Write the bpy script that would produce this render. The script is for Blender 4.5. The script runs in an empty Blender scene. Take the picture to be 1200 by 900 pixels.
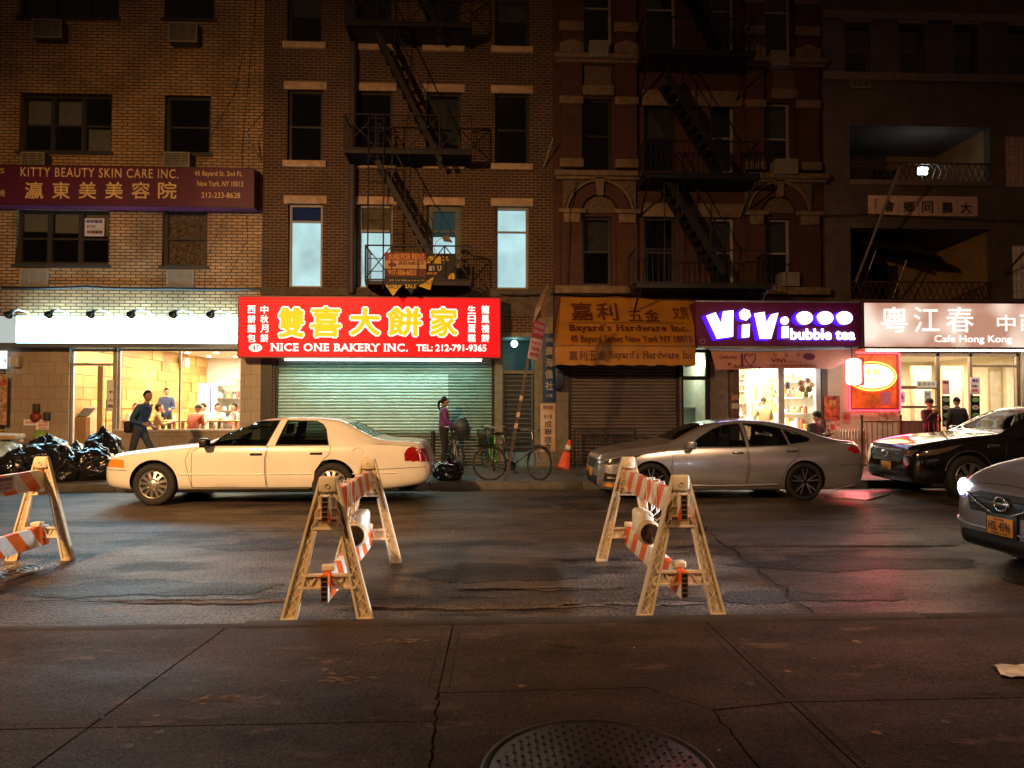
import bpy, bmesh, math, random
from mathutils import Vector, Matrix, geometry
from mathutils.bvhtree import BVHTree

random.seed(11)
scene = bpy.context.scene
COL = scene.collection
R = math.radians

# ------------------------------------------------------------------ camera
CAM_Z, FPX, YAW, PITCH = 1.65, 831.0, R(-2.5), math.atan(25 / 831.0)
cam_data = bpy.data.cameras.new("camera")
cam_data.sensor_width = 36.0
cam_data.lens = FPX / 1200 * 36
cam_data.clip_start, cam_data.clip_end = 0.05, 500
cam = bpy.data.objects.new("camera", cam_data)
COL.objects.link(cam)
cam.location = (0, 0, CAM_Z)
cam.rotation_euler = (math.pi / 2 + PITCH, 0, YAW)
scene.camera = cam

# ------------------------------------------------------------------ night sky and view
world = bpy.data.worlds.new("World")
scene.world = world
world.use_nodes = True
wn = world.node_tree.nodes
sky = wn.new("ShaderNodeTexSky")
sky.sky_type = 'NISHITA'
sky.sun_disc = False
sky.sun_elevation = R(-4)
sky.sun_rotation = R(200)
world.node_tree.links.new(sky.outputs[0], wn["Background"].inputs[0])
wn["Background"].inputs[1].default_value = 0.008
glow = wn.new("ShaderNodeBackground")                 # dim warm glow of the city on the night sky
glow.inputs[0].default_value = (1.0, 0.52, 0.36, 1); glow.inputs[1].default_value = 0.045
addb = wn.new("ShaderNodeAddShader")
world.node_tree.links.new(wn["Background"].outputs[0], addb.inputs[0]); world.node_tree.links.new(glow.outputs[0], addb.inputs[1])
world.node_tree.links.new(addb.outputs[0], wn["World Output"].inputs[0])
scene.view_settings.view_transform = 'Standard'
scene.view_settings.look = 'None'
scene.view_settings.exposure = 0.0
scene.view_settings.gamma = 1.0
scene.view_settings.use_curve_mapping = False
scene.render.engine = 'CYCLES'
scene.cycles.use_denoising = True
scene.cycles.max_bounces = 6
scene.cycles.diffuse_bounces = 3
scene.cycles.glossy_bounces = 3
scene.cycles.transparent_max_bounces = 12
scene.cycles.caustics_reflective = False
scene.cycles.caustics_refractive = False
scene.cycles.sample_clamp_indirect = 4.0
scene.cycles.use_light_tree = True


def lamp(name, kind, loc, power, col, target=None, size=0.2, sizey=None, spot=None, blend=0.5, parent=None, spread=None):
    d = bpy.data.lights.new(name, kind)
    d.energy, d.color = power, col
    if kind == 'AREA':
        d.shape = 'RECTANGLE' if sizey else 'DISK'
        d.size = size
        if sizey: d.size_y = sizey
        if spread: d.spread = spread
    else:
        d.shadow_soft_size = size
    if kind == 'SPOT':
        d.spot_size, d.spot_blend = spot, blend
    o = bpy.data.objects.new(name, d)
    COL.objects.link(o)
    o.location = loc
    if target is not None:
        o.rotation_euler = (Vector(target) - Vector(loc)).to_track_quat('-Z', 'Y').to_euler()
    if parent: o.parent = parent
    return o

# sodium street lamps of the near pavement (lamp heads above and behind the camera, light only; poles built further down)
SODIUM = (1.0, 0.54, 0.21)
STREET_LAMPS = [(-7.5, 1.2, 7.2), (5.6, 1.2, 6.6)]
lamp("street_lamp_light", 'AREA', (-7.5, 1.2, 7.0), 980, SODIUM, (-4.9, 11.2, .5), 0.5, spread=R(106))
lamp("street_lamp_light", 'SPOT', (5.6, 1.2, 6.4), 1900, (1.0, 0.60, 0.32), (2.6, 9.8, 0.0), 0.18, spot=R(84), blend=.75)

# ------------------------------------------------------------------ pixel measures of the photograph -> metres
CM = cam.rotation_euler.to_matrix()
def ray(px, py):
    return CM @ Vector(((px - 600) / FPX, (450 - py) / FPX, -1.0))
def at(px, py, Y):
    d = ray(px, py); t = Y / d.y
    return Vector((d.x * t, Y, CAM_Z + d.z * t))
def gnd(px, py, z=0.0):
    d = ray(px, py); t = (z - CAM_Z) / d.z
    return Vector((d.x * t, d.y * t, z))
def rect(px0, py0, px1, py1, Y):
    my, mx = (py0 + py1) / 2, (px0 + px1) / 2
    return at(px0, my, Y).x, at(px1, my, Y).x, at(mx, py1, Y).z, at(mx, py0, Y).z

F = 17.6            # facade plane
WALK = 0.15

# ------------------------------------------------------------------ materials
MATS = {}
def mat(name, col, rough=0.6, metal=0.0, emit=None, es=0.0, var=0.12, nscale=6.0, bump=0.0, bscale=40.0, coat=0.0, spec=0.5, trans=0.0, alpha=1.0):
    if name in MATS: return MATS[name]
    m = bpy.data.materials.new(name); m.use_nodes = True
    nt = m.node_tree; N, L = nt.nodes, nt.links
    b = N["Principled BSDF"]
    b.inputs["Roughness"].default_value = rough
    b.inputs["Metallic"].default_value = metal
    b.inputs["Coat Weight"].default_value = coat
    b.inputs["Coat Roughness"].default_value = 0.04
    b.inputs["Specular IOR Level"].default_value = spec
    b.inputs["Transmission Weight"].default_value = trans
    b.inputs["Alpha"].default_value = alpha
    c = tuple(col) + (1.0,)
    if emit:
        b.inputs["Emission Color"].default_value = tuple(emit) + (1.0,)
        b.inputs["Emission Strength"].default_value = es
    tc = N.new("ShaderNodeTexCoord")
    if var > 0:
        n = N.new("ShaderNodeTexNoise"); n.inputs["Scale"].default_value = nscale
        n.inputs["Detail"].default_value = 5; n.inputs["Roughness"].default_value = 0.62
        L.new(tc.outputs["Object"], n.inputs["Vector"])
        mr = N.new("ShaderNodeMapRange"); mr.inputs[3].default_value = 1 - var * 1.6; mr.inputs[4].default_value = 1 + var * 1.6
        mr.inputs[1].default_value = 0.25; mr.inputs[2].default_value = 0.75
        L.new(n.outputs[0], mr.inputs[0])
        mx = N.new("ShaderNodeMix"); mx.data_type = 'RGBA'; mx.blend_type = 'MULTIPLY'
        mx.inputs[0].default_value = 1.0; mx.inputs[6].default_value = c
        L.new(mr.outputs[0], mx.inputs[7]); L.new(mx.outputs[2], b.inputs["Base Color"])
    else:
        b.inputs["Base Color"].default_value = c
    if bump > 0:
        n2 = N.new("ShaderNodeTexNoise"); n2.inputs["Scale"].default_value = bscale; n2.inputs["Detail"].default_value = 4
        L.new(tc.outputs["Object"], n2.inputs["Vector"])
        bp = N.new("ShaderNodeBump"); bp.inputs["Strength"].default_value = bump; bp.inputs["Distance"].default_value = 0.02
        L.new(n2.outputs[0], bp.inputs["Height"]); L.new(bp.outputs[0], b.inputs["Normal"])
    MATS[name] = m
    return m

def emis(name, col, s, var=0.0, nscale=3.0):
    if name in MATS: return MATS[name]
    m = bpy.data.materials.new(name); m.use_nodes = True
    N, L = m.node_tree.nodes, m.node_tree.links
    b = N["Principled BSDF"]
    b.inputs["Base Color"].default_value = tuple(min(1, c * .7) for c in col) + (1,)
    b.inputs["Roughness"].default_value = 0.4; b.inputs["Specular IOR Level"].default_value = 0.15
    b.inputs["Emission Color"].default_value = tuple(col) + (1,)
    b.inputs["Emission Strength"].default_value = s
    if var > 0:
        tc = N.new("ShaderNodeTexCoord"); n = N.new("ShaderNodeTexNoise"); n.inputs["Scale"].default_value = nscale; n.inputs["Detail"].default_value = 5
        L.new(tc.outputs["Object"], n.inputs[0])
        mr = N.new("ShaderNodeMapRange"); mr.inputs[1].default_value = .3; mr.inputs[2].default_value = .7
        mr.inputs[3].default_value = s * (1 - var); mr.inputs[4].default_value = s * (1 + var)
        L.new(n.outputs[0], mr.inputs[0]); L.new(mr.outputs[0], b.inputs["Emission Strength"])
    MATS[name] = m
    return m

def brick_mat(name, c1, c2, mortar, bw, bh, ms=0.008, rough=0.75, bump=0.5, stain=0.35, bias=0.0):
    m = bpy.data.materials.new(name); m.use_nodes = True
    N, L = m.node_tree.nodes, m.node_tree.links
    b = N["Principled BSDF"]; b.inputs["Roughness"].default_value = rough
    tc = N.new("ShaderNodeTexCoord"); sp = N.new("ShaderNodeSeparateXYZ"); L.new(tc.outputs["Object"], sp.inputs[0])
    ad = N.new("ShaderNodeMath"); ad.operation = 'ADD'; L.new(sp.outputs[0], ad.inputs[0]); L.new(sp.outputs[1], ad.inputs[1])
    cb = N.new("ShaderNodeCombineXYZ"); L.new(ad.outputs[0], cb.inputs[0]); L.new(sp.outputs[2], cb.inputs[1])
    br = N.new("ShaderNodeTexBrick"); L.new(cb.outputs[0], br.inputs["Vector"])
    br.inputs["Color1"].default_value = c1 + (1,); br.inputs["Color2"].default_value = c2 + (1,); br.inputs["Mortar"].default_value = mortar + (1,)
    br.inputs["Scale"].default_value = 1.0; br.inputs["Mortar Size"].default_value = ms; br.inputs["Mortar Smooth"].default_value = 0.15
    br.inputs["Brick Width"].default_value = bw; br.inputs["Row Height"].default_value = bh; br.inputs["Bias"].default_value = bias
    n = N.new("ShaderNodeTexNoise"); n.inputs["Scale"].default_value = 0.9; n.inputs["Detail"].default_value = 7; n.inputs["Roughness"].default_value = .65
    L.new(tc.outputs["Object"], n.inputs[0])
    mr = N.new("ShaderNodeMapRange"); mr.inputs[1].default_value = .3; mr.inputs[2].default_value = .7
    mr.inputs[3].default_value = 1 - stain; mr.inputs[4].default_value = 1 + stain * .6
    L.new(n.outputs[0], mr.inputs[0])
    n3 = N.new("ShaderNodeTexNoise"); n3.inputs["Scale"].default_value = 60; L.new(tc.outputs["Object"], n3.inputs[0])
    mr3 = N.new("ShaderNodeMapRange"); mr3.inputs[3].default_value = .75; mr3.inputs[4].default_value = 1.25; L.new(n3.outputs[0], mr3.inputs[0])
    mm = N.new("ShaderNodeMath"); mm.operation = 'MULTIPLY'; L.new(mr.outputs[0], mm.inputs[0]); L.new(mr3.outputs[0], mm.inputs[1])
    mx = N.new("ShaderNodeMix"); mx.data_type = 'RGBA'; mx.blend_type = 'MULTIPLY'; mx.inputs[0].default_value = 1
    L.new(br.outputs["Color"], mx.inputs[6]); L.new(mm.outputs[0], mx.inputs[7]); L.new(mx.outputs[2], b.inputs["Base Color"])
    inv = N.new("ShaderNodeMath"); inv.operation = 'SUBTRACT'; inv.inputs[0].default_value = 1; L.new(br.outputs["Fac"], inv.inputs[1])
    bp = N.new("ShaderNodeBump"); bp.inputs["Strength"].default_value = bump; bp.inputs["Distance"].default_value = .012
    L.new(inv.outputs[0], bp.inputs["Height"]); L.new(bp.outputs[0], b.inputs["Normal"])
    return m

def glass_mat(name, tint=(1, 1, 1), refl=0.08, rough=0.02):
    if name in MATS: return MATS[name]
    m = bpy.data.materials.new(name); m.use_nodes = True
    N, L = m.node_tree.nodes, m.node_tree.links
    N.remove(N["Principled BSDF"])
    out = N["Material Output"]
    t = N.new("ShaderNodeBsdfTransparent"); t.inputs[0].default_value = tint + (1,)
    g = N.new("ShaderNodeBsdfGlossy"); g.inputs["Roughness"].default_value = rough
    fr = N.new("ShaderNodeFresnel"); fr.inputs[0].default_value = 1.5
    a = N.new("ShaderNodeMath"); a.operation = 'MAXIMUM'; a.inputs[1].default_value = refl; L.new(fr.outputs[0], a.inputs[0])
    geo = N.new("ShaderNodeNewGeometry")
    ad = N.new("ShaderNodeMath"); ad.operation = 'MULTIPLY'; sb = N.new("ShaderNodeMath"); sb.operation = 'SUBTRACT'; sb.inputs[0].default_value = 1
    L.new(geo.outputs["Backfacing"], sb.inputs[1]); L.new(a.outputs[0], ad.inputs[0]); L.new(sb.outputs[0], ad.inputs[1])
    mx = N.new("ShaderNodeMixShader"); L.new(ad.outputs[0], mx.inputs[0]); L.new(t.outputs[0], mx.inputs[1]); L.new(g.outputs[0], mx.inputs[2])
    L.new(mx.outputs[0], out.inputs[0])
    MATS[name] = m
    return m

# ------------------------------------------------------------------ mesh builder
class MB:
    def __init__(s): s.v, s.f, s.m, s.sm = [], [], [], []
    def add(s, vs, fs, mi=0, smooth=False):
        o = len(s.v); s.v += [tuple(v) for v in vs]
        for f in fs:
            s.f.append([i + o for i in f]); s.m.append(mi); s.sm.append(smooth)
        return s
    def box(s, x0, x1, y0, y1, z0, z1, mi=0):
        v = [(x, y, z) for z in (z0, z1) for y in (y0, y1) for x in (x0, x1)]
        return s.add(v, [(0, 2, 3, 1), (4, 5, 7, 6), (0, 1, 5, 4), (2, 6, 7, 3), (0, 4, 6, 2), (1, 3, 7, 5)], mi)
    def rbox(s, x0, x1, y0, y1, z0, z1, r=0.01, mi=0, M=None, seg=2):
        bm = bmesh.new(); bmesh.ops.create_cube(bm, size=1)
        for v in bm.verts:
            v.co = Vector(((x0 + x1) / 2 + v.co.x * (x1 - x0), (y0 + y1) / 2 + v.co.y * (y1 - y0), (z0 + z1) / 2 + v.co.z * (z1 - z0)))
        bmesh.ops.bevel(bm, geom=list(bm.edges), offset=r, segments=seg, profile=.5, affect='EDGES')
        return s.bm(bm, mi, M, smooth=True)
    def bm(s, bm, mi=0, M=None, smooth=False):
        bm.verts.index_update()
        s.add([(M @ v.co) if M else v.co for v in bm.verts], [[v.index for v in f.verts] for f in bm.faces], mi, smooth)
        bm.free(); return s
    def bar(s, p, q, w, h=None, mi=0, up=(0, 0, 1)):
        p, q = Vector(p), Vector(q); h = h or w
        d = (q - p).normalized(); u = Vector(up)
        if abs(d.dot(u)) > .98: u = Vector((0, 1, 0))
        a = d.cross(u).normalized() * w / 2; b = a.cross(d).normalized() * h / 2
        v = [p - a - b, p + a - b, p + a + b, p - a + b, q - a - b, q + a - b, q + a + b, q - a + b]
        return s.add(v, [(3, 2, 1, 0), (4, 5, 6, 7), (0, 1, 5, 4), (1, 2, 6, 5), (2, 3, 7, 6), (3, 0, 4, 7)], mi)
    def tube(s, pts, r, n=8, mi=0, closed=False, cap=True):
        pts = [Vector(p) for p in pts]; k = len(pts)
        rs = r if isinstance(r, (list, tuple)) else [r] * k
        rings = []; prev = None
        for i, p in enumerate(pts):
            if closed: t = pts[(i + 1) % k] - pts[i - 1]
            else: t = pts[min(i + 1, k - 1)] - pts[max(i - 1, 0)]
            t.normalize()
            if prev is None:
                a = t.cross(Vector((0, 0, 1)))
                if a.length < .05: a = t.cross(Vector((0, 1, 0)))
            else: a = prev - t * prev.dot(t)
            a.normalize(); prev = a; b = t.cross(a)
            rings.append([p + (a * math.cos(2 * math.pi * j / n) + b * math.sin(2 * math.pi * j / n)) * rs[i] for j in range(n)])
        vs = [v for rg in rings for v in rg]; fs = []
        for i in range(k if closed else k - 1):
            i2 = (i + 1) % k
            for j in range(n):
                fs.append((i * n + j, i * n + (j + 1) % n, i2 * n + (j + 1) % n, i2 * n + j))
        s.add(vs, fs, mi, True)
        if cap and not closed:
            s.add(rings[0], [tuple(range(n))[::-1]], mi); s.add(rings[-1], [tuple(range(n))], mi)
        return s
    def lathe(s, prof, c=(0, 0, 0), axis='Z', n=24, mi=0, smooth=True, M=None):
        c = Vector(c); vs = []
        for (r, h) in prof:
            for j in range(n):
                a = 2 * math.pi * j / n; x, y = r * math.cos(a), r * math.sin(a)
                p = {'Z': Vector((x, y, h)), 'Y': Vector((x, h, y)), 'X': Vector((h, x, y))}[axis]
                p = c + p
                vs.append(M @ p if M else p)
        fs = []
        for i in range(len(prof) - 1):
            for j in range(n):
                fs.append((i * n + j, i * n + (j + 1) % n, (i + 1) * n + (j + 1) % n, (i + 1) * n + j))
        return s.add(vs, fs, mi, smooth)
    def disc(s, c, r, axis='Y', n=24, mi=0):
        c = Vector(c); vs = []
        for j in range(n):
            a = 2 * math.pi * j / n; x, y = r * math.cos(a), r * math.sin(a)
            vs.append(c + {'Z': Vector((x, y, 0)), 'Y': Vector((x, 0, y)), 'X': Vector((0, x, y))}[axis])
        return s.add(vs, [tuple(range(n))], mi)
    def prism(s, poly, a0, a1, plane='XZ', mi=0):
        n = len(poly)
        def P(p, a): return {'XZ': (p[0], a, p[1]), 'YZ': (a, p[0], p[1]), 'XY': (p[0], p[1], a)}[plane]
        vs = [P(p, a0) for p in poly] + [P(p, a1) for p in poly]
        fs = [tuple(range(n)), tuple(range(2 * n - 1, n - 1, -1))]
        fs += [(i, i + n, (i + 1) % n + n, (i + 1) % n) for i in range(n)]
        return s.add(vs, fs, mi)
    def quad(s, a, b, c, d, mi=0): return s.add([a, b, c, d], [(0, 1, 2, 3)], mi)
    def sphere(s, c, r, mi=0, sc=(1, 1, 1), n=12):
        bm = bmesh.new(); bmesh.ops.create_uvsphere(bm, u_segments=n, v_segments=max(6, n * 2 // 3), radius=r)
        return s.bm(bm, mi, Matrix.Translation(c) @ Matrix.Diagonal(Vector(sc).to_4d()), True)
    def build(s, name, mats, parent=None, fix=True, sharp=None):
        me = bpy.data.meshes.new(name)
        me.from_pydata(s.v, [], s.f)
        for m in (mats if isinstance(mats, (list, tuple)) else [mats]): me.materials.append(m)
        for p, mi, sm in zip(me.polygons, s.m, s.sm): p.material_index = mi; p.use_smooth = sm
        if fix:
            bm = bmesh.new(); bm.from_mesh(me); bmesh.ops.recalc_face_normals(bm, faces=bm.faces); bm.to_mesh(me); bm.free()
        if sharp: me.set_sharp_from_angle(angle=R(sharp))
        o = bpy.data.objects.new(name, me); COL.objects.link(o)
        if parent: o.parent = parent
        return o

def islands(mb, name, mats, parent, sharp=None):
    """each separate piece of the builder becomes a part of its own"""
    par = list(range(len(mb.v)))
    def find(i):
        while par[i] != i: par[i] = par[par[i]]; i = par[i]
        return i
    for f in mb.f:
        for j in f[1:]: par[find(j)] = find(f[0])
    grp = {}
    for k, f in enumerate(mb.f): grp.setdefault(find(f[0]), []).append(k)
    out = []
    for ks in grp.values():
        q = MB(); mp = {}
        for k in ks:
            for i in mb.f[k]:
                if i not in mp: mp[i] = len(q.v); q.v.append(mb.v[i])
            q.f.append([mp[i] for i in mb.f[k]]); q.m.append(mb.m[k]); q.sm.append(mb.sm[k])
        out.append(q.build(name, mats, parent, sharp=sharp))
    return out
def link(name, me, parent=None, m=None):
    o = bpy.data.objects.new(name, me); COL.objects.link(o)
    if m and not me.materials: me.materials.append(m)
    if parent: o.parent = parent
    return o
def tag(o, label, cat, group=None, kind=None):
    if label: o["label"] = label
    if cat: o["category"] = cat
    if group: o["group"] = group
    if kind: o["kind"] = kind
    return o
def thing(name, label, cat, loc=(0, 0, 0), rz=0.0, group=None):
    o = bpy.data.objects.new(name, None); COL.objects.link(o)
    o.empty_display_size = .1
    o.location = loc; o.rotation_euler = (0, 0, rz)
    return tag(o, label, cat, group)
def copy_tree(o, parent=None):
    c = o.copy(); COL.objects.link(c)
    if parent: c.parent = parent
    for ch in list(o.children): copy_tree(ch, c)
    return c

_tcache = {}
def text_mesh(body, bold=0.0, ext=0.0, shear=0.0, spacing=1.0, line=1.0, align='LEFT', res=3):
    k = (body, bold, ext, shear, spacing, line, align)
    if k in _tcache: return _tcache[k].copy()
    c = bpy.data.curves.new("lettering", 'FONT')
    c.body = body; c.offset = bold; c.extrude = ext; c.shear = shear; c.space_character = spacing; c.space_line = line
    c.align_x = align; c.resolution_u = res
    o = bpy.data.objects.new("lettering", c); COL.objects.link(o)
    dg = bpy.context.evaluated_depsgraph_get()
    me = bpy.data.meshes.new_from_object(o.evaluated_get(dg))
    bpy.data.objects.remove(o); bpy.data.curves.remove(c)
    _tcache[k] = me
    return me.copy()
def letters(body, x0, x1, z0, z1, Y, m, parent, bold=0.0, ext=0.0, name="lettering", shear=0.0, spacing=1.0, line=1.0, align='LEFT', tilt=0.0):
    """lettering fitted to the rectangle x0..x1, z0..z1 on a plane facing -Y"""
    me = text_mesh(body, 0.0, ext, shear, spacing, line, align)
    xs = [v.co.x for v in me.vertices]; ys = [v.co.y for v in me.vertices]
    ax, bx, ay, by = min(xs), max(xs), min(ys), max(ys)
    offs = [(0, 0)]
    if bold > 0:   # strokes thickened by stacked copies a fraction of a millimetre apart
        k = 4 if bold < .02 else 8
        offs += [(bold * math.cos(2 * math.pi * (i + .5) / k), bold * math.sin(2 * math.pi * (i + .5) / k)) for i in range(k)]
    ax -= bold; bx += bold; ay -= bold; by += bold
    sx, sy = (x1 - x0) / (bx - ax), (z1 - z0) / (by - ay)
    q = MB()
    fs = [list(p.vertices) for p in me.polygons]
    for i, (ox, oy) in enumerate(offs):
        q.add([(x0 + (v.co.x + ox - ax) * sx, Y - v.co.z - i * .0004, z0 + (v.co.y + oy - ay) * sy + tilt * (v.co.x - ax) * sx) for v in me.vertices], fs)
    bpy.data.meshes.remove(me)
    return q.build(name, m, parent, fix=False)
def letters_px(body, px0, py0, px1, py1, Y, m, parent, **k):
    x0, x1, z0, z1 = rect(px0, py0, px1, py1, Y)
    return letters(body, x0, x1, z0, z1, Y, m, parent, **k)

def wall_mesh(mb, x0, x1, z0, z1, Y, holes, depth=0.22, mi=0):
    xs = sorted({x0, x1} | {max(x0, min(x1, h[i])) for h in holes for i in (0, 1)})
    zs = sorted({z0, z1} | {max(z0, min(z1, h[i])) for h in holes for i in (2, 3)})
    for i in range(len(xs) - 1):
        for j in range(len(zs) - 1):
            cx, cz = (xs[i] + xs[i + 1]) / 2, (zs[j] + zs[j + 1]) / 2
            if any(h[0] < cx < h[1] and h[2] < cz < h[3] for h in holes): continue
            mb.quad((xs[i], Y, zs[j]), (xs[i + 1], Y, zs[j]), (xs[i + 1], Y, zs[j + 1]), (xs[i], Y, zs[j + 1]), mi)
    for (a, b, c, d) in holes:
        mb.quad((a, Y, c), (a, Y + depth, c), (a, Y + depth, d), (a, Y, d), mi)
        mb.quad((b, Y, c), (b, Y, d), (b, Y + depth, d), (b, Y + depth, c), mi)
        mb.quad((a, Y, d), (a, Y + depth, d), (b, Y + depth, d), (b, Y, d), mi)
        mb.quad((a, Y, c), (b, Y, c), (b, Y + depth, c), (a, Y + depth, c), mi)
# ================================================================== SETTING
def groundmat(name, col, rough, var, fine, bump, spots=None, tintscale=0.35, spec=.6, gl=(.55, 1.45), bd=.012):
    m = mat(name, col, rough, var=0)
    N, L = m.node_tree.nodes, m.node_tree.links
    b = N["Principled BSDF"]; tc = N.new("ShaderNodeTexCoord")
    mp = N.new("ShaderNodeMapping"); mp.inputs["Scale"].default_value = (0.4, 1.0, 1.0); L.new(tc.outputs["Object"], mp.inputs[0])
    def noise(sc, det, lo, hi, src, a=.3, bb=.7, ro=.65):
        n = N.new("ShaderNodeTexNoise"); n.inputs["Scale"].default_value = sc; n.inputs["Detail"].default_value = det; n.inputs["Roughness"].default_value = ro
        L.new(src, n.inputs[0]); r = N.new("ShaderNodeMapRange"); r.inputs[1].default_value = a; r.inputs[2].default_value = bb
        r.inputs[3].default_value = lo; r.inputs[4].default_value = hi; L.new(n.outputs[0], r.inputs[0]); return r.outputs[0], n
    def mul(a, c):
        q = N.new("ShaderNodeMath"); q.operation = 'MULTIPLY'; L.new(a, q.inputs[0]); L.new(c, q.inputs[1]); return q.outputs[0]
    a, _ = noise(tintscale, 8, 1 - var, 1 + var, mp.outputs[0])
    a2, _ = noise(2.3, 6, 1 - var * .6, 1 + var * .6, mp.outputs[0])
    f, fn = noise(fine, 2.5, gl[0], gl[1], tc.outputs["Object"], .36, .64)
    f2, _ = noise(9, 5, .72, 1.3, mp.outputs[0])
    mx = N.new("ShaderNodeMix"); mx.data_type = 'RGBA'; mx.blend_type = 'MULTIPLY'; mx.inputs[0].default_value = 1
    mx.inputs[6].default_value = tuple(col) + (1,); L.new(mul(mul(mul(a, a2), f2), f), mx.inputs[7])
    last = mx.outputs[2]
    if spots:
        s, _ = noise(spots[0], 4, 0, 1, mp.outputs[0], spots[1], spots[1] + .06)
        m2 = N.new("ShaderNodeMix"); m2.data_type = 'RGBA'; L.new(s, m2.inputs[0]); L.new(last, m2.inputs[6]); m2.inputs[7].default_value = tuple(spots[2]) + (1,)
        last = m2.outputs[2]
    L.new(last, b.inputs["Base Color"])
    sg, _ = noise(fine * .8, 2.5, spec * .25, spec, tc.outputs["Object"], .40, .64)
    L.new(mul(sg, a2), b.inputs["Specular IOR Level"])
    rr, _ = noise(1.1, 6, rough - .1, rough + .14, mp.outputs[0]); L.new(rr, b.inputs["Roughness"])
    bp = N.new("ShaderNodeBump"); bp.inputs["Strength"].default_value = bump; bp.inputs["Distance"].default_value = bd
    big = N.new("ShaderNodeTexNoise"); big.inputs["Scale"].default_value = 1.5; big.inputs["Detail"].default_value = 3; L.new(tc.outputs["Object"], big.inputs[0])
    ma = N.new("ShaderNodeMath"); ma.operation = 'MULTIPLY_ADD'; ma.inputs[1].default_value = 2.0; L.new(big.outputs[0], ma.inputs[0]); L.new(fn.outputs[0], ma.inputs[2])
    L.new(ma.outputs[0], bp.inputs["Height"]); L.new(bp.outputs[0], b.inputs["Normal"])
    return m

M_ASPH = groundmat("asphalt", (.062, .046, .036), .44, .78, 38, 1.0, (1.1, .55, (.016, .013, .011)), spec=.75, gl=(.22, 2.0), bd=.022)
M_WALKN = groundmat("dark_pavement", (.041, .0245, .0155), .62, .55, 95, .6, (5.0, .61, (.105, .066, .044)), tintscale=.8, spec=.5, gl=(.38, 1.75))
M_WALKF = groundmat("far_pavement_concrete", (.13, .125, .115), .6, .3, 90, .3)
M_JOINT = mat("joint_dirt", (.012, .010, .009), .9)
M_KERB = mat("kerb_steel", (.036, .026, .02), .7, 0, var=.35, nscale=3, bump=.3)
M_KERBF = mat("kerb_concrete", (.10, .095, .09), .7, var=.25, bump=.3)

g = MB(); g.quad((-70, -30, -.02), (80, -30, -.02), (80, 90, -.02), (-70, 90, -.02))
tag(g.build("ground", mat("ground_soil", (.05, .045, .04), .9)), "dark ground under the street", None, kind="structure")
g = MB()
nx, ny = 60, 30
# gently crowned carriageway
vs = []
for j in range(ny + 1):
    for i in range(nx + 1):
        y = 5.06 + (13.93 - 5.06) * j / ny; x = -40 + 90 * i / nx
        vs.append((x, y, .0))
g.add(vs, [(j * (nx + 1) + i, j * (nx + 1) + i + 1, (j + 1) * (nx + 1) + i + 1, (j + 1) * (nx + 1) + i) for j in range(ny) for i in range(nx)])
tag(g.build("road", M_ASPH), "worn asphalt roadway", None, kind="structure")

# near pavement: slabs with joints and a crack between them
J0a, J0b = gnd(262, 738, WALK), gnd(38, 900, WALK)
J1a, J1b, J1c, J1d = gnd(530, 738, WALK), gnd(514, 812, WALK), gnd(505, 870, WALK), gnd(502, 905, WALK)
J2a, J2b = gnd(832, 733, WALK), gnd(1012, 905, WALK)
def jx(a, b, y): return a.x + (b.x - a.x) * (y - a.y) / (b.y - a.y)
YK = 4.90
yH0, yH1 = gnd(250, 850, WALK).y, gnd(1010, 821, WALK).y
yH2 = gnd(640, 808, WALK).y
gap = .011
def slab(mb, poly, cracks=0):
    n = len(poly)
    c = sum((Vector(p) for p in poly), Vector((0, 0))) / n
    mb.prism([(p[0], p[1]) for p in poly], WALK - .03, WALK, 'XY')
sl = MB()
def lx(k, y):
    return {0: jx(J0a, J0b, y), 2: jx(J2a, J2b, y)}[k]
def crack(a, b, n, amp, rnd):
    pts = []
    for i in range(n + 1):
        t = i / n; w = 0 if i in (0, n) else amp
        pts.append((a[0] + (b[0] - a[0]) * t + rnd.uniform(-w, w), a[1] + (b[1] - a[1]) * t + rnd.uniform(-w, w)))
    return pts
rn = random.Random(4)
yA, yE = YK, -6.0
J1x = lambda y: J1a.x + (J1d.x - J1a.x) * (y - J1a.y) / (J1d.y - J1a.y)
crk = crack((J1b.x, J1b.y), (J1d.x, J1d.y), 22, .012, rn)
ck2 = crack((J1b.x, J1b.y), gnd(735, 806, WALK)[:2], 14, .006, rn) 
p3, p4 = gnd(758, 806, WALK), gnd(835, 832, WALK)
ck2 += [(p3.x, p3.y), (p4.x, p4.y)]
ck3 = crack((p4.x, p4.y), gnd(890, 900, WALK)[:2], 8, .012, rn)
H0 = yH0
far_l, far_r = -40, 50
E_ = gap / 2
slab(sl, [(far_l, yA), (lx(0, yA) - E_, yA), (lx(0, H0) - E_, H0 + E_), (far_l, H0 + E_)])
slab(sl, [(lx(0, yA) + E_, yA), (J1a.x - E_, yA), (J1b.x - E_, J1b.y)] + [(p[0] - E_, p[1]) for p in crk if p[1] > H0] + [(J1x(H0) - E_, H0 + E_), (lx(0, H0) + E_, H0 + E_)])
slab(sl, [(far_l, H0 - E_), (lx(0, H0) - E_, H0 - E_), (lx(0, yE) - E_, yE), (far_l, yE)])
slab(sl, [(lx(0, H0) + E_, H0 - E_), (J1x(H0) - E_, H0 - E_)] + [(p[0] - E_, p[1]) for p in crk if p[1] < H0] + [(J1d.x - E_, yE), (lx(0, yE) + E_, yE)])
slab(sl, [(J1a.x + E_, yA), (lx(2, yA) - E_, yA), (lx(2, yH1) - E_, yH1 + E_)] + [(p[0], p[1] + E_) for p in ck2[::-1]])
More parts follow.
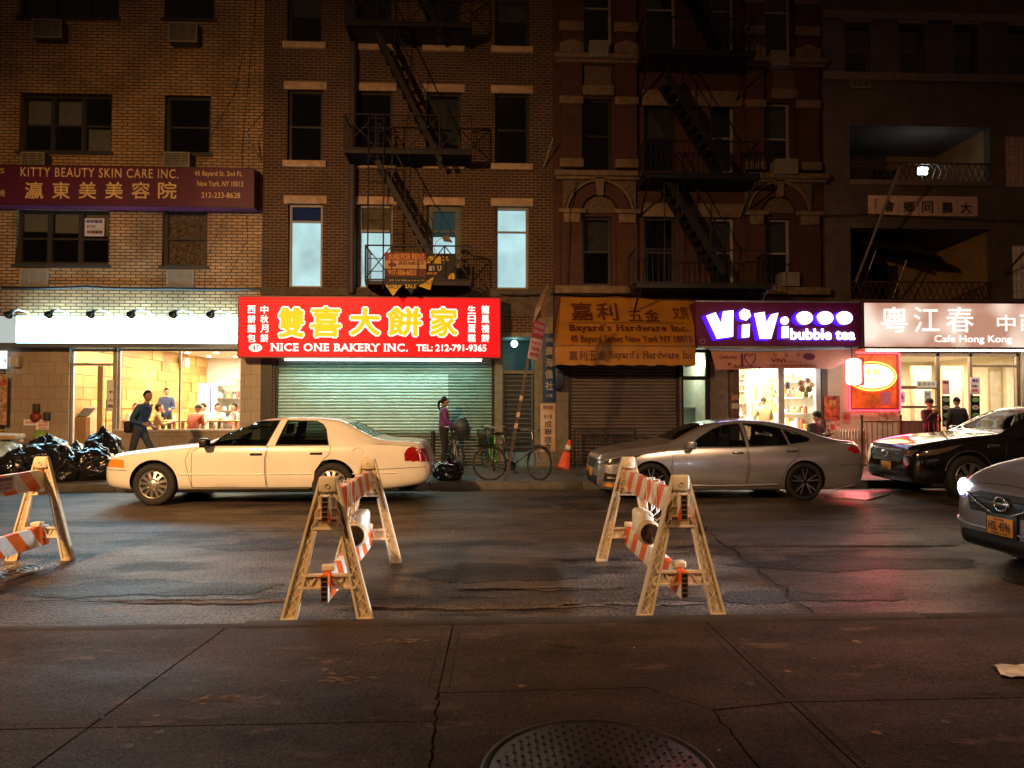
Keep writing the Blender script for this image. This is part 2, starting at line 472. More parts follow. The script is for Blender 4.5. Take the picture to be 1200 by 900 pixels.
low = [(p[0] + E_, p[1]) for p in crk] + [(J1d.x + E_, yE), (ck3[-1][0] - E_, yE)] + [(p[0] - E_, p[1]) for p in ck3[::-1]] + [(p[0], p[1] - E_) for p in ck2[::-1][1:]]
slab(sl, low)
slab(sl, [(p4.x + E_, p4.y - E_ * 2), (lx(2, yH1) - E_, yH1 - E_), (lx(2, yE) - E_, yE), (ck3[-1][0] + E_, yE)] + [(p[0] + E_, p[1]) for p in ck3[::-1]][:-1])
slab(sl, [(lx(2, yA) + E_, yA), (far_r, yA), (far_r, yH1 + E_ - .0), (lx(2, yH1) + E_, yH1 + E_)])
slab(sl, [(lx(2, yH1) + E_, yH1 - E_), (far_r, yH1 - E_), (far_r, yE), (lx(2, yE) + E_, yE)])
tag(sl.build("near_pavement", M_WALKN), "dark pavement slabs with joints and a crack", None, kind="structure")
g = MB(); g.box(-40, 50, -6, YK - .001, .0, WALK - .014)
tag(g.build("pavement_bed", M_JOINT), "dark bed in the pavement joints", None, kind="structure")
g = MB()
xk = gnd(285, 730, WALK).x
for (x0, x1, h) in ((-40, xk - .006, WALK - .012), (xk + .006, jx(J2a, J2b, YK) + 1.6, WALK + .006), (jx(J2a, J2b, YK) + 1.612, 50, WALK - .002)):
    g.rbox(x0, x1, YK + .004, 5.06, -.05, h, .014)
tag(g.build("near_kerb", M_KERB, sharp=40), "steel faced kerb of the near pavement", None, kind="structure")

q = MB()
def tool(a, b, off):
    a, b = Vector(a), Vector(b); d = (b - a).normalized(); n = Vector((-d.y, d.x)) ; o = n * off
    P = [a + o - n * .004, b + o - n * .004, b + o + n * .004, a + o + n * .004]
    q.add([(p.x, p.y, WALK + .0025) for p in P], [(0, 1, 2, 3)])
for (a, b, off) in (((lx(2, 4.85), 4.85), (lx(2, 1.0), 1.0), -.055), ((lx(2, 4.85), 4.85), (lx(2, 1.0), 1.0), .045), ((J1a.x, 4.85), (J1b.x, J1b.y + .05), -.06), ((J1a.x, 4.85), (J1b.x, J1b.y + .05), .05),
    ((lx(0, H0) + .1, H0 + .06), (J1x(H0) - .05, H0 + .06), 0), ((-6, H0 + .05), (lx(0, H0) - .1, H0 + .05), 0), ((p4.x + .08, yH1 + .05), (lx(2, yH1) - .05, yH1 + .05), 0), ((lx(2, yH1) + .08, yH1 + .055), (8, yH1 + .055), 0)):
    tool(a, b, off)
tag(q.build("pavement_tooling", mat("tooling_dirt", (.020, .014, .011), .8), fix=False), "tooled lines beside the pavement joints", None, kind="structure")
# far pavement
g = MB(); g.box(-40, 50, 14.09, F + 12, -.05, WALK - .012)
tag(g.build("far_pavement_bed", M_JOINT), "dark bed in the far pavement joints", None, kind="structure")
g = MB()
x = -40.0
while x < 50:
    for (a, b) in ((14.096, 15.55), (15.56, F + .3)):
        g.box(x, x + 1.49, a, b, WALK - .03, WALK)
    x += 1.5
tag(g.build("far_pavement", M_WALKF), "far pavement of concrete flags", None, kind="structure")
g = MB(); x = -40
while x < 50:
    g.rbox(x, x + 2.994, 13.93, 14.09, -.05, WALK + .004, .018); x += 3.0
tag(g.build("far_kerb", M_KERBF, sharp=40), "worn kerb of the far pavement", None, kind="structure")

# worn paint on the road
M_WORN = groundmat("worn_road_paint", (.16, .15, .13), .6, .5, 60, .4)
g = MB()
rw = random.Random(8)
for (pa, pb, y) in ((500, 655, 607), (515, 610, 625), (470, 640, 617), (610, 660, 634)):
    a, b = gnd(pa, y), gnd(pb, y)
    for k in range(9):
        t0 = a.x + (b.x - a.x) * k / 9 + rw.uniform(0, .08); t1 = a.x + (b.x - a.x) * (k + 1) / 9 - rw.uniform(.02, .15)
        if t1 - t0 > .05:
            w = rw.uniform(.02, .05); yy = a.y + rw.uniform(-.03, .03)
            g.quad((t0, yy, .004), (t1, yy + .01, .004), (t1 - .04, yy + w, .004), (t0 + .05, yy + w, .004))
tag(g.build("road_marking", M_WORN), "worn remains of pale road paint", None, kind="structure")

# patched and sealed asphalt
def ragged(pts, n, amp, rnd):
    P = []
    for a, b in zip(pts, pts[1:] + pts[:1]):
        a, b = Vector(a), Vector(b)
        for i in range(n): P.append(a.lerp(b, i / n) + Vector((rnd.uniform(-amp, amp), rnd.uniform(-amp, amp))))
    return [(p.x, p.y) for p in P]
rp_ = random.Random(21)
M_PATCH = groundmat("fresh_tar_patch", (.024, .020, .018), .50, .5, 42, 1.0, spec=.6, gl=(.45, 1.6), bd=.02)
M_OLDP = groundmat("old_pale_patch", (.105, .080, .064), .62, .5, 40, 1.0, spec=.5, gl=(.4, 1.7), bd=.02)
g = MB()
for (c, w, d) in (((gnd(590, 672)), 1.1, .55), (gnd(170, 690), 1.5, .42), (gnd(1010, 660), 1.6, .5), (gnd(930, 700), 1.3, .25), (gnd(310, 640), .9, .4)):
    P = [(c.x + w * (.75 + .25 * math.sin(k * 2.3)) * math.cos(k * .524), c.y + d * (.75 + .25 * math.cos(k * 1.7)) * math.sin(k * .524)) for k in range(12)]
    P = ragged(P, 4, .035, rp_); g.add([(x, y, .004) for x, y in P], [tuple(range(len(P)))])
tag(g.build("road_patch", M_PATCH), "dark tar patches in the road", None, kind="structure")
g = MB()
for (c, w, d) in ((gnd(640, 690), 1.0, .10), (gnd(560, 712), 1.5, .09), (gnd(760, 708), .9, .07), (gnd(1040, 640), 1.2, .06), (gnd(240, 705), 1.1, .10), (gnd(880, 640), 1.5, .05)):
    P = [(c.x + w * (.7 + .3 * math.sin(k * 2.9)) * math.cos(k * .524), c.y + d * (.7 + .3 * math.cos(k * 1.3)) * math.sin(k * .524)) for k in range(12)]
    P = ragged(P, 4, .03, rp_); g.add([(x, y, .0075) for x, y in P], [tuple(range(len(P)))])
tag(g.build("road_wear", M_OLDP), "pale worn patches in the road", None, kind="structure")
g = MB()
for (a, b) in (((-12, 9.3), (14, 9.6)), ((-12, 10.9), (14, 10.8)), ((2.6, 5.2), (3.4, 13.8)), ((-6, 6.2), (0.4, 6.1))):
    n = 40; pts = []
    for i in range(n + 1): p = Vector(a).lerp(Vector(b), i / n); pts.append(Vector((p.x + rp_.uniform(-.04, .04), p.y + rp_.uniform(-.03, .03))))
    for p, q in zip(pts[:-1], pts[1:]):
        d = (q - p).normalized(); nn = Vector((-d.y, d.x)) * rp_.uniform(.004, .012)
        g.add([(v.x, v.y, .011) for v in (p - nn, q - nn, q + nn, p + nn)], [(0, 1, 2, 3)])
tag(g.build("tar_seam", mat("tar_sealant", (.013, .011, .010), .8, spec=.15)), "dark tar seams across the road", None, kind="structure")
# gum spots, scuffs and chalk marks on the pavement
g = MB(); rs_ = random.Random(5)
for i in range(190):
    x, y = rs_.uniform(-4.5, 5.5), rs_.uniform(1.6, 4.8); r_ = rs_.uniform(.006, .024)
    g.add([(x + r_ * (1 + .3 * math.sin(k * 2 + i)) * math.cos(k * .7), y + r_ * (1 + .3 * math.cos(k * 3 + i)) * math.sin(k * .7), WALK + .0022) for k in range(9)], [tuple(range(9))], rs_.choice([0, 0, 1, 1, 2]))
for (px, py, n, sp, mi) in ((150, 715, 26, .16, 2), (205, 712, 12, .12, 2), (468, 752, 14, .10, 2), (390, 797, 16, .12, 2), (375, 775, 10, .08, 2), (255, 820, 14, .10, 2), (340, 775, 12, .16, 0), (960, 742, 16, .3, 0), (700, 760, 18, .3, 0), (110, 770, 18, .3, 0), (1080, 800, 16, .3, 0)):
    c = gnd(px, py, WALK)
    for k in range(n):
        x, y = c.x + rs_.gauss(0, sp), c.y + rs_.gauss(0, sp * .35); l, w, a = rs_.uniform(.015, .05), rs_.uniform(.003, .009), rs_.uniform(-.4, .9)
        g.add([(x + u * l * math.cos(a) - v * w * math.sin(a), y + u * l * math.sin(a) + v * w * math.cos(a), WALK + .0035) for u, v in ((-1, -.6), (.2, -1), (1, .3), (.4, 1), (-.7, .8))], [(0, 1, 2, 3, 4)], mi)
tag(g.build("pavement_stains", [mat("gum_dark", (.013, .010, .008), .6), mat("gum_grey", (.10, .075, .06), .7), mat("chalky_scuff", (.24, .15, .09), .85)]), "gum spots and pale scuffs on the pavement", None, kind="structure")

# ================================================================== BUILDINGS
M_B1 = brick_mat("buff_brick", (.36, .205, .085), (.47, .285, .125), (.055, .035, .025), .255, .078, .013, .55, .6, .52)
M_B2 = brick_mat("brown_brick", (.080, .038, .021), (.050, .023, .014), (.21, .132, .08), .205, .072, .010, .8, .55, .35)
M_B3 = brick_mat("red_brick", (.105, .036, .024), (.08, .026, .018), (.045, .022, .018), .20, .066, .006, .8, .4, .3)
M_STONE3 = mat("brownstone_trim", (.20, .13, .08), .8, var=.25, bump=.4)
M_CARVE = mat("carved_stone", (.13, .085, .055), .85, var=.5, nscale=22, bump=1.0, bscale=26)
M_STUCCO = mat("grey_stucco", (.13, .095, .085), .9, var=.22, nscale=2.2, bump=.6, bscale=70)
M_SILL2 = mat("sandstone_lintel", (.50, .335, .225), .8, var=.2, bump=.3)
M_FRAMED = mat("dark_window_frame", (.028, .024, .022), .5)
M_FRAMEW = mat("grey_window_frame", (.30, .27, .24), .5, var=.15)
M_BLIND = mat("beige_blind", (.42, .36, .27), .8, var=.08)
M_CURT = mat("dim_curtain", (.10, .09, .085), .9, var=.3, nscale=4)
M_GLASS = glass_mat("window_glass", (.75, .78, .78), .07)
M_DARKROOM = mat("dark_room", (.012, .011, .011), .95)
M_IRON = mat("black_iron", (.018, .016, .017), .5, .3, var=.2)
M_IRON2 = mat("purple_brown_iron", (.018, .011, .016), .55, .2, var=.25)
M_METAL = mat("galvanised_metal", (.42, .42, .41), .42, .7, var=.2, bump=.1)
M_ALU = mat("aluminium_frame", (.52, .53, .54), .35, .8, var=.08)
M_WHITE = mat("white_paint", (.76, .75, .72), .5, var=.06)
M_BLACK = mat("black_plastic", (.012, .012, .013), .4, var=.1)
M_TILE = brick_mat("beige_tile", (.40, .31, .22), (.34, .26, .185), (.20, .15, .11), .31, .30, .006, .4, .2, .18)
M_RUBBER = mat("black_rubber", (.016, .016, .017), .75, var=.15)
M_LITPANE = None

def shell(mb, x0, x1, z1, depth=11.0, mi=1):
    """blind sides, back and flat roof behind a facade"""
    y0, y1 = F + .02, F + depth
    mb.quad((x0 + .004, F, 0), (x0 + .004, y1, 0), (x0 + .004, y1, z1), (x0 + .004, F, z1), mi)
    mb.quad((x1 - .004, F, 0), (x1 - .004, y1, 0), (x1 - .004, y1, z1), (x1 - .004, F, z1), mi)
    mb.quad((x0, y1, 0), (x1, y1, 0), (x1, y1, z1), (x0, y1, z1), mi)
    mb.quad((x0, F, z1), (x1, F, z1), (x1, y1, z1), (x0, y1, z1), mi)

def window(b, r, cols=1, rail=.5, fm=None, pane=None, sill=None, lintel=None, blinds=(), fw=.05, recess=.12, label=None, bar=0.0):
    """a framed window standing in its opening: frame > pane, sash, sill, lintel, blind"""
    x0, x1, z0, z1 = r; fm = fm or M_FRAMED
    f = MB(); ya, yb = F + recess, F + recess + .07
    e = .004
    f.box(x0 + e, x0 + fw, ya, yb, z0 + e, z1 - e); f.box(x1 - fw, x1 - e, ya, yb, z0 + e, z1 - e)
    f.box(x0 + fw, x1 - fw, ya, yb, z1 - fw, z1 - e); f.box(x0 + fw, x1 - fw, ya, yb, z0 + e, z0 + fw * 1.2)
    w = (x1 - x0) / cols
    for i in range(1, cols): f.box(x0 + i * w - fw * .6, x0 + i * w + fw * .6, ya - .01, yb, z0 + fw * 1.2, z1 - fw)
    o = f.build("window", fm, b)
    if label: o["label"] = label
    for i in range(cols):
        a, c = x0 + i * w + fw * (.6 if i else 1), x0 + (i + 1) * w - fw * (.6 if i < cols - 1 else 1)
        zm = z0 + (z1 - z0) * rail
        s = MB()
        if rail: s.box(a + .001, c - .001, ya + .006, ya + .045, zm - .025, zm + .025)
        for (p, q) in (((z0 + fw * 1.2, zm - .025), (zm + .025, z1 - fw)) if rail else ((z0 + fw * 1.2, z1 - fw),)):
            t = .022
            s.box(a + .001, a + t, ya + .014, ya + .04, p + .001, q - .001); s.box(c - t, c - .001, ya + .014, ya + .04, p + .001, q - .001)
        s.build("sash", fm, o)
        g_ = MB(); g_.box(a + .003, c - .003, ya + .026, ya + .030, z0 + fw * 1.2 + .002, z1 - fw - .002)
        g_.build("pane", pane or M_GLASS, o)
    for (i, lo, hi, m) in blinds:
        a, c = x0 + i * w + fw, x0 + (i + 1) * w - fw
        q = MB(); q.box(a + .01, c - .01, yb + .012, yb + .018, z0 + (z1 - z0) * lo, z0 + (z1 - z0) * hi - .01)
        q.build("blind", m, o)
    if sill:
        q = MB(); q.rbox(x0 - .1, x1 + .1, F - .07, F + .06, z0 - sill, z0 - .002, .012); q.build("sill", M_SILL2, o, sharp=40)
    if lintel:
        q = MB(); q.rbox(x0 - .1, x1 + .1, F - .025, F + .05, z1 + .002, z1 + lintel, .01); q.build("lintel", M_SILL2, o, sharp=40)
    return o

def room(name, x0, x1, y0, y1, z0, z1, mwall, mfloor, mceil, parent, lwall=None):
    """closed inner room of a shop, open to the street side"""
    q = MB(); T = .05
    q.box(x0, x1, y1, y1 + T, z0, z1, 0); q.box(x0 - T, x0, y0, y1, z0, z1, 3); q.box(x1, x1 + T, y0, y1, z0, z1, 0)
    q.box(x0 - T, x1 + T, y0, y1 + T, z0 - T, z0, 1); q.box(x0 - T, x1 + T, y0, y1 + T, z1, z1 + T, 2)
    return q.build(name, [mwall, mfloor, mceil, lwall or mwall], parent, fix=False)

def poster(parent, px, m, Y, name="poster", th=.006):
    x0, x1, z0, z1 = rect(*px, Y)
    q = MB(); q.box(x0, x1, Y - th, Y, z0, z1); return q.build(name, m, parent)

X12, X23, X34 = at(307, 300, F).x, at(648, 300, F).x, at(967, 320, F).x
XL, XR = -18.5, 18.5
ZT = 16.5
def wr(*p): return rect(*p, F)

# ---------------------------------------------------------------- buff brick building with the restaurant
b1 = thing("brick_building", "buff brick building with a brightly lit restaurant on its ground floor", "building", (0, 0, 0))
W1 = {}
h1 = []
rows1 = [((23, -66, 140, 20), (193, -60, 252, 22)), ((23, 110, 131, 178), (193, 112, 247, 180)), ((18, 245, 128, 310), (190, 243, 243, 312))]
for (a, c) in rows1: h1 += [wr(*a), wr(*c)]
h1 += [wr(-95, 245, -20, 310), wr(-95, 110, -20, 178), wr(-95, -66, -20, 20)]
dr1 = wr(82, 409, 134, 545); dr1 = (dr1[0], dr1[1], WALK + .002, dr1[3])
wn1 = wr(138, 409, 283, 503)
m = MB(); wall_mesh(m, XL, X12 - .004, 0, ZT, F, h1 + [dr1, wn1]); shell(m, XL, X12 - .004, ZT)
m.build("wall", [M_B1, M_B1], b1)
for i, r in enumerate(h1):
    tri = i in (0, 2, 4, 6, 7, 8)
    bl = []
    if i == 2: bl = [(0, .5, .93, M_BLIND), (1, .5, .93, M_BLIND), (2, .05, .45, M_BLIND)]
    if i == 4: bl = [(0, .62, .95, M_BLIND), (1, .60, .95, M_BLIND), (2, .55, .95, mat("pale_blind", (.5, .38, .28), .8))]
    if i == 5: bl = [(0, .05, .95, mat("patterned_curtain", (.40, .25, .15), .85, var=.6, nscale=14))]
    window(b1, r, 3 if tri else 1, .48, blinds=bl, fw=.07)
# sill courses, tiled shop front, restaurant door and window frame
m = MB()
for r in h1: m.box(r[0] - .06, r[1] + .06, F - .05, F + .02, r[2] - .075, r[2] - .002)
islands(m, "sill", M_FRAMED, b1)
m = MB()
tl = rect(8, 403, 82, 545, F); tz1 = at(100, 405, F).z
def tile(x0, x1, z0, z1): m.box(x0, x1, F - .06, F - .002, z0, z1)
tile(at(8, 470, F).x, dr1[0] - .004, WALK + .002, tz1)
tile(dr1[1] + .004, wn1[0] - .002, WALK + .002, tz1); tile(wn1[0] - .002, wn1[1] + .002, WALK + .002, wn1[2] - .05)
tile(wn1[1] + .002, at(306, 470, F).x, WALK + .002, tz1)
islands(m, "tiled_front", M_TILE, b1)
m = MB()
m.box(wn1[0] - .05, wn1[1] + .05, F - .1, F + .1, wn1[2] - .05, wn1[2])          # stone ledge
m.build("window_ledge", mat("pale_ledge", (.55, .47, .38), .5), b1)
m = MB()
for x in (wn1[0], at(209, 450, F).x, wn1[1] - .05): m.box(x, x + .04, F + .03, F + .09, wn1[2], wn1[3] - .05)
m.box(wn1[0], wn1[1], F + .03, F + .1, wn1[3] - .05, wn1[3] - .002)
wf = m.build("shop_window", M_ALU, b1)
m = MB(); m.box(wn1[0] + .02, wn1[1] - .02, F + .055, F + .06, wn1[2] + .002, wn1[3] - .052)
m.build("pane", glass_mat("clear_glass", (.97, .97, .97), .04), wf)
m = MB(); xd0, xd1, zd0, zd1 = dr1
zt = at(108, 427, F).z
m.box(xd0 + .003, xd0 + .06, F + .02, F + .09, zd0 + .02, zd1 - .003); m.box(xd1 - .06, xd1 - .003, F + .02, F + .09, zd0 + .02, zd1 - .003)
m.box(xd0 + .06, xd1 - .06, F + .02, F + .09, zd1 - .06, zd1 - .003); m.box(xd0 + .06, xd1 - .06, F + .02, F + .09, zt - .03, zt + .03)
df = m.build("restaurant_door", M_ALU, b1)
m = MB(); m.box(xd0 + .07, xd1 - .07, F + .05, F + .055, zd0 + .03, zt - .035); m.box(xd0 + .07, xd1 - .07, F + .05, F + .055, zt + .035, zd1 - .065)
m.build("pane", MATS["clear_glass"], df)
m = MB(); xh = xd1 - .17; m.tube([(xh, F + .0, 1.0), (xh, F - .045, 1.05), (xh, F - .045, 1.75), (xh, F + .0, 1.8)], .014, 8); m.build("handle", M_METAL, df)
m = MB(); m.box(at(113, 470, F).x, at(119, 470, F).x, F + .03, F + .085, zd0 + .03, zt - .04); m.build("stile", mat("oak_stile", (.42, .25, .10), .5), df)
# restaurant room
M_WOOD = mat("oak_panel", (.50, .28, .075), .5, var=.22, nscale=2.0)
M_CREAM = mat("cream_wall", (.78, .74, .66), .6, var=.04)
RX0, RX1, RY1, RZ0, RZ1 = -10.35, X12 - .25, 27.2, .5, 3.42
rm = room("restaurant_room", RX0, RX1, F + .23, RY1, RZ0, RZ1, M_CREAM, mat("brown_floor_tile", (.25, .17, .11), .4), mat("white_ceiling", (.78, .74, .68), .6, var=.03), b1, M_WOOD)
m = MB(); m.box(RX0 - .04, RX1 + .04, F + .222, F + .229, RZ1, RZ1 + 1.0); m.box(dr1[0] - .1, dr1[1] + .06, F + .24, F + .9, WALK + .003, WALK + .17); m.build("step", M_TILE, b1)
# wooden boards of the left wall, in relief
rr_ = random.Random(3); m = MB()
z = RZ0 + .1
mats_w = [M_WOOD, mat("oak_panel_light", (.60, .36, .11), .5, var=.2, nscale=2.0), mat("oak_panel_dark", (.42, .22, .06), .5, var=.2, nscale=2.0)]
while z < RZ1 - .12:
    hh = rr_.choice([.16, .24, .32]); y = F + .3
    while y < RY1 - .05:
        ln = rr_.uniform(.5, 1.9); y2 = min(RY1 - .02, y + ln)
        m.box(RX0, RX0 + rr_.choice([.02, .035, .06]), y + .004, y2 - .004, z + .005, min(z + hh, RZ1 - .01) - .005, rr_.randrange(3)); y = y2
    z += hh
m.build("wood_panelling", mats_w, rm)
m = MB()
for i in range(5):
    for j in range(5):
        m.lathe([(.075, 0), (.075, -.012), (.0, -.012)], (RX0 + .5 + i * .95, F + .9 + j * 1.9, RZ1 - .001), n=14)
islands(m, "downlight", emis("downlight_glow", (1, .86, .62), 22), rm)
for j in range(3):
    lamp("restaurant_ceiling_light", 'AREA', (RX0 + 2.4, F + 1.6 + j * 3.1, RZ1 - .06), 400, (1, .84, .58), (RX0 + 2.4, F + 1.6 + j * 3.1, 0), 3.6, 1.4)

# ---------------------------------------------------------------- brown brick building with the bakery
b2 = thing("brick_building", "brown brick building above the closed bakery shutter with pale stone lintels", "building")
cols2 = [(337, 378), (419, 460), (500, 540), (580, 620)]
h2, w2 = [], []
for ri, (t, s) in enumerate(((-62, 49), (105, 187), (238, 335))):
    for ci, (a, c) in enumerate(cols2):
        dy = ci * (2.6 if ri == 0 else 1.6)
        zz0 = at(460, s + 3, F).z; zz1 = at(460, t + 2, F).z
        r = wr(a, t, c, s); r = (r[0], r[1], zz0, zz1); h2.append(r); w2.append((ri, ci, r))
bk = wr(322, 418, 579, 545); bk = (bk[0], bk[1], WALK + .002, at(450, 412, F).z)
dw = wr(589, 395, 626, 545); dw = (dw[0], dw[1], WALK + .002, dw[3])
m = MB(); wall_mesh(m, X12, X23 - .003, 0, ZT, F, h2 + [bk, dw]); shell(m, X12, X23 - .003, ZT)
m.build("wall", [M_B2, M_B2], b2)
LIT = emis("lit_frosted_pane", (.62, .93, 1.0), 1.2, .26, 1.5)
for (ri, ci, r) in w2:
    if ri < 2:
        window(b2, r, 1, .5, sill=.16, lintel=.2, blinds=[(0, .3, .95, M_CURT)] if (ri + ci) % 3 == 0 else [])
        continue
    o = window(b2, r, 1, .70 if ci else .80, fm=M_FRAMEW if ci != 2 else mat("grey_green_frame", (.12, .13, .12), .6), sill=.16 if ci in (0, 3) else None, lintel=.2, fw=.055 if ci != 2 else .13)
    x0, x1, z0, z1 = r; q = MB(); e = .13 if ci == 2 else .06
    lit = (.80, .68, .64, .97)[ci]
    q.box(x0 + e, x1 - e, F + .205, F + .212, z0 + .07, z0 + (z1 - z0) * lit); q.build("lit_film", LIT, o)
    q = MB(); q.box(x0 + e, x1 - e, F + .205, F + .212, z0 + (z1 - z0) * lit + .004, z1 - .06)
    q.build("blind", [mat("navy_blind", (.012, .03, .10), .7, emit=(.02, .06, .25), es=.12), mat("tan_blind", (.40, .26, .15), .8, var=.4, nscale=3), mat("teal_blind", (.06, .10, .10), .8, emit=(.1, .25, .27), es=.18), M_CURT][ci], o)
# band above shop front, jambs, street doorway
m = MB(); zb0, zb1 = at(450, 347, F).z, at(450, 338, F).z
m.box(X12 + .002, X23 - .005, F - .10, F - .002, zb0, zb1); m.box(X12 + .002, X23 - .005, F - .06, F - .003, zb0 - .5, zb0 - .002)
islands(m, "fascia_band", mat("sooty_band", (.10, .075, .055), .85, var=.35, bump=.3), b2)
m = MB(); m.box(at(306, 470, F).x, bk[0] - .06, F - .05, F - .002, WALK + .002, bk[3] + .3)
m.build("electrical_cabinet", mat("dark_cabinet", (.03, .026, .022), .5), b2)
m = MB(); a, c = at(580, 470, F).x, at(589, 470, F).x
m.box(a, c, F - .07, F - .002, WALK + .002, dw[3] + .1); m.box(dw[1] + .002, at(631, 470, F).x, F - .07, F - .002, WALK + .002, dw[3] + .1)
m.box(c + .002, dw[1], F - .06, F - .002, dw[3], dw[3] + .1)
m.box(at(631, 470, F).x + .003, X23 - .004, F - .05, F - .002, WALK + .002, at(640, 352, F).z)
islands(m, "doorway_jamb", mat("olive_plaster", (.19, .17, .115), .7, var=.25), b2)
def shutter(name, parent, x0, x1, z0, z1, y, mats, band=None, pitch=.078, label=None):
    q = MB(); n = int((z1 - z0) / pitch); nseg = 6
    for k in range(n):
        za = z0 + (z1 - z0) * k / n; zz = (z1 - z0) / n; pr = []
        for t in range(nseg + 1):
            u = t / nseg; pr.append((y - .022 * math.sin(math.pi * u) ** .7, za + zz * (.06 + .9 * u)))
        xs = [x0, x1] if band is None or not (band[1] < za < band[2]) else [x0, band[0], x1]
        for i in range(len(xs) - 1):
            mi = 1 if (len(xs) == 3 and i == 0) else (2 if (band and za < band[3]) else 0)
            for t in range(nseg):
                q.quad((xs[i], pr[t][0], pr[t][1]), (xs[i + 1], pr[t][0], pr[t][1]), (xs[i + 1], pr[t + 1][0], pr[t + 1][1]), (xs[i], pr[t + 1][0], pr[t + 1][1]), mi)
        q.quad((x0, y, za - zz * .04), (x1, y, za - zz * .04), (x1, y, za + zz * .06), (x0, y, za + zz * .06), 3)
    q.box(x0 + .01, x1 - .01, y - .03, y + .01, z0 - .001, z0 + .05, 3)
    o = q.build(name, mats, parent, fix=False)
    g_ = MB(); g_.box(x0 - .05, x0 + .0, y - .07, y + .04, z0, z1); g_.box(x1, x1 + .05, y - .07, y + .04, z0, z1); g_.build("guide_rail", M_IRON, o)
    if label: o["label"] = label
    return o
sh1 = mat("grey_green_shutter", (.17, .29, .25), .5, .2, var=.16, nscale=2.5)
sh2 = mat("pale_light_patch", (.40, .60, .57), .5, .1, var=.12, nscale=3)  # patch of light on the slats, painted into their colour
sh3 = mat("dark_shutter_foot", (.12, .125, .09), .6, .2, var=.3, nscale=3)  # darker, browner slats along the bottom
M_GAP = mat("shutter_gap", (.03, .03, .028), .7)
bx = at(525, 470, F).x
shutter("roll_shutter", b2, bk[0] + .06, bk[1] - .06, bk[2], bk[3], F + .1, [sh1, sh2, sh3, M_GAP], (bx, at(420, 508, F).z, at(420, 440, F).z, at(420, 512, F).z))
# street doorway: dim vestibule with transom light and a slatted gate
q = MB(); q.box(dw[0], dw[1], F + 1.6, F + 1.65, WALK, dw[3], 0); q.box(dw[0] - .03, dw[0], F + .23, F + 1.6, WALK, dw[3], 0); q.box(dw[1], dw[1] + .03, F + .23, F + 1.6, WALK, dw[3], 0)
q.box(dw[0], dw[1], F + .2, F + 1.65, dw[3], dw[3] + .03, 0)
vest = q.build("vestibule", mat("teal_vestibule", (.10, .17, .17), .6), b2, fix=False)
zq = at(607, 436, F).z
q = MB(); q.box(dw[0] + .01, dw[1] - .01, F + .02, F + .09, zq - .04, zq + .04)
q.build("transom_bar", mat("olive_plaster", (.19, .17, .115), .7), b2)
q = MB(); z = WALK + .45
while z < zq - .05: q.box(dw[0] + .06, dw[1] - .06, F + .10, F + .125, z, z + .022); z += .118
q.box(dw[0] + .02, dw[0] + .06, F + .09, F + .13, WALK + .36, zq - .04); q.box(dw[1] - .06, dw[1] - .02, F + .09, F + .13, WALK + .36, zq - .04)
gt = q.build("slatted_gate", mat("blue_grey_iron", (.10, .15, .17), .45, .5), b2)
q = MB(); q.box(dw[0] + .06, dw[1] - .06, F + .135, F + .145, WALK + .36, zq - .04); q.build("dark_panel", M_BLACK, gt)
q = MB(); q.box(dw[0] + .002, dw[1] - .002, F - .12, F + .6, WALK + .002, WALK + .34); q.build("blue_step", mat("blue_step_paint", (.10, .20, .27), .6, var=.2), b2)
q = MB(); q.sphere((at(604, 400, F).x, F + .55, dw[3] - .12), .09); q.build("vestibule_lamp", emis("vestibule_glow", (.62, .95, .92), 5.0), vest)
lamp("vestibule_light", 'POINT', (at(604, 400, F).x, F + .5, dw[3] - .3), 7, (.6, .95, .9), size=.08)

# ---------------------------------------------------------------- red brick tenement
b3 = thing("brick_tenement", "dark red brick tenement with carved stone arches above the hardware awning", "building")
h3 = []
rowsz = [(-45, 64), (118, 201), (255, 335)]
colsx = [(682, 717), (755, 792), (832, 861), (895, 927)]
for (t, s) in rowsz:
    for (a, c) in colsx:
        r = wr(a, t, c, s); h3.append((r[0], r[1], at(800, s, F).z, at(800, t, F).z))
hw = wr(666, 424, 796, 545); hw = (hw[0], hw[1], WALK + .002, hw[3])
gd = wr(798, 410, 832, 545); gd = (gd[0], gd[1], WALK + .002, gd[3])
vv = wr(852, 430, 962, 545); vv = (vv[0], vv[1], WALK + .002, at(900, 425, F).z)
m = MB(); wall_mesh(m, X23, X34 - .003, 0, ZT, F, h3 + [hw, gd, vv]); shell(m, X23, X34 - .003, ZT)
m.build("wall", [M_B3, M_B3], b3)
for i, r in enumerate(h3):
    c = i % 4
    fm = M_FRAMED if c in (0, 1) and i // 4 else M_FRAMEW
    window(b3, r, 1, .5, fm=fm, blinds=[(0, .5, .95, M_CURT)] if i in (1, 3, 5, 7, 8, 11, 10) else [])
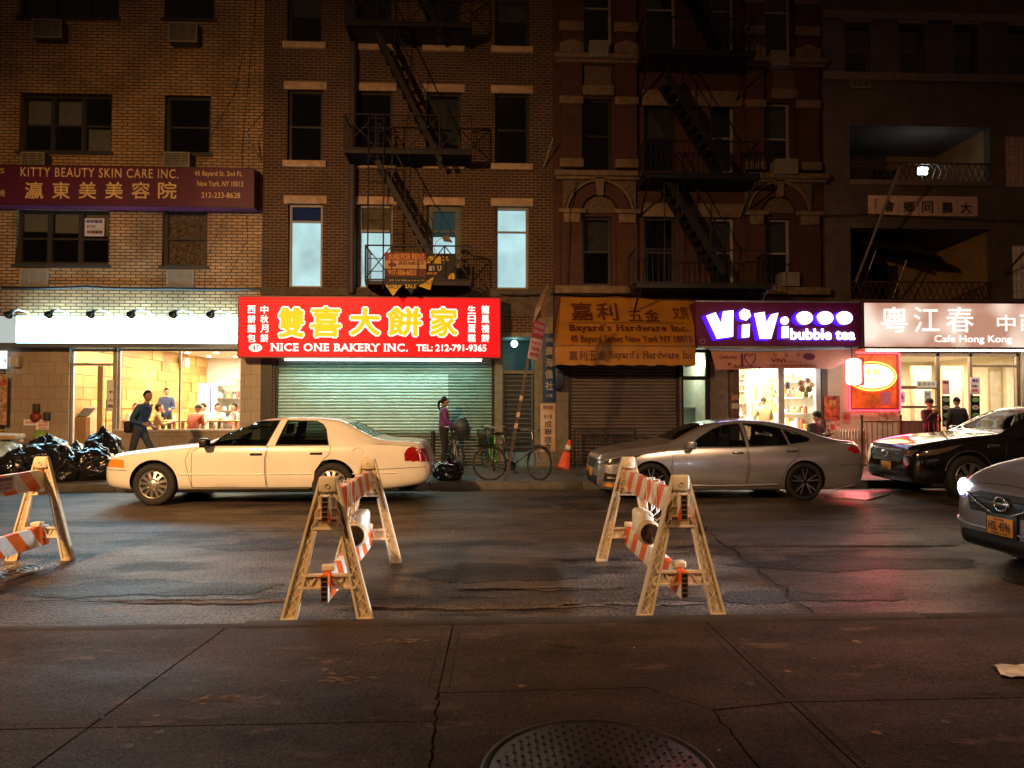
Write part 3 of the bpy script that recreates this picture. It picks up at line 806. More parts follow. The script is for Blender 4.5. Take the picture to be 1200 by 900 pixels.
# pilasters with bases and caps, ledges, lintel bands, arches
m = MB(); st = MB(); cv = MB()
zl = [at(800, 71, F).z, at(800, 206, F).z]
pil = [(657, 681), (721, 745), (873, 893), (932, 957)]
zt_, z335, z250 = ZT, at(800, 338, F).z, at(800, 250, F).z
for (a, c) in pil:
    xa, xc = at(a, 150, F).x, at(c, 150, F).x
    m.box(xa, xc, F - .14, F - .002, zl[0] + .12, ZT - .3); m.box(xa, xc, F - .14, F - .002, zl[1] + .12, zl[0] - .12)
    m.box(xa, xc, F - .12, F - .002, z335, z250)
    st.rbox(xa - .05, xc + .05, F - .19, F - .142, at(800, 43, F).z - .0, at(800, 19, F).z - .28, .02)
    for (p0, p1) in ((-8, 6), (118, 127), (190, 200)):
        st.rbox(xa - .04, xc + .04, F - .19, F - .1, at(800, p1, F).z, at(800, p0, F).z, .02)
    st.prism([(xa - .04, at(800, 68, F).z), (xc + .04, at(800, 68, F).z), (xc + .04, at(800, 58, F).z), ((xa + xc) / 2, at(800, 53, F).z), (xa - .04, at(800, 58, F).z)], F - .2, F - .1)
    st.rbox(xa - .08, xc + .08, F - .2, F - .1, at(800, 253, F).z, at(800, 248, F).z, .015)
    st.rbox(xa + .05, xc - .05, F - .2, F - .1, at(800, 264, F).z, at(800, 253.5, F).z, .02)
for (a, c) in ((648, 750), (872, 967)):
    xa, xc = at(a, 150, F).x, at(c, 150, F).x
    for z in zl:
        st.rbox(xa + .02, xc - .02, F - .26, F - .01, z - .10, z + .04, .03); st.rbox(xa + .06, xc - .06, F - .2, F - .012, z - .18, z - .102, .02)
    st.rbox(xa + .02, xc - .02, F - .24, F - .01, at(800, 346, F).z, at(800, 337, F).z, .03)
    # carved panels under the upper windows
    pa, pc = xa + (xc - xa) * .36, xc - (xc - xa) * .33
    cv.box(pa, pc, F - .05, F - .003, at(800, 102, F).z, at(800, 80, F).z)
    st.rbox(pa - .06, pc + .06, F - .12, F - .003, at(800, 115, F).z, at(800, 103.5, F).z, .015)
for (p0, p1) in ((107, 125), (239, 255)):
    st.rbox(at(752, 150, F).x, at(870, 150, F).x, F - .07, F - .003, at(800, p1, F).z, at(800, p0, F).z, .015)
def ring(mb, cx, cz, r0, r1, y0, y1, mi=0, n=18, a0=0, a1=math.pi):
    for k in range(n):
        t0, t1 = a0 + (a1 - a0) * k / n, a0 + (a1 - a0) * (k + 1) / n
        P = [(cx + r * math.cos(t), cz + r * math.sin(t)) for (r, t) in ((r0, t0), (r1, t0), (r1, t1), (r0, t1))]
        mb.prism(P, y0, y1, 'XZ', mi)
for (ax, hwid) in ((702, 39), (911, 36)):
    ar, ar2 = MB(), MB()
    cx = at(ax, 250, F).x; cz = at(ax, 251, F).z; ro = at(ax + hwid, 250, F).x - cx; k = ro / .78
    ring(ar, cx, cz, ro * .56, ro * .90, F - .12, F - .003)
    ring(ar2, cx, cz, ro * .95, ro * 1.02, F - .14, F - .003)
    ar.build('brick_arch', M_B3, b3); ar2.build('stone_arch', M_STONE3, b3)
    n = 12; pl = [(cx + ro * .5 * math.cos(math.pi * i / n), cz + ro * .5 * math.sin(math.pi * i / n)) for i in range(n + 1)]
    cv.prism(pl, F - .09, F - .003)
    for sg in (-1, 1):
        arc = [(cx + sg * ro * 1.05 * math.cos(t), cz + ro * 1.05 * math.sin(t)) for t in [math.pi / 2 * i / 8 for i in range(1, 8)]]
        cv.prism([(cx + sg * ro * 1.09, cz + .02), (cx + sg * ro * 1.09, cz + ro * 1.08)] + [(cx + sg * .12, cz + ro * 1.08)] + arc[::-1], F - .08, F - .003)
    st.prism([(cx - .07, cz + ro * .5), (cx + .07, cz + ro * .5), (cx + .12, cz + ro * 1.1), (cx - .12, cz + ro * 1.1)], F - .2, F - .06)
islands(m, "brick_pilaster", M_B3, b3); islands(st, "stone_moulding", M_STONE3, b3, 40); islands(cv, "carved_panel", M_CARVE, b3)
shut_m = mat("brown_shutter", (.14, .105, .095), .5, .3, var=.2, nscale=2.5)
shutter("roll_shutter", b3, hw[0] + .06, hw[1] - .06, hw[2], hw[3], F + .08, [shut_m, shut_m, shut_m, M_GAP], pitch=.082)
m = MB(); m.box(X23 + .004, hw[0] - .004, F - .06, F - .002, WALK + .002, hw[3] + .4); m.box(hw[1] + .0, gd[0] - .002, F - .06, F - .002, WALK + .002, hw[3])
m.box(gd[1] + .002, vv[0] - .002, F - .06, F - .002, WALK + .002, vv[3]); m.box(vv[1] + .004, X34 - .005, F - .06, F - .002, WALK + .002, vv[3])
islands(m, "shop_pier", mat("grey_brown_pier", (.16, .13, .11), .7, var=.25), b3)
# narrow glazed street door with a pale lit hall
m = MB(); x0, x1, z0, z1 = gd; zm = at(815, 443, F).z; zk = at(815, 497, F).z
m.box(x0 + .003, x0 + .07, F + .01, F + .08, z0, z1 - .003); m.box(x1 - .1, x1 - .003, F + .01, F + .08, z0, z1 - .003)
for (a, c) in ((z1 - .07, z1 - .003), (zm - .05, zm + .05), (z0, zk)): m.box(x0 + .07, x1 - .1, F + .01, F + .08, a, c)
gdo = m.build("hall_door", M_BLACK, b3)
m = MB(); m.box(x0 + .072, x1 - .102, F + .04, F + .045, zk + .002, zm - .052); m.box(x0 + .072, x1 - .102, F + .04, F + .045, zm + .052, z1 - .072); m.build("pane", MATS["clear_glass"], gdo)
hl = room("hall", x0 - .5, x1 + .4, F + .23, F + 4, WALK, z1 + .1, mat("pale_green_wall", (.55, .6, .5), .6), M_WALKF, M_CREAM, b3)
m = MB(); m.box(x0 + .1, x0 + .85, F + 1.5, F + 1.8, WALK, 1.55); m.box(x0 + .05, x0 + .9, F + 1.45, F + 1.85, 1.55, 1.6); m.build("mailbox_cabinet", mat("green_grey_cabinet", (.3, .36, .31), .5), hl)
lamp("hall_light", 'POINT', ((x0 + x1) / 2, F + 1.2, z1 - .25), 36, (.85, 1, .78), size=.1)
# bubble tea shop front and room
x0, x1, z0, z1 = vv; xm0, xm1 = at(912, 470, F).x, at(919, 470, F).x
m = MB(); m.box(x0 + .003, x0 + .09, F - .02, F + .08, z0, z1 - .003); m.box(x1 - .13, x1 - .003, F - .02, F + .08, z0, z1 - .003); m.box(xm0, xm1, F - .02, F + .08, z0, z1 - .12); m.box(x0 + .09, x1 - .13, F - .02, F + .08, z1 - .12, z1 - .003)
m.box(x0 + .09, xm0 - .002, F - .02, F + .08, z0, z0 + .3); m.box(xm1 + .002, x1 - .13, F - .02, F + .08, z0, z0 + .18)
vf = m.build("shop_front", mat("pale_grey_frame", (.60, .60, .62), .4, .3), b3)
m = MB(); m.box(x0 + .092, xm0 - .002, F + .03, F + .036, z0 + .302, z1 - .122); m.box(xm1 + .002, x1 - .132, F + .03, F + .036, z0 + .182, z1 - .122); m.build("pane", MATS["clear_glass"], vf)
vr = room("tea_shop_room", x0 - .3, X34 - .12, F + .23, F + 5.5, WALK, 3.1, mat("warm_white_wall", (.80, .76, .66), .6), mat("tan_floor", (.5, .42, .33), .5), M_CREAM, b3)
for j in range(2):
    lamp("tea_shop_ceiling_light", 'AREA', ((x0 + x1) / 2, F + 1.2 + j * 2.6, 3.02), 400, (1, .88, .68), ((x0 + x1) / 2, F + 1.2 + j * 2.6, 0), 1.9, .9)
# counter, shelves and menu boards inside
m = MB(); ym = F + 3.6
m.box(x0 - .3, x1 + .1, ym, ym + .6, WALK, 1.2, 0); m.build("counter", mat("salmon_counter", (.75, .38, .27), .5), vr)
m = MB(); r9 = random.Random(5)
for k in range(4):
    m.box(x0 - .3, x1 + .1, F + 5.2, F + 5.48, 1.3 + k * .4, 1.32 + k * .4, 0)
islands(m, "wall_shelf", M_WHITE, vr)
m = MB()
cols9 = [mat("jar_red", (.6, .1, .06), .4), mat("jar_orange", (.8, .35, .06), .4), mat("jar_green", (.2, .35, .12), .4), mat("jar_white", (.8, .78, .7), .4), mat("jar_brown", (.25, .12, .06), .4)]
for k in range(4):
    x = x0 - .25
    while x < x1:
        w = r9.uniform(.06, .16); h = r9.uniform(.1, .28); m.lathe([(w / 2, 0), (w / 2, h * .8), (w * .3, h), (0, h)], (x + w / 2, F + 5.3, 1.322 + k * .4), n=8, mi=r9.randrange(5)); x += w + r9.uniform(.02, .12)
m.build("jars", cols9, vr)["kind"] = "stuff"
XRW = X34 - .125
m = MB(); m.box(XRW - .06, XRW, F + 3.0, F + 3.75, WALK, 2.45); m.build("orange_door", mat("orange_door_paint", (.75, .38, .12), .5), vr)
for k in range(4):
    m = MB(); m.box(XRW - .28, XRW, F + .5, F + 2.7, 1.0 + k * .42, 1.02 + k * .42); m.build("side_shelf", M_WHITE, vr)
m = MB()
for k in range(4):
    y = F + .55
    while y < F + 2.6:
        w = r9.uniform(.07, .2); h = r9.uniform(.1, .3); m.lathe([(w / 2, 0), (w / 2, h * .8), (w * .3, h), (0, h)], (XRW - .15, y + w / 2, 1.022 + k * .42), n=8, mi=r9.randrange(5)); y += w + r9.uniform(.01, .1)
m.build("goods", cols9, vr)["kind"] = "stuff"
m = MB()
for k in range(5):
    y = F + 3.9 + k * .3; m.box(XRW - .012, XRW - .001, y, y + .24, 1.3 + (k % 2) * .5, 1.75 + (k % 2) * .5, k % 5)
islands(m, "menu_card", cols9, vr)
# decals on the tea shop glass
m = MB()
for (px, py, r_, k) in ((939, 449, .085, 3), (947, 446, .075, 3), (940, 456, .08, 0), (948, 456, .085, 2), (945, 462, .06, 4), (952, 451, .06, 1)):
    p = at(px, py, F + .02); m.lathe([(r_, 0), (r_, -.004), (0, -.004)], (p.x, F + .024, p.z), 'Y', 16, k); m.lathe([(r_ * .6, -.005), (r_ * .5, -.008), (0, -.008)], (p.x, F + .024, p.z), 'Y', 12, (k + 2) % 5)
m.build("drink_decal", cols9, vf)

# ---------------------------------------------------------------- stucco building with recessed balconies
b4 = thing("stucco_building", "dark grey stucco building with deep recessed balconies above the cafe", "building")
def wr4(a, t, c, s, ref): 
    r = wr(a, t, c, s); return (r[0], r[1], at(ref, s, F).z, at(ref, t, F).z)
h4 = []
for k, (a, c) in enumerate(((990, 1020), (1054, 1084), (1118, 1147), (1181, 1210))):
    h4.append(wr(a, 27 + k * 3.2, c, 84 + k * 2.6))
hz0, hz1 = h4[0][2], h4[0][3]
h4 = [(h[0], h[1], hz0, hz1) for h in h4]
rc1 = wr(996, 148, 1160, 212); rc2 = wr(997, 268, 1164, 352)
sb1 = wr(1178, 160, 1240, 219); sb2 = wr(1186, 288, 1250, 350)
cf = wr(1052, 414, 1196, 545); cf = (cf[0], cf[1], WALK + .002, at(1120, 414, F).z)
cf_r = 16.8
m = MB(); wall_mesh(m, X34, XR, 0, ZT, F, h4 + [rc1, rc2, sb1, sb2, cf]); shell(m, X34, XR, ZT)
m.build("wall", [M_STUCCO, M_STUCCO], b4)
for h in h4: window(b4, h, 1, .45, fm=mat("brown_frame", (.10, .075, .06), .6), blinds=[(0, .45, .95, M_CURT)])
m = MB()
for zz in (h4[0][3] + .20, h4[0][2] - .12): m.rbox(X34 + .004, XR, F - .08, F - .003, zz - .11, zz + .09, .02)
for h in h4: m.rbox(h[0] - .05, h[1] + .05, F - .06, F - .003, h[3] + .002, h[3] + .088, .01)
for rcx in (rc1, rc2): m.rbox(rcx[0] - .02, rcx[1] + .02, F - .1, F + .18, rcx[2] - .14, rcx[2] - .004, .02)
islands(m, "stone_ledge", mat("dusky_ledge", (.21, .15, .13), .85, var=.2), b4, 40)
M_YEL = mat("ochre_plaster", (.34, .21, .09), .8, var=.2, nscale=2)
for rcx in (rc1, rc2):
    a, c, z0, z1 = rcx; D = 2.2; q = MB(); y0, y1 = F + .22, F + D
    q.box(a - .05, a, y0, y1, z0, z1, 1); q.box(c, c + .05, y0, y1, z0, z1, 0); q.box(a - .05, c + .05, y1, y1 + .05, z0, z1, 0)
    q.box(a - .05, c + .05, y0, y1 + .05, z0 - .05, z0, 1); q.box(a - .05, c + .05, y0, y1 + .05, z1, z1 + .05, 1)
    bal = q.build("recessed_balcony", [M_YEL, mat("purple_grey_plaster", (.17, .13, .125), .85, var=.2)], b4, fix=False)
    q = MB(); w = c - a
    for (u0, u1) in ((.12, .36), (.48, .68)):
        q.box(a + w * u0, a + w * u1, y1 - .02, y1 - .002, z0 + .05, z0 + (z1 - z0) * .72)
    islands(q, "balcony_door", M_FRAMED, bal)
    # lattice balustrade
    q = MB(); hb = .46; q.box(a + .01, c - .01, F + .05, F + .09, z0 + hb, z0 + hb + .04); q.box(a + .01, c - .01, F + .05, F + .09, z0 + .005, z0 + .04)
    n = 22; ww = (c - a - .02) / n
    for i in range(n):
        xa = a + .01 + i * ww
        q.bar((xa, F + .07, z0 + .04), (xa + ww, F + .07, z0 + hb), .016, .016); q.bar((xa + ww, F + .07, z0 + .04), (xa, F + .07, z0 + hb), .016, .016)
    q.build("balustrade", mat("rust_iron", (.10, .055, .04), .6, .3), bal)
# pierced screen blocks
for (sbx, mm) in ((sb1, mat("rosy_screen_block", (.62, .42, .34), .8)), (sb2, mat("pale_screen_block", (.78, .72, .62), .8))):
    q = MB(); a, c, z0, z1 = sbx; s = .23; nx_ = int((c - a) / s) ; nz = int(round((z1 - z0) / s)); sx_, sz_ = (c - a) / nx_, (z1 - z0) / nz
    for i in range(nx_):
        for j in range(nz):
            x, z = a + i * sx_, z0 + j * sz_; t = .022; y0, y1 = F + .02, F + .12
            cx, cz = x + sx_ / 2, z + sz_ / 2
            q.box(x, x + t, y0, y1, z, z + sz_); q.box(x + sx_ - t, x + sx_, y0, y1, z, z + sz_); q.box(x + t, x + sx_ - t, y0, y1, z, z + t); q.box(x + t, x + sx_ - t, y0, y1, z + sz_ - t, z + sz_)
            q.bar((x + t, F + .07, z + t), (x + sx_ - t, F + .07, z + sz_ - t), .022, .08); q.bar((x + sx_ - t, F + .072, z + t), (x + t, F + .072, z + sz_ - t), .022, .08)
            q.bar((x + t, F + .071, cz), (x + sx_ - t, F + .071, cz), .022, .075); q.bar((cx, F + .069, z + t), (cx, F + .069, z + sz_ - t), .022, .075)
    q.build("pierced_screen", mm, b4)
# cafe front: frames, door, room
x0, x1, z0, z1 = cf
M_CAFEW = mat("cafe_cream_tile", (.62, .56, .45), .5, var=.1, nscale=2)
q = MB(); q.box(X34 + .005, x0 - .002, F - .05, F - .002, WALK + .002, z1 + .1); q.box(x1 + .002, XR - .2, F - .05, F - .002, WALK + .002, z1 + .1)
islands(q, "cafe_front_wall", M_CAFEW, b4)
q = MB(); zs = at(1068, 493, F).z; zr = at(1068, 454, F).z; zr2 = at(1068, 477, F).z
def vx(p): return at(p, 465, F).x
for p, w in ((1052, .07), (1098, .09), (1137, .07), (1192, .07)): q.box(vx(p), vx(p) + w, F + .0, F + .08, z0, z1 - .003)
q.box(vx(1052) + .07, vx(1098), F + .01, F + .07, zr - .04, zr + .04); q.box(vx(1052) + .07, vx(1098), F + .01, F + .07, zr2 - .03, zr2 + .03); q.box(vx(1052) + .07, vx(1098), F + .01, F + .07, z0, zs)
q.box(x0 + .07, x1 - .02, F + .0, F + .08, z1 - .08, z1 - .004)
zd = at(1170, 429, F).z
q.box(vx(1137) + .07, vx(1192), F + .01, F + .07, zd - .03, zd + .03)
cff = q.build("cafe_front", mat("bronze_frame", (.28, .20, .15), .4, .4), b4)
q = MB(); q.box(vx(1052) + .072, vx(1098) - .002, F + .03, F + .036, zs + .002, z1 - .082); q.box(vx(1137) + .072, vx(1192) - .002, F + .03, F + .036, z0 + .02, z1 - .082); q.build("pane", MATS["clear_glass"], cff)
cr = room("cafe_room", x0 - .8, x1 + .9, F + .23, F + 5, WALK, z1 + .08, mat("cafe_wall", (.80, .72, .55), .6, var=.06), mat("cafe_floor", (.35, .26, .18), .4), M_CREAM, b4)
q = MB()
for (pa, pb, c0) in ((1068, 1092, 0), (1104, 1130, 0), (1158, 1176, 0)):
    xa, xb = at(pa, 465, F + 1.6).x, at(pb, 465, F + 1.6).x
    q.box(xa, xb, F + 1.6, F + 1.66, WALK, 2.75, 0); q.box(xa + .08, xb - .08, F + 1.59, F + 1.599, .4, 2.6, 1)
q.build("inner_door", [mat("tan_door_frame", (.55, .42, .26), .5), mat("cream_door", (.75, .68, .55), .5)], cr)
lamp("cafe_ceiling_light", 'AREA', ((x0 + x1) / 2, F + .9, z1 - .02), 170, (1, .84, .58), ((x0 + x1) / 2, F + .9, 0), 3.0, 1.0)
lamp("cafe_ceiling_light", 'AREA', ((x0 + x1) / 2, F + 3.4, z1 - .02), 170, (1, .84, .58), ((x0 + x1) / 2, F + 3.4, 0), 3.0, 1.0)
# ================================================================== SIGNS
SERIF = {'N': ([.1, .9], [.12, .85]), 'I': ([.5], [.5]), 'C': ([], []), 'E': ([.12], [.12]), 'O': ([], []), 'B': ([.1], [.1]), 'A': ([.08, .92], []), 'K': ([.12, .9], [.12, .85]),
         'R': ([.12, .9], [.1]), 'Y': ([.5], [.1, .9]), 'T': ([.5], []), 'L': ([.12], [.12]), 'H': ([.12, .88], [.12, .88]), 'n': ([.14, .86], [.1]), 'y': ([], [.1, .9]), 'r': ([.25], [.15]), 'd': ([], [.8]), 'a': ([.9], []), 'w': ([], [.05, .95]), '1': ([.6], [])}
def serif_letters(body, x0, x1, z0, z1, Y, m, parent, bold=.02, lean=0, name="lettering"):
    """slab-serif lettering: plain letters with square feet added to the stems"""
    full = text_mesh(body, bold, 0, 0, 1.12)
    xs = [v.co.x for v in full.vertices]; ys = [v.co.y for v in full.vertices]
    ax, bx, ay, by = min(xs), max(xs), min(ys), max(ys)
    sx, sz = (x1 - x0) / (bx - ax), (z1 - z0) / (by - ay)
    q = MB()
    q.add([(x0 + (v.co.x - ax) * sx, Y + lean * (v.co.y - ay) * sz, z0 + (v.co.y - ay) * sz) for v in full.vertices], [list(p.vertices) for p in full.polygons])
    for i, ch in enumerate(body):
        if ch not in SERIF: continue
        pre = text_mesh(body[:i + 1], bold, 0, 0, 1.12); one = text_mesh(ch, bold, 0, 0, 1.12)
        px = max(v.co.x for v in pre.vertices); wx = max(v.co.x for v in one.vertices) - min(v.co.x for v in one.vertices)
        lo = min(v.co.y for v in one.vertices); hi = max(v.co.y for v in one.vertices)
        for (spots, yy) in ((SERIF[ch][0], lo), (SERIF[ch][1], hi)):
            for s in spots:
                cx = px - wx + wx * s; hw = .13 if len(body) < 30 else .1; t = .085
                yl, yh = (yy, yy + t) if yy == lo else (yy - t, yy)
                P = [(cx - hw, yl), (cx + hw, yl), (cx + hw, yh), (cx - hw, yh)]
                q.add([(x0 + (a - ax) * sx, Y - .002 + lean * (b - ay) * sz, z0 + (b - ay) * sz) for a, b in P], [(0, 1, 2, 3)])
    return q.build(name, m, parent, fix=False)
def serif_px(body, px0, py0, px1, py1, Y, m, parent, **k):
    return serif_letters(body, *rect(px0, py0, px1, py1, Y), Y, m, parent, **k)
def frame_box(mb, x0, x1, z0, z1, y0, y1, t, mi=0):
    mb.box(x0, x0 + t, y0, y1, z0, z1, mi); mb.box(x1 - t, x1, y0, y1, z0, z1, mi)
    mb.box(x0 + t, x1 - t, y0, y1, z0, z0 + t, mi); mb.box(x0 + t, x1 - t, y0, y1, z1 - t, z1, mi)

# maroon awning sign
k = thing("awning_sign", "long dark maroon sign with gold lettering across the buff brick wall", "sign", group=None)
Yk = 17.12
x0, x1, z0, z1 = rect(-90, 194, 297, 240, Yk)
q = MB(); q.prism([(F - .003, z0), (Yk, z0), (Yk, z1 - .02), (F - .003, z1 + .06)], x0, x1, 'YZ')
q.build("sign_board", mat("maroon_board", (.095, .003, .036), .5, var=.12, nscale=1.5), k)
q = MB(); frame_box(q, x0 - .005, x1 + .02, z0 - .03, z1 - .0, Yk - .012, Yk - .001, .025); q.build("frame", mat("maroon_edge", (.04, .004, .010), .5), k)
M_GOLD = mat("gold_lettering", (.75, .52, .24), .5, var=.05)
letters_px("KITTY BEAUTY SKIN CARE INC.", 24, 197, 209, 208, Yk - .006, M_GOLD, k, bold=.012, spacing=1.15)
for ch, a, c in (("瀛", 29, 51), ("東", 61, 82), ("美", 92, 113), ("美", 123, 144), ("容", 154, 176), ("院", 185, 207)):
    letters_px(ch, a, 213, c, 233, Yk - .006, M_GOLD, k, bold=.018)
letters_px("45 Bayard St. 2nd FL.", 228, 200.5, 285, 208, Yk - .006, M_GOLD, k, bold=.006)
letters_px("New York, NY 10013", 231, 212, 285, 219.5, Yk - .006, M_GOLD, k, bold=.006)
letters_px("212-233-8628", 236, 225.5, 281.5, 232, Yk - .006, M_GOLD, k, bold=.006)
letters_px("CLASS", -28, 197, 5, 203, Yk - .006, M_GOLD, k); letters_px("專業護膚機", -36, 222, 6, 230, Yk - .006, M_GOLD, k)

# overexposed white shop sign
Yw = 17.2
k = thing("lightbox_sign", "long glowing white sign box above the restaurant window", "sign")
x0, x1, z0, z1 = rect(-70, 371, 279.5, 402, Yw)
xs_ = at(19, 386, Yw).x
q = MB(); q.box(xs_, x1, Yw, F - .07, z0, z1); q.build("light_panel", emis("white_sign_glow", (.42, .80, 1.0), 22.0), k)  # top face glows too, added in place of the lamps' spill on the brick
q = MB(); q.box(x0, xs_ - .002, Yw, F - .07, z0, z1); q.build("end_panel", emis("dim_sign_glow", (.55, .72, .78), .55), k)
q = MB(); q.box(x0, x1, Yw - .02, F - .065, z0 - .10, z0 - .002); q.build("bottom_rail", mat("blue_grey_rail", (.16, .20, .24), .4, .5), k)
letters_px("F", 139.5, 378, 143.5, 386, Yw - .004, mat("grey_letter", (.3, .28, .36), .5, emit=(.75, .72, .9), es=.9), k)
q_ = None
for i, p in enumerate((12, 59, 108, 155, 204, 248)):
    a = at(p, 366, 16.72); b = at(p + 22, 371, Yw + .1)
    t = thing("sign_lamp", "small dark spot lamp on a pale arm over the white sign", "lamp", (b.x, b.y, z1), 0, "spot lamps over the white sign")
    la = Vector((a.x - b.x, a.y - b.y, a.z - z1 - .02))
    if i == 0 or True:
        q = MB(); q.tube([(0, 0, 0), (0, -.03, .10), Vector((0, -.03, .13)) * .4 + la * .6 + Vector((0, 0, .07)), la], .016, 8); q.build("arm", mat("white_enamel", (.8, .8, .78), .35), t)
        q = MB(); M = Matrix.Translation(la) @ Matrix.Rotation(R(-55), 4, 'X')
        q.lathe([(.0, .11), (.045, .10), (.05, .02), (.10, -.09), (.095, -.09), (.045, .01), (0, .02)], n=16, M=M); q.build("shade", mat("navy_shade", (.02, .05, .07), .4), t)

# red bakery sign
Yr = 17.02
k = thing("bakery_sign", "glowing red bakery sign with yellow and white characters", "sign")
x0, x1, z0, z1 = rect(280, 349, 585.5, 418, Yr)
q = MB(); q.box(x0, x1, Yr, F - .11, z0, z1); q.build("light_panel", emis("red_sign_glow", (.74, .008, .012), .95, .2, .8), k)
q = MB(); frame_box(q, x0 - .03, x1 + .03, z0 - .03, z1 + .03, Yr - .01, F - .105, .029); q.build("frame", mat("red_frame", (.25, .02, .02), .45), k)
M_WL = emis("white_letter_glow", (1, .93, .90), 1.15); M_YL = emis("yellow_letter_glow", (1.0, .58, .015), .85)
def c6(x, y): return 270 + x / 3.333, 220 + y / 3.333
for ch, a, c, t, b_ in (("雙", 187, 288, 466, 586), ("喜", 312, 433, 464, 584), ("大", 466, 586, 468, 578), ("餅", 612, 748, 466, 580), ("家", 780, 888, 466, 582)):
    A, B = c6(a, t), c6(c, b_)
    letters_px(ch, A[0] - 1.6, A[1] - 1.5, B[0] + 1.6, B[1] + 1.5, Yr - .006, M_WL, k, bold=.085)
    letters_px(ch, A[0], A[1], B[0], B[1], Yr - .012, M_YL, k, bold=.034)
serif_px("NICE ONE BAKERY INC.", 317.5, 402.4, 478, 411.8, Yr - .008, M_WL, k, bold=.025)
letters_px("TEL: 212-791-9365", 487.7, 403.6, 570, 411.8, Yr - .008, M_WL, k, bold=.03)
for s, a, c in (("西餅麵包", 290, 299.5), ("中秋月餅", 305, 314.5), ("生日蛋糕", 548, 557.5), ("龍鳳禮餅", 564, 573.5)):
    for i, ch in enumerate(s):
        letters_px(ch, a, 358 + i * 11.1, c, 367.6 + i * 11.1, Yr - .008, M_WL, k, bold=.022)
cx, cz = at(299.5, 407.5, Yr).x, at(299.5, 407.5, Yr).z
q = MB(); q.prism([(cx + .155 * math.cos(t * math.pi / 12), cz + .095 * math.sin(t * math.pi / 12)) for t in range(24)], Yr - .010, Yr - .001); q.build("number_oval", M_WL, k)
letters_px("47", 295.5, 404, 303.5, 411, Yr - .014, mat("maroon_ink", (.2, .01, .015), .6), k, bold=.015)
# fluorescent tube fitting beneath the red sign
t = thing("tube_light", "white fluorescent tube fitting under the red bakery sign", "lamp", (at(450, 419, 17.2).x, 17.16, z0 - .04))
q = MB(); q.box(-2.4, 2.4, -.05, .05, 0, .035); q.build("housing", M_WHITE, t)
q = MB(); q.tube([(-2.35, 0, -.03), (2.35, 0, -.03)], .019, 8); q.build("tube", emis("tube_glow", (.62, 1.0, .93), 12), t)
lamp("tube_light_glow", 'AREA', (0, .02, -.07), 36, (.48, 1.0, .88), None, 4.6, .06, parent=t).rotation_euler = (R(-6), 0, 0)

# amber hardware awning
k = thing("shop_awning", "amber yellow awning of the closed hardware shop with dark lettering", "awning")
Ya = 16.62
xa0, xa1, zb, _ = rect(652, 405, 815, 410, Ya); zb = at(730, 405, Ya).z; zv = at(730, 428, Ya).z
xt0, xt1 = at(657, 350, F).x, at(812, 350, F).x; zt = at(730, 349, F).z
lean = (F - .02 - Ya) / (zt - zb)
M_AWN = mat("amber_canvas", (.38, .155, .012), .6, var=.16, nscale=2.0, bump=.15, bscale=6)
q = MB(); nx_ = 16
def aw(u, v):
    x = (xa0 + (xa1 - xa0) * u) * (1 - v) + (xt0 + (xt1 - xt0) * u) * v; z = zb + (zt - zb) * v
    return (x, Ya + (z - zb) * lean + .03 * math.sin(v * math.pi) * (1 + .4 * math.sin(u * 9)), z)
vs = [aw(i / nx_, j / 6) for j in range(7) for i in range(nx_ + 1)]
q.add(vs, [(j * (nx_ + 1) + i, j * (nx_ + 1) + i + 1, (j + 1) * (nx_ + 1) + i + 1, (j + 1) * (nx_ + 1) + i) for j in range(6) for i in range(nx_)], 0, True)
for x, xt in ((xa0, xt0), (xa1, xt1)): q.add([(x, Ya, zb), (xt, F - .02, zt), (x, F - .02, zb)], [(0, 1, 2)])
q.build("canopy", M_AWN, k, fix=False)
q = MB(); vs = []
for i in range(41):
    u = i / 40; vs += [(xa0 + (xa1 - xa0) * u, Ya - .004, zb - .012), (xa0 + (xa1 - xa0) * u, Ya - .006 + .018 * math.sin(u * 31), zv + .012 * math.sin(u * 44))]
q.add(vs, [(2 * i, 2 * i + 2, 2 * i + 3, 2 * i + 1) for i in range(40)], 0, True)
for x in (xa0, xa1): q.quad((x, Ya, zb - .012), (x, F - .05, zb - .012), (x, F - .05, zv), (x, Ya, zv))
q.build("valance", M_AWN, k, fix=False)
q = MB(); q.bar((xa0, Ya - .012, zb - .006), (xa1, Ya - .012, zb - .006), .02, .022); q.build("front_bar", mat("bronze_bar", (.10, .05, .015), .5), k)
M_INK = mat("maroon_paint", (.10, .018, .010), .6, var=.2)
def aw_letters(body, p0, y0, p1, y1, serif=False, bold=.01):
    # lettering lies on the sloping canvas
    za_, zc_ = y0, y1
    def onslope(px, py):
        lo, hi = 0.0, 1.0
        for _ in range(30):
            v = (lo + hi) / 2; z = zb + (zt - zb) * v; Y = Ya + (z - zb) * lean
            if at(px, py, Y).z > z: lo = v
            else: hi = v
        return at(px, py, Y)
    A, B = onslope(p0, y1), onslope(p1, y0)
    C_ = onslope(p0, y0)
    if serif: o = serif_letters(body, A.x, B.x, A.z, B.z, 0, M_INK, k, bold=bold)
    else: o = letters(body, A.x, B.x, A.z, B.z, 0, M_INK, k, bold=bold)
    for v in o.data.vertices: v.co.y += Ya + (v.co.z - zb) * lean - .022
    return o
aw_letters("嘉", 669.7, 354.5, 692.9, 375.5, bold=.012); aw_letters("利", 700, 355, 722, 375.5, bold=.012)
aw_letters("五金", 737, 363, 771, 376.5)
aw_letters("Bayard's Hardware Inc.", 668, 380.4, 805, 390, True, .016)
aw_letters("45 Bayard Street New York NY 10013", 669, 393.4, 809, 403.5)
aw_letters("文房", 789, 359, 804, 374, bold=0)
q = MB()
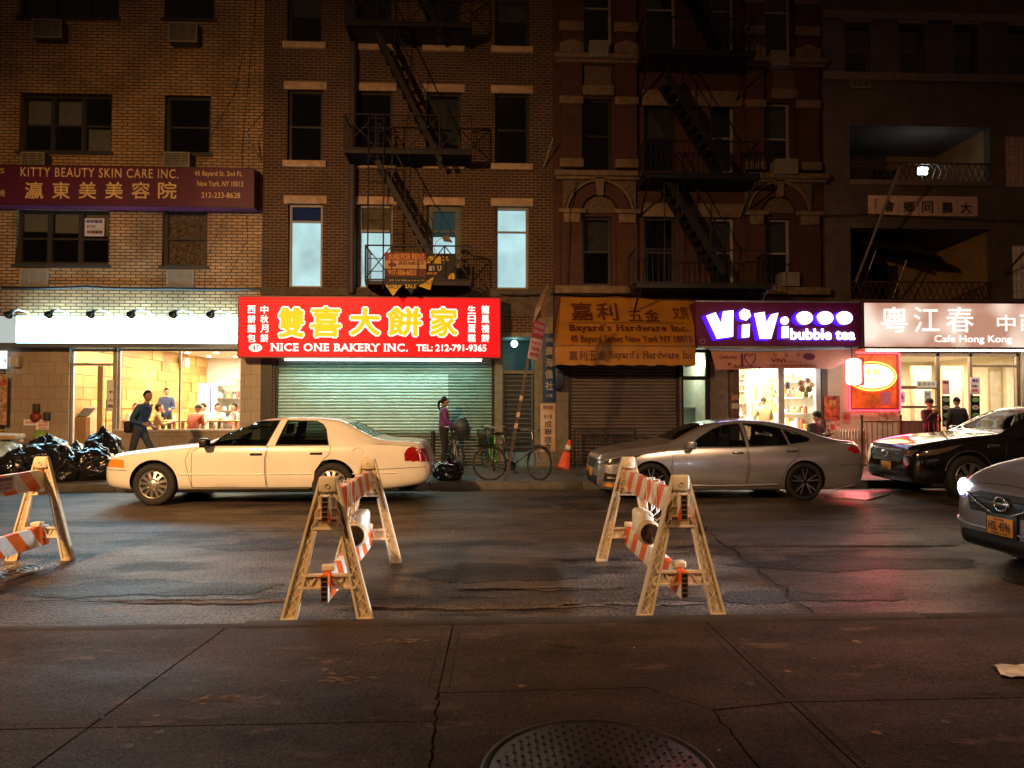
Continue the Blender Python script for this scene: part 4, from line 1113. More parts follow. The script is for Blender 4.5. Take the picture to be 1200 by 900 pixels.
za = zb + (zt - zb) * .465; q.bar((xa0 + .3, Ya + (za - zb) * lean - .025, za), (xa1 - .15, Ya + (za - zb) * lean - .025, za), .008, .012)
q.build("ruled_line", M_INK, k)
for s, a, c in (("嘉", 666.5, 677), ("利", 678.5, 688), ("五", 690, 699), ("金", 700.5, 710)): letters_px(s, a, 411, c, 422, Ya - .03, M_INK, k, bold=.008)
serif_px("Bayard's Hardware Inc", 714, 411, 812, 422.5, Ya - .03, M_INK, k, bold=.008)

# blue and white vertical signs on the pier
k = thing("vertical_sign", "tall narrow blue sign with pale characters beside the amber awning", "sign")
Yv = F - .10; x0, x1, z0, z1 = rect(636, 391, 651, 471, Yv)
q = MB(); q.rbox(x0, x1, Yv, F - .055, z0, z1, .01); q.build("sign_board", mat("blue_board", (.012, .045, .13), .5, var=.15), k)
M_PALE = mat("pale_lettering", (.42, .42, .40), .6)
for i, ch in enumerate("廣海僑社"): letters_px(ch, 639, 406 + i * 13.6, 648, 416.5 + i * 13.6, Yv - .004, M_PALE, k, bold=.016)
letters_px("四明", 639.5, 396, 647.5, 401, Yv - .004, M_PALE, k); letters_px("三樓", 639.5, 461.5, 647.5, 465.5, Yv - .004, M_PALE, k)
k = thing("vertical_sign", "tall narrow cream sign with dark red characters below the blue one", "sign")
x0, x1, z0, z1 = rect(633.5, 473, 651, 530, Yv)
q = MB(); q.rbox(x0, x1, Yv, F - .055, z0, z1, .008); q.build("sign_board", mat("cream_board", (.50, .38, .27), .6, var=.2, nscale=3), k)
M_RINK = mat("red_brown_ink", (.22, .035, .025), .6)
for ch, y, h in (("日", 486, 4.5), ("成", 493, 8), ("聯", 502, 8), ("誼", 511, 8), ("會", 519.5, 7.5)): letters_px(ch, 638, y, 646.5, y + h, Yv - .004, mat("black_ink", (.03, .018, .018), .6), k, bold=.014)
letters_px("旅館", 636, 475, 648, 480, Yv - .004, M_RINK, k, bold=.02); letters_px("五金公司", 639, 527.2, 649, 529.4, Yv - .004, M_RINK, k)

# violet bubble tea sign
Yp = 16.9
k = thing("illuminated_sign", "dark purple sign with glowing white and violet cartoonish letters", "sign")
def c8(x, y): return 800 + x / 5.714, 350 + y / 5.714
x0, x1, z0, z1 = rect(815.5, 354.5, 1008, 405.5, Yp)
q = MB(); q.box(x0, x1, Yp, F - .01, z0, z1); q.build("sign_board", mat("purple_board", (.13, .006, .05), .45, var=.1), k)
q = MB(); q.box(x0 + .05, x1 - .05, Yp + .02, F - .06, z0 - .05, z0 - .002); q.box(x0, x1, Yp - .01, F, z1 + .002, z1 + .04); q.build("trim", M_METAL, k)
M_VW = emis("vivid_white_glow", (1, .93, 1), 2.2); M_VV = emis("violet_glow", (.05, .004, 1.0), 2.2)
def vshape(pts, grow=(0, 0)):
    P = [at(*c8(*p), Yp) for p in pts]
    P = [(p.x, p.z) for p in P]
    q1.prism(P, Yp - .10, Yp - .07)
    dx, dz = -.075, -.018
    cxm = sum(p[0] for p in P) / len(P); czm = sum(p[1] for p in P) / len(P)
    q2.prism([(cxm + (p[0] - cxm) * 1.06 + dx, czm + (p[1] - czm) * 1.06 + dz) for p in P], Yp - .045, Yp - .003)
def circ(cx, cy, rx, ry=None, n=16, a=0): return [(cx + rx * math.cos(a + 2 * math.pi * i / n), cy + (ry or rx) * math.sin(a + 2 * math.pi * i / n)) for i in range(n)]
q1, q2 = MB(), MB()
vshape([(152, 117), (212, 95), (248, 172), (264, 88), (330, 82), (328, 256), (222, 270)])
vshape([(390, 178), (440, 172), (436, 260), (388, 263)]); vshape(circ(408, 110, 40, 40, 6, .3))
vshape([(472, 102), (538, 92), (548, 168), (584, 108), (630, 98), (582, 270), (508, 270)])
vshape([(655, 190), (698, 186), (697, 264), (654, 266)]); vshape(circ(673, 150, 27))
for cx in (805, 942, 1070): vshape(circ(cx, 132, 55, 44, 20))
q1.build("letter_face", M_VW, k); q2.build("letter_side", M_VV, k)
q = MB()
for cx in (805, 942, 1070):
    pts = [at(*c8(cx + 42 * math.cos(t), 132 + 34 * math.sin(t)), Yp - .105) for t in [2.0 + .25 * i for i in range(7)]]
    q.tube(pts, .010, 6)
q.sphere(at(*c8(405, 108), Yp - .105), .02)
q.build("ink_line", mat("violet_ink", (.05, .01, .2), .5), k)
A, B = c8(715, 203), c8(1152, 276)
letters_px("bubble tea", A[0] + .6, A[1] - .6, B[0] + .8, B[1], Yp - .075, M_VW, k, bold=.045)
letters_px("bubble tea", A[0] - .5, A[1], B[0] - .3, B[1] + .6, Yp - .02, M_VV, k, bold=.07)
ring_ = at(*c8(133, 287), Yp); q = MB(); q.tube([(ring_.x + .062 * math.cos(t * .524), Yp - .004, ring_.z + .062 * math.sin(t * .524)) for t in range(12)], .009, 5, closed=True); q.build("round_mark", mat("dusty_pink", (.4, .2, .25), .6), k)

# salmon anniversary banner
k = thing("banner", "sagging salmon pink anniversary banner under the purple sign", "banner")
Yb = 16.95; q = MB(); nxb, nzb = 36, 6; vs = []
for j in range(nzb + 1):
    for i in range(nxb + 1):
        u, v = i / nxb, j / nzb
        pxx = 833 + (1000 - 833) * u + (6 * (1 - v) * (1 - u)); top = 410 + 1.5 * math.sin(u * 5) - (3 if u > .93 else 0); bot = 433.5 - 1.5 * math.sin(u * 3.1) - max(0, u - .84) * 95
        p = at(pxx, bot + (top - bot) * v, Yb)
        vs.append((p.x, Yb + .05 * math.sin(u * 17 + v * 2) * (.3 + .7 * (1 - v)) - .12 * (1 - v) * u, p.z))
q.add(vs, [(j * (nxb + 1) + i, j * (nxb + 1) + i + 1, (j + 1) * (nxb + 1) + i + 1, (j + 1) * (nxb + 1) + i) for j in range(nzb) for i in range(nxb)], 0, True)
M_BAN = mat("salmon_banner", (.62, .27, .20), .55, var=.15, nscale=2)
q.build("cloth", M_BAN, k, fix=False)
q = MB(); q.tube([at(832 + 168 * i / 12, 409.5 + 1.5 * math.sin(i / 12 * 5), Yb - .02) for i in range(13)], .03, 6); q.build("top_roll", mat("pale_blue_hem", (.35, .42, .52), .5), k)
M_BINK = mat("plum_ink", (.17, .02, .05), .6)
YbT = Yb - .16
letters_px("1", 870, 414, 873, 429.5, YbT, M_BINK, k, bold=.01)
hp = [(881, 429), (874.5, 420), (875, 415.5), (878, 414), (881, 417), (884, 414), (887.5, 415.5), (888, 420)]
q = MB(); q.tube([at(*p, YbT) for p in hp], .016, 5, closed=True); q.build("heart", M_BINK, k)
letters_px("Celebrating", 846, 415, 866, 422, YbT, M_BINK, k, shear=.3); letters_px("Anniversary", 861, 426.5, 889, 432.5, YbT, M_BINK, k, shear=.3)
letters_px("ViVi", 906.5, 419.5, 923, 424.5, YbT, M_BINK, k, bold=.04); letters_px("bubble tea", 924, 422.5, 941, 424.5, YbT, M_BINK, k)
letters_px("個人用紙巾印的所有優惠劃座位", 895, 426.3, 959, 430, YbT, M_BINK, k)
q = MB(); c_ = at(951, 417.5, YbT); q.prism([(c_.x + .16 * math.cos(t * .35), c_.z + .085 * math.sin(t * .35)) for t in range(18)], YbT, YbT + .01)
for (hx, hy) in ((857.5, 426.5), (891.5, 431)):
    c_ = at(hx, hy, YbT); q.prism([(c_.x, c_.z - .04), (c_.x + .045, c_.z + .015), (c_.x + .02, c_.z + .04), (c_.x, c_.z + .02), (c_.x - .02, c_.z + .04), (c_.x - .045, c_.z + .015)], YbT, YbT + .008)
for hx in (911, 924, 938):
    c_ = at(hx, 415.5, YbT); q.lathe([(.03, 0), (.045, .002), (.03, .004)], (c_.x, YbT, c_.z), 'Y', 12)
q.build("printed_mark", M_BINK, k)

for o in k.children:
    if o.name.split('.')[0] in ('lettering', 'heart', 'printed_mark'):
        for v in o.data.vertices:
            pw = o.matrix_world @ v.co
            u = (pw.x - at(833, 420, Yb).x) / (at(1000, 420, Yb).x - at(833, 420, Yb).x); vv_ = max(0, min(1, (pw.z - at(915, 433, Yb).z) / (at(915, 410, Yb).z - at(915, 433, Yb).z)))
            v.co.y = Yb + .05 * math.sin(u * 17 + vv_ * 2) * (.3 + .7 * (1 - vv_)) - .12 * (1 - vv_) * u - .012 - (.004 if o.name.startswith('printed') else 0)

# cafe light box
Yc = 16.85
k = thing("lightbox_sign", "pinkish backlit sign box of the cafe with white characters", "sign")
x0, x1, z0, z1 = rect(1012.5, 356, 1345, 407, Yc)
mc = bpy.data.materials.new("cafe_sign_glow"); mc.use_nodes = True
N, L = mc.node_tree.nodes, mc.node_tree.links; b = N["Principled BSDF"]; b.inputs["Base Color"].default_value = (.5, .33, .26, 1)
tc = N.new("ShaderNodeTexCoord"); mp = N.new("ShaderNodeMapping"); mp.inputs["Scale"].default_value = (.75, .2, .9); L.new(tc.outputs["Object"], mp.inputs[0])
nz_ = N.new("ShaderNodeTexNoise"); nz_.inputs["Scale"].default_value = 1.0; nz_.inputs["Detail"].default_value = 1; L.new(mp.outputs[0], nz_.inputs[0])
rp = N.new("ShaderNodeValToRGB"); L.new(nz_.outputs[0], rp.inputs[0])
rp.color_ramp.elements[0].position = .44; rp.color_ramp.elements[0].color = (.46, .235, .165, 1); rp.color_ramp.elements[1].position = .60; rp.color_ramp.elements[1].color = (1.0, .80, .66, 1)
L.new(rp.outputs[0], b.inputs["Emission Color"]); b.inputs["Emission Strength"].default_value = 1.1
q = MB(); q.box(x0, x1, Yc, F - .1, z0, z1); q.build("light_panel", mc, k)
q = MB(); frame_box(q, x0 - .05, x1 + .05, z0 - .05, z1 + .05, Yc - .02, F - .06, .049); q.build("frame", mat("brown_sign_frame", (.09, .035, .025), .4), k)
q = MB(); q.tube([(x0 + .1, Yc + .1, z0 - .075), (x1 - .1, Yc + .1, z0 - .075)], .02, 8); q.build("under_tube", emis("warm_tube_glow", (1, .82, .55), 14), k)
lamp("cafe_sign_under_light", 'AREA', ((x0 + x1) / 2 - 1.0, Yc + .1, z0 - .12), 30, (1, .80, .52), ((x0 + x1) / 2 - 1.0, Yc + .3, 0), 4.5, .06)
M_CL = emis("cafe_letter_glow", (1, .97, .92), 1.3)
for ch, a, c in (("粵", 1032.5, 1064), ("江", 1071, 1101), ("春", 1109, 1141)): letters_px(ch, a, 359.7, c, 389.5, Yc - .006, M_CL, k, bold=.004)
for i, ch in enumerate("中西餐廳"): letters_px(ch, 1168.5 + i * 27, 369, 1190 + i * 27, 388, Yc - .006, M_CL, k, bold=.004)
letters_px("Cafe Hong Kong", 1095, 393, 1186, 403.5, Yc - .006, M_CL, k, bold=.018)

# plaque of the association between the balconies
k = thing("name_plaque", "pinkish plaque with black brushed characters between the two balconies", "sign")
Yq = F - .05; x0, x1, z0, z1 = rect(1018, 229.5, 1146, 253, Yq)
q = MB(); q.rbox(x0, x1, Yq, F - .004, z0, z1, .012); q.build("sign_board", mat("rosy_board", (.78, .50, .42), .6, var=.12), k)
M_BI = MATS["black_ink"]
xs = [1042, 1065, 1087, 1110, 1132]
for ch, cxp in zip("會鄉同鵬大", xs): letters_px(ch, cxp - 6.5, 235 + (cxp - 1042) * .02, cxp + 6.5, 248.5 + (cxp - 1042) * .02, Yq - .004, M_BI, k, bold=.02)
for i, ch in enumerate("同鄉會立"): letters_px(ch, 1024.5, 233 + i * 4, 1027.5, 236.3 + i * 4, Yq - .004, M_BI, k)
q = MB(); [q.box(at(p, 240, Yq).x, at(p, 240, Yq).x + .012, Yq - .003, Yq - .001, z0 + .02, z1 - .02) for p in (1053, 1076, 1099, 1121)]; q.build("ruled_line", mat("rosy_line", (.34, .18, .15), .6), k)

# banners on the low balcony of the bakery building
def c10(x, y): return 440 + x / 10, 270 + y / 10
YB2 = F - 1.02
k = thing("rent_banner", "maroon and cream for rent banner with orange letters on the balcony rail", "banner")
x0, x1, z0, z1 = rect(450.5, 296, 499.5, 333.5, YB2)
q = MB(); H = z1 - z0; q.box(x0, x1, YB2, YB2 + .012, z0, z0 + H * .25, 0); q.box(x0, x1, YB2, YB2 + .012, z0 + H * .25, z0 + H * .5, 1); q.box(x0, x1, YB2, YB2 + .012, z0 + H * .5, z0 + H * .75, 2); q.box(x0, x1, YB2, YB2 + .012, z0 + H * .75, z1, 3)
q.build("cloth", [mat("black_cloth", (.02, .015, .012), .7), mat("maroon_cloth", (.16, .03, .02), .7), mat("tan_cloth", (.55, .33, .13), .7), mat("rust_cloth", (.30, .06, .03), .7)], k)
M_OY = mat("orange_yellow_ink", (.75, .38, .07), .6); M_DI = mat("dark_red_ink", (.12, .012, .01), .6); M_YI = mat("yellow_ink", (.75, .48, .04), .6)
for (s, a, t, c, b_, m_) in (("出租", 155, 270, 285, 340, M_OY), ("FOR RENT", 298, 270, 578, 342, M_OY), ("嘉昌地產公司", 270, 360, 570, 405, M_DI), ("917-306-6023", 150, 462, 478, 522, M_OY), ("見光顧$100元", 150, 575, 590, 622, M_YI)):
    A, B = c10(a, t), c10(c, b_); letters_px(s, A[0], A[1], B[0], B[1], YB2 - .006, m_, k, bold=.015)
A = at(*c10(197, 398), YB2); q = MB(); q.prism([(A.x - .09, A.z - .05), (A.x + .09, A.z - .05), (A.x + .09, A.z + .01), (A.x, A.z + .07), (A.x - .09, A.z + .01)], YB2 - .008, YB2 - .001); q.build("house_mark", M_DI, k)
k = thing("shop_banner", "black banner with yellow characters half hidden behind loose pennants", "banner")
x0, x1, z0, z1 = rect(499.8, 297, 534, 331, YB2 + .05)
q = MB(); q.box(x0, x1, YB2 + .05, YB2 + .062, z0, z1); q.build("cloth", MATS["black_cloth"], k)
for (s, a, t, c, b_, m_) in (("遊離子", 600, 298, 860, 392, M_YI), ("BY U", 628, 412, 770, 474, mat("cream_ink", (.7, .62, .42), .6)), ("AVE 2F", 600, 490, 720, 518, M_OY), ("美髮", 850, 500, 930, 590, M_YI)):
    A, B = c10(a, t), c10(c, b_); letters_px(s, A[0], A[1], B[0], B[1], YB2 + .044, m_, k, bold=.02)
for (P, yel, lab) in ((((115, 640), (310, 638), (205, 770)), 1, "yellow pennant at the lower corner of the rent banner"), (((340, 642), (482, 640), (418, 750)), 0, "black pennant with yellow print under the rent banner"), (((505, 652), (683, 545), (642, 700)), 1, "crooked yellow pennant at the edge of the rent banner")):
    pts = [at(*c10(*p), YB2 - .06) for p in P]
    o = MB().prism([(p.x, p.z) for p in pts], YB2 - .064, YB2 - .058).build("pennant", mat("yellow_pennant", (.70, .42, .03), .6) if yel else MATS["black_cloth"])
    tag(o, lab, "pennant", "sale pennants on the balcony")
    c_ = sum(pts, Vector()) / 3; w = .13
    letters("SALE", c_.x - w, c_.x + w, c_.z + .0, c_.z + .09, YB2 - .068, M_BI if yel else M_YI, o, bold=.01)
# small work lamp on a thin arm
t = thing("clamp_lamp", "small work lamp on a thin curved arm before the lit window", "lamp", at(510, 300, F - .98))
q = MB(); q.tube([(0, 0, 0), (-.02, 0, .2), (.02, 0, .34), (.14, -.02, .41), (.2, -.02, .41)], .009, 6); q.build("arm", M_METAL, t)
q = MB(); q.prism([(.16, .45), (.30, .47), (.40, .33), (.20, .36)], -.07, .05); q.build("head", mat("rusty_head", (.18, .09, .05), .6), t)

# small boards and papers near the shops
def papers(lst):
    for (name, lab, cat, px, m_, Y, txts) in lst:
        x0, x1, z0, z1 = rect(*px, Y)
        o = MB().box(x0, x1, Y - .012, Y, z0, z1).build(name, m_); tag(o, lab, cat)
        for (s, a, b_, c, d, im, bo) in txts: letters_px(s, a, b_, c, d, Y - .016, im, o, bold=bo)
M_RI = mat("red_ink", (.6, .03, .03), .6); M_BLI = mat("blue_ink", (.03, .08, .3), .6); M_PAP = mat("white_paper", (.78, .75, .70), .7, var=.05); M_PNK = mat("pink_paper", (.78, .42, .48), .7)
Yf = F - .065
papers([
 ("notice_board", "white backlit notice board with a figure four at the picture's left edge", "sign", (-22, 411, 8.5, 432), emis("notice_glow", (.8, .95, 1), 1.0), Yf - .2, [("4", 4.8, 420.5, 7, 425, M_BI, .01)]),
 ("menu_board", "dim menu board with red and brown pictures beside the tiled wall", "sign", (-22, 440, 8.5, 498), mat("menu_print", (.42, .25, .16), .6, var=.7, nscale=9), Yf - .2, [("NOODLE 888", -10, 444, 7.5, 452, M_RI, .02)]),
 ("notice", "white notice with red writing on the tiled wall", "sign", (28, 491.5, 46, 498.5), M_PAP, Yf, [("NO PARKING", 30, 493.5, 44, 496.5, M_RI, .02)]),
 ("notice", "square white notice with three rows of red writing on the tiled wall", "sign", (42.5, 492, 57.5, 503.5), mat("white_card", (.82, .80, .76), .6), Yf - .014, [("ACTIVE", 45, 493.5, 56, 496.3, M_RI, .03), ("DRIVEWAY", 44.5, 497, 56, 499.6, M_RI, .03), ("ALARM", 45.5, 500.5, 55, 502.6, M_RI, .03)]),
 ("poster", "white opening hours poster on the restaurant door jamb", "poster", (125, 445, 136, 482), M_PAP, F - .005, [("♥ 8", 128, 458, 133, 461, M_BI, .03), ("A 7", 128, 467, 134, 470, M_BI, .03), ("OPEN 24", 126, 474, 135.5, 478, M_BI, .05)]),
 ("poster", "printed price poster in the second floor window", "poster", (99.5, 256, 122.5, 277), mat("lilac_paper", (.60, .55, .62), .7, var=.1), F + .13, [("美容護膚", 101, 257.5, 120, 261.5, M_BLI, .03), ("$30 $45", 102, 264, 112, 267, M_BI, .02), ("特價優惠", 102, 270, 120, 274, M_BI, .02)]),
 ("grade_card", "blue lettered grade card on the tea shop glass", "sign", (920, 447, 925.5, 456), mat("pale_blue_card", (.62, .72, .85), .6), F + .025, [("A", 920.9, 449, 924.8, 454.5, M_BLI, .04)]),
 ("grade_card", "framed grade card in the cafe window", "sign", (1053, 459, 1060, 472), mat("pale_card", (.68, .74, .8), .6), F + .02, [("A", 1054.2, 461.5, 1058.8, 467.5, M_BLI, .04)]),
 ("sign_plate", "small red prohibition plate on the cafe wall", "sign", (987.5, 483, 996, 495.5), mat("dusky_pink_plate", (.55, .22, .18), .6), Yf, [("NO", 989.5, 486, 994, 491, M_RI, .05)]),
 ("banner_stand", "tall red and gold picture poster between the two shops", "poster", (966, 464, 984, 492), mat("red_gold_print", (.62, .13, .06), .5, var=.7, nscale=7, ), Yf - .05, [("美食", 971, 468, 980, 476, mat("gold_ink", (.8, .5, .12), .5), .02)]),
 ("poster", "pale food poster under the red and gold one", "poster", (968, 493, 984, 515), mat("pale_food_print", (.62, .42, .32), .5, var=.6, nscale=9), Yf - .04, [("茶", 973, 497, 979, 505, M_RI, .02)]),
 ("poster", "pink menu sheet with a green heading at the cafe window's edge", "poster", (1104, 445, 1112.5, 462), M_PNK, F - .01, [("MENU", 1105, 446.5, 1111.5, 450, M_BI, .03)]),
 ("poster", "lilac price sheet hung on the cafe door", "poster", (1137, 442, 1148, 462), mat("lilac_sheet", (.72, .55, .70), .7), F - .01, [("價目", 1139, 444, 1146.5, 448, M_BLI, .02), ("午餐", 1139, 451, 1145, 454, M_BI, .02), ("晚餐", 1139, 456, 1146, 459, M_RI, .02)]),
 ("poster", "white list of dishes on the upper cafe glass", "poster", (1074, 446, 1098, 454), M_PAP, F + .02, [("飯 麵 粥 粉", 1076, 448, 1096, 452, M_BLI, .0)]),
 ("poster", "small blue printed list on the lower cafe glass", "poster", (1083, 458, 1091, 474), mat("sky_paper", (.55, .68, .75), .7), F + .02, [("菜單", 1084.5, 460, 1089.5, 464, M_BLI, .0)]),
 ("poster", "green and cream dessert poster on the low cafe wall", "poster", (1030, 478, 1049, 494), mat("dessert_print", (.50, .45, .30), .5, var=.6, nscale=6), Yf, []),
])
# food photos: plates printed on dark strips beside the cafe door
for p0, p1, lab in ((1104, 1113, "dark strip of dish photographs left of the cafe doorway"), (1138, 1148, "dark strip of dish photographs on the cafe door")):
    x0, x1, z0, z1 = rect(p0, 464, p1, 500, F - .01)
    o = MB().box(x0, x1, F - .022, F - .01, z0, z1).build("dish_photo_strip", M_BLACK); tag(o, lab, "poster", "dish photo strips")
    q = MB(); n = 4
    for i in range(n):
        zz = z0 + (z1 - z0) * (i + .5) / n; w = (x1 - x0) * .4
        q.prism([(x0 + (x1 - x0) / 2 + w * math.cos(t * .4), zz + w * .62 * math.sin(t * .4)) for t in range(16)], F - .026, F - .0225, mi=i % 2)
        q.prism([(x0 + (x1 - x0) / 2 + w * .6 * math.cos(t * .4), zz + w * .36 * math.sin(t * .4)) for t in range(16)], F - .029, F - .0262, mi=2 + i % 2)
    q.build("dish_picture", [mat("plate_white", (.7, .72, .68), .5), mat("plate_green", (.3, .5, .35), .5), mat("dish_brown", (.45, .25, .1), .5), mat("dish_green", (.15, .35, .1), .5)], o)
# orange poster with the glowing oval in the cafe window
k = thing("window_poster", "orange red poster with a glowing oval sign in the cafe window", "poster")
x0, x1, z0, z1 = rect(997.5, 416, 1050, 478, F - .06)
mo = mat("orange_red_print", (.70, .13, .03), .5, var=.6, nscale=3.2, emit=(.9, .16, .03), es=.22)
q = MB(); q.box(x0, x1, F - .075, F - .06, z0, z1); q.build("sheet", mo, k)
q = MB(); frame_box(q, x0 - .05, x1 + .05, z0 - .05, z1 + .05, F - .085, F - .055, .05); q.build("frame", mat("dark_red_frame", (.20, .06, .05), .5), k)
c_ = at(1022, 441, F - .1); q = MB(); q.prism([(c_.x + .56 * math.cos(t * math.pi / 16), c_.z + .30 * math.sin(t * math.pi / 16)) for t in range(32)], F - .12, F - .09); q.build("glowing_oval", emis("oval_glow", (1, .78, .34), 5), k)
q = MB(); q.tube([(c_.x + .62 * math.cos(t * math.pi / 16), F - .11, c_.z + .36 * math.sin(t * math.pi / 16)) for t in range(32)], .02, 6, closed=True); q.build("neon_ring", emis("neon_orange", (1, .25, .05), 5), k)
letters(u"粥麵", c_.x - .2, c_.x + .2, c_.z + .02, c_.z + .2, F - .125, mat("oval_ink", (.6, .25, .05), .5, emit=(1, .5, .1), es=1.5), k, bold=.02); letters("OPEN", c_.x - .22, c_.x + .22, c_.z - .16, c_.z - .06, F - .125, MATS["oval_ink"], k, bold=.02)
q = MB(); q.tube([(x0 - .07, F - .12, z0 - .06), (x1 + .07, F - .12, z0 - .06), (x1 + .07, F - .12, z1 + .04), (x0 - .07, F - .12, z1 + .04)], .018, 6, closed=True); q.build("red_neon_border", emis("neon_red", (1, .03, .06), 9), k)
lamp("red_neon_light", 'AREA', ((x0 + x1) / 2, F - .3, z0 - .05), 62, (1, .05, .11), ((x0 + x1) / 2 - .9, F - 4.6, 0), 1.3, .3)
q = MB(); xx0, xx1, zz0, zz1 = rect(1032, 459, 1044, 474, F - .08); q.box(xx0, xx1, F - .088, F - .078, zz0, zz1); q.build("price_card", mat("magenta_card", (.65, .2, .35), .6), k)
# white rounded lantern sign hanging between shops
k = thing("hanging_lightbox", "small white glowing light box with a red back hanging before the cafe", "sign", at(996, 436, 16.7))
q = MB(); q.rbox(-.13, .13, -.32, .0, -.31, .31, .09, seg=4); q.build("light_body", emis("lightbox_glow", (1, .97, .92), 6), k)
q = MB(); q.rbox(.134, .175, -.33, .01, -.33, .33, .02, seg=2); q.build("red_back", mat("red_plastic", (.5, .03, .02), .4), k)
q = MB(); q.tube([(0, -.1, .31), (0, -.1, .62)], .012, 6); q.tube([(0, -.1, .6), (0, .2, .6)], .012, 6); q.build("hanger", M_IRON, k)

# ================================================================== FIRE ESCAPES, AIR CONDITIONERS, WIRES
def zF(py, Y): return at(640, py, Y).z
def fe_platform(mb, x0, x1, z, D, mi=0):
    y0 = F - .01 - D
    n = int(D / .07)
    for i in range(n + 1): mb.box(x0, x1, y0 + i * D / n - .014, y0 + i * D / n + .014, z - .012, z + .012, mi)
    mb.box(x0, x1, y0 - .03, y0 - .016, z - .07, z + .03, mi)
    for x in (x0, (x0 + x1) / 2, x1 - .04):
        mb.box(x, x + .04, y0, F - .01, z - .07, z - .014, mi)
def fe_bracket(mb, x, z, D, mi=0): mb.bar((x, F - .01, z - .75), (x, F - D, z - .08), .04, .03, mi)
def fe_rail(mb, x0, x1, z, D, h, style, sides=(1, 1)):
    y = F - .01 - D
    for zz in (z + h, z + .06): mb.bar((x0, y, zz), (x1, y, zz), .035, .03)
    L_ = x1 - x0; n = max(2, int(L_ / .6))
    if style == 'X':
        for i in range(n + 1):
            x = x0 + L_ * i / n; mb.bar((x, y, z), (x, y, z + h), .028)
        for i in range(n):
            if i % 2 == 0 or i == n - 1:
                a, c = x0 + L_ * i / n, x0 + L_ * (i + 1) / n
                mb.bar((a, y + .01, z + .08), (c, y + .01, z + h), .022); mb.bar((c, y - .01, z + .08), (a, y - .01, z + h), .022)
    else:
        k_ = int(L_ / .13)
        for i in range(k_ + 1): mb.bar((x0 + L_ * i / k_, y, z), (x0 + L_ * i / k_, y, z + h), .014)
    for s, x in zip(sides, (x0, x1)):
        if not s: continue
        for zz in (z + h, z + .06): mb.bar((x, y, zz), (x, F - .01, zz), .03)
        for i in range(1, 7): mb.bar((x, y + D * i / 7, z), (x, y + D * i / 7, z + h), .014)
def fe_stair(mb, mr, p0, p1, y, w, n, sw=.17):
    """p0 top, p1 bottom (x, z); open treads between two stringers, and a handrail"""
    for yy in (y, y + w): mb.bar((p0[0], yy, p0[1]), (p1[0], yy, p1[1]), .03, sw)
    for i in range(1, n):
        t = i / n; x, z = p0[0] + (p1[0] - p0[0]) * t, p0[1] + (p1[1] - p0[1]) * t
        mb.box(x - .10, x + .10, y + .015, y + w - .015, z - .012, z + .012)
    mr.bar((p0[0] + .05, y, p0[1] + .9), (p1[0] + .05, y, p1[1] + .8), .025)
    for i in range(0, 5):
        t = i / 4; x, z = p0[0] + (p1[0] - p0[0]) * t, p0[1] + (p1[1] - p0[1]) * t
        mr.bar((x + .02, y, z), (x + .05, y, z + .9), .018)
fe = thing("fire_escape", "purple brown iron fire escape with crossed railings on the brown brick building", "fire escape")
D = 1.0; Yq = F - D
xa, xc = at(403, 180, Yq).x, at(552, 180, Yq).x
zs = [zF(332, Yq), zF(180, Yq), zF(32, Yq), zF(-115, Yq)]
pl, rl, stt = MB(), MB(), MB()
for i, z in enumerate(zs):
    p = MB(); fe_platform(p, xa if i else at(428, 330, Yq).x, xc, z, D)
    p.build("platform", M_IRON2, fe)
    p = MB(); fe_rail(p, xa if i else at(428, 330, Yq).x, xc, z, D, .86, 'X'); p.build("railing", M_IRON2, fe)
for (pt, pb) in (((441, 36), (516, 188)), ((441, 187), (505, 300)), ((441, -112), (516, 36))):
    s, hr = MB(), MB(); a, b_ = at(*pt, Yq), at(*pb, Yq); fe_stair(s, hr, (a.x, a.z), (b_.x, b_.z), Yq + .05, .5, 11, .12); s.build("stair", M_IRON2, fe); hr.build("handrail", M_IRON2, fe)
p = MB(); xx = at(412, 200, F - .3).x; p.tube([(xx, F - .16, zF(345, F - .16)), (xx, F - .16, ZT - .5)], .085, 10); 
o = p.build("downpipe", mat("purple_brown_pipe", (.06, .042, .05), .6, var=.2)); tag(o, "dark downpipe beside the fire escape on the brown brick wall", "pipe")
p = MB(); xx = at(432, 200, Yq).x; xx2 = xx + .02
for dx in (-.0, .36): p.tube([(xx + dx, Yq - .06, zF(345, Yq) + .1), (xx + dx, Yq - .06, zF(137, Yq))], .017, 6)
z = zF(335, Yq)
while z < zF(140, Yq): p.tube([(xx, Yq - .06, z), (xx + .36, Yq - .06, z)], .010, 5); z += .3
p.build("drop_ladder", M_IRON2, fe)
# tenement fire escape
fe = thing("fire_escape", "black iron fire escape with steep open stairs on the red brick tenement", "fire escape")
D = 1.0; Yq = F - D
for (py, p0, p1) in ((333, 745, 903), (204, 756, 890), (58, 756, 886), (-90, 756, 886)):
    z = zF(py, Yq); a, c = at(p0, 200, Yq).x, at(p1, 200, Yq).x
    p = MB(); fe_platform(p, a, c, z, D); [fe_bracket(p, x, z, D) for x in (a + .1, c - .1)]; p.build("platform", M_IRON, fe)
    p = MB(); fe_rail(p, a, c, z, D, .85, 'I'); p.build("railing", M_IRON, fe)
for (pt, pb) in (((785, 82), (853, 190)), ((786, 207), (853, 318)), ((800, -60), (856, 50))):
    s, hr = MB(), MB(); a, b_ = at(*pt, Yq), at(*pb, Yq); fe_stair(s, hr, (a.x, a.z), (b_.x, b_.z), Yq + .25, .62, 11); s.build("stair", M_IRON, fe); hr.build("handrail", M_IRON, fe)
p = MB()
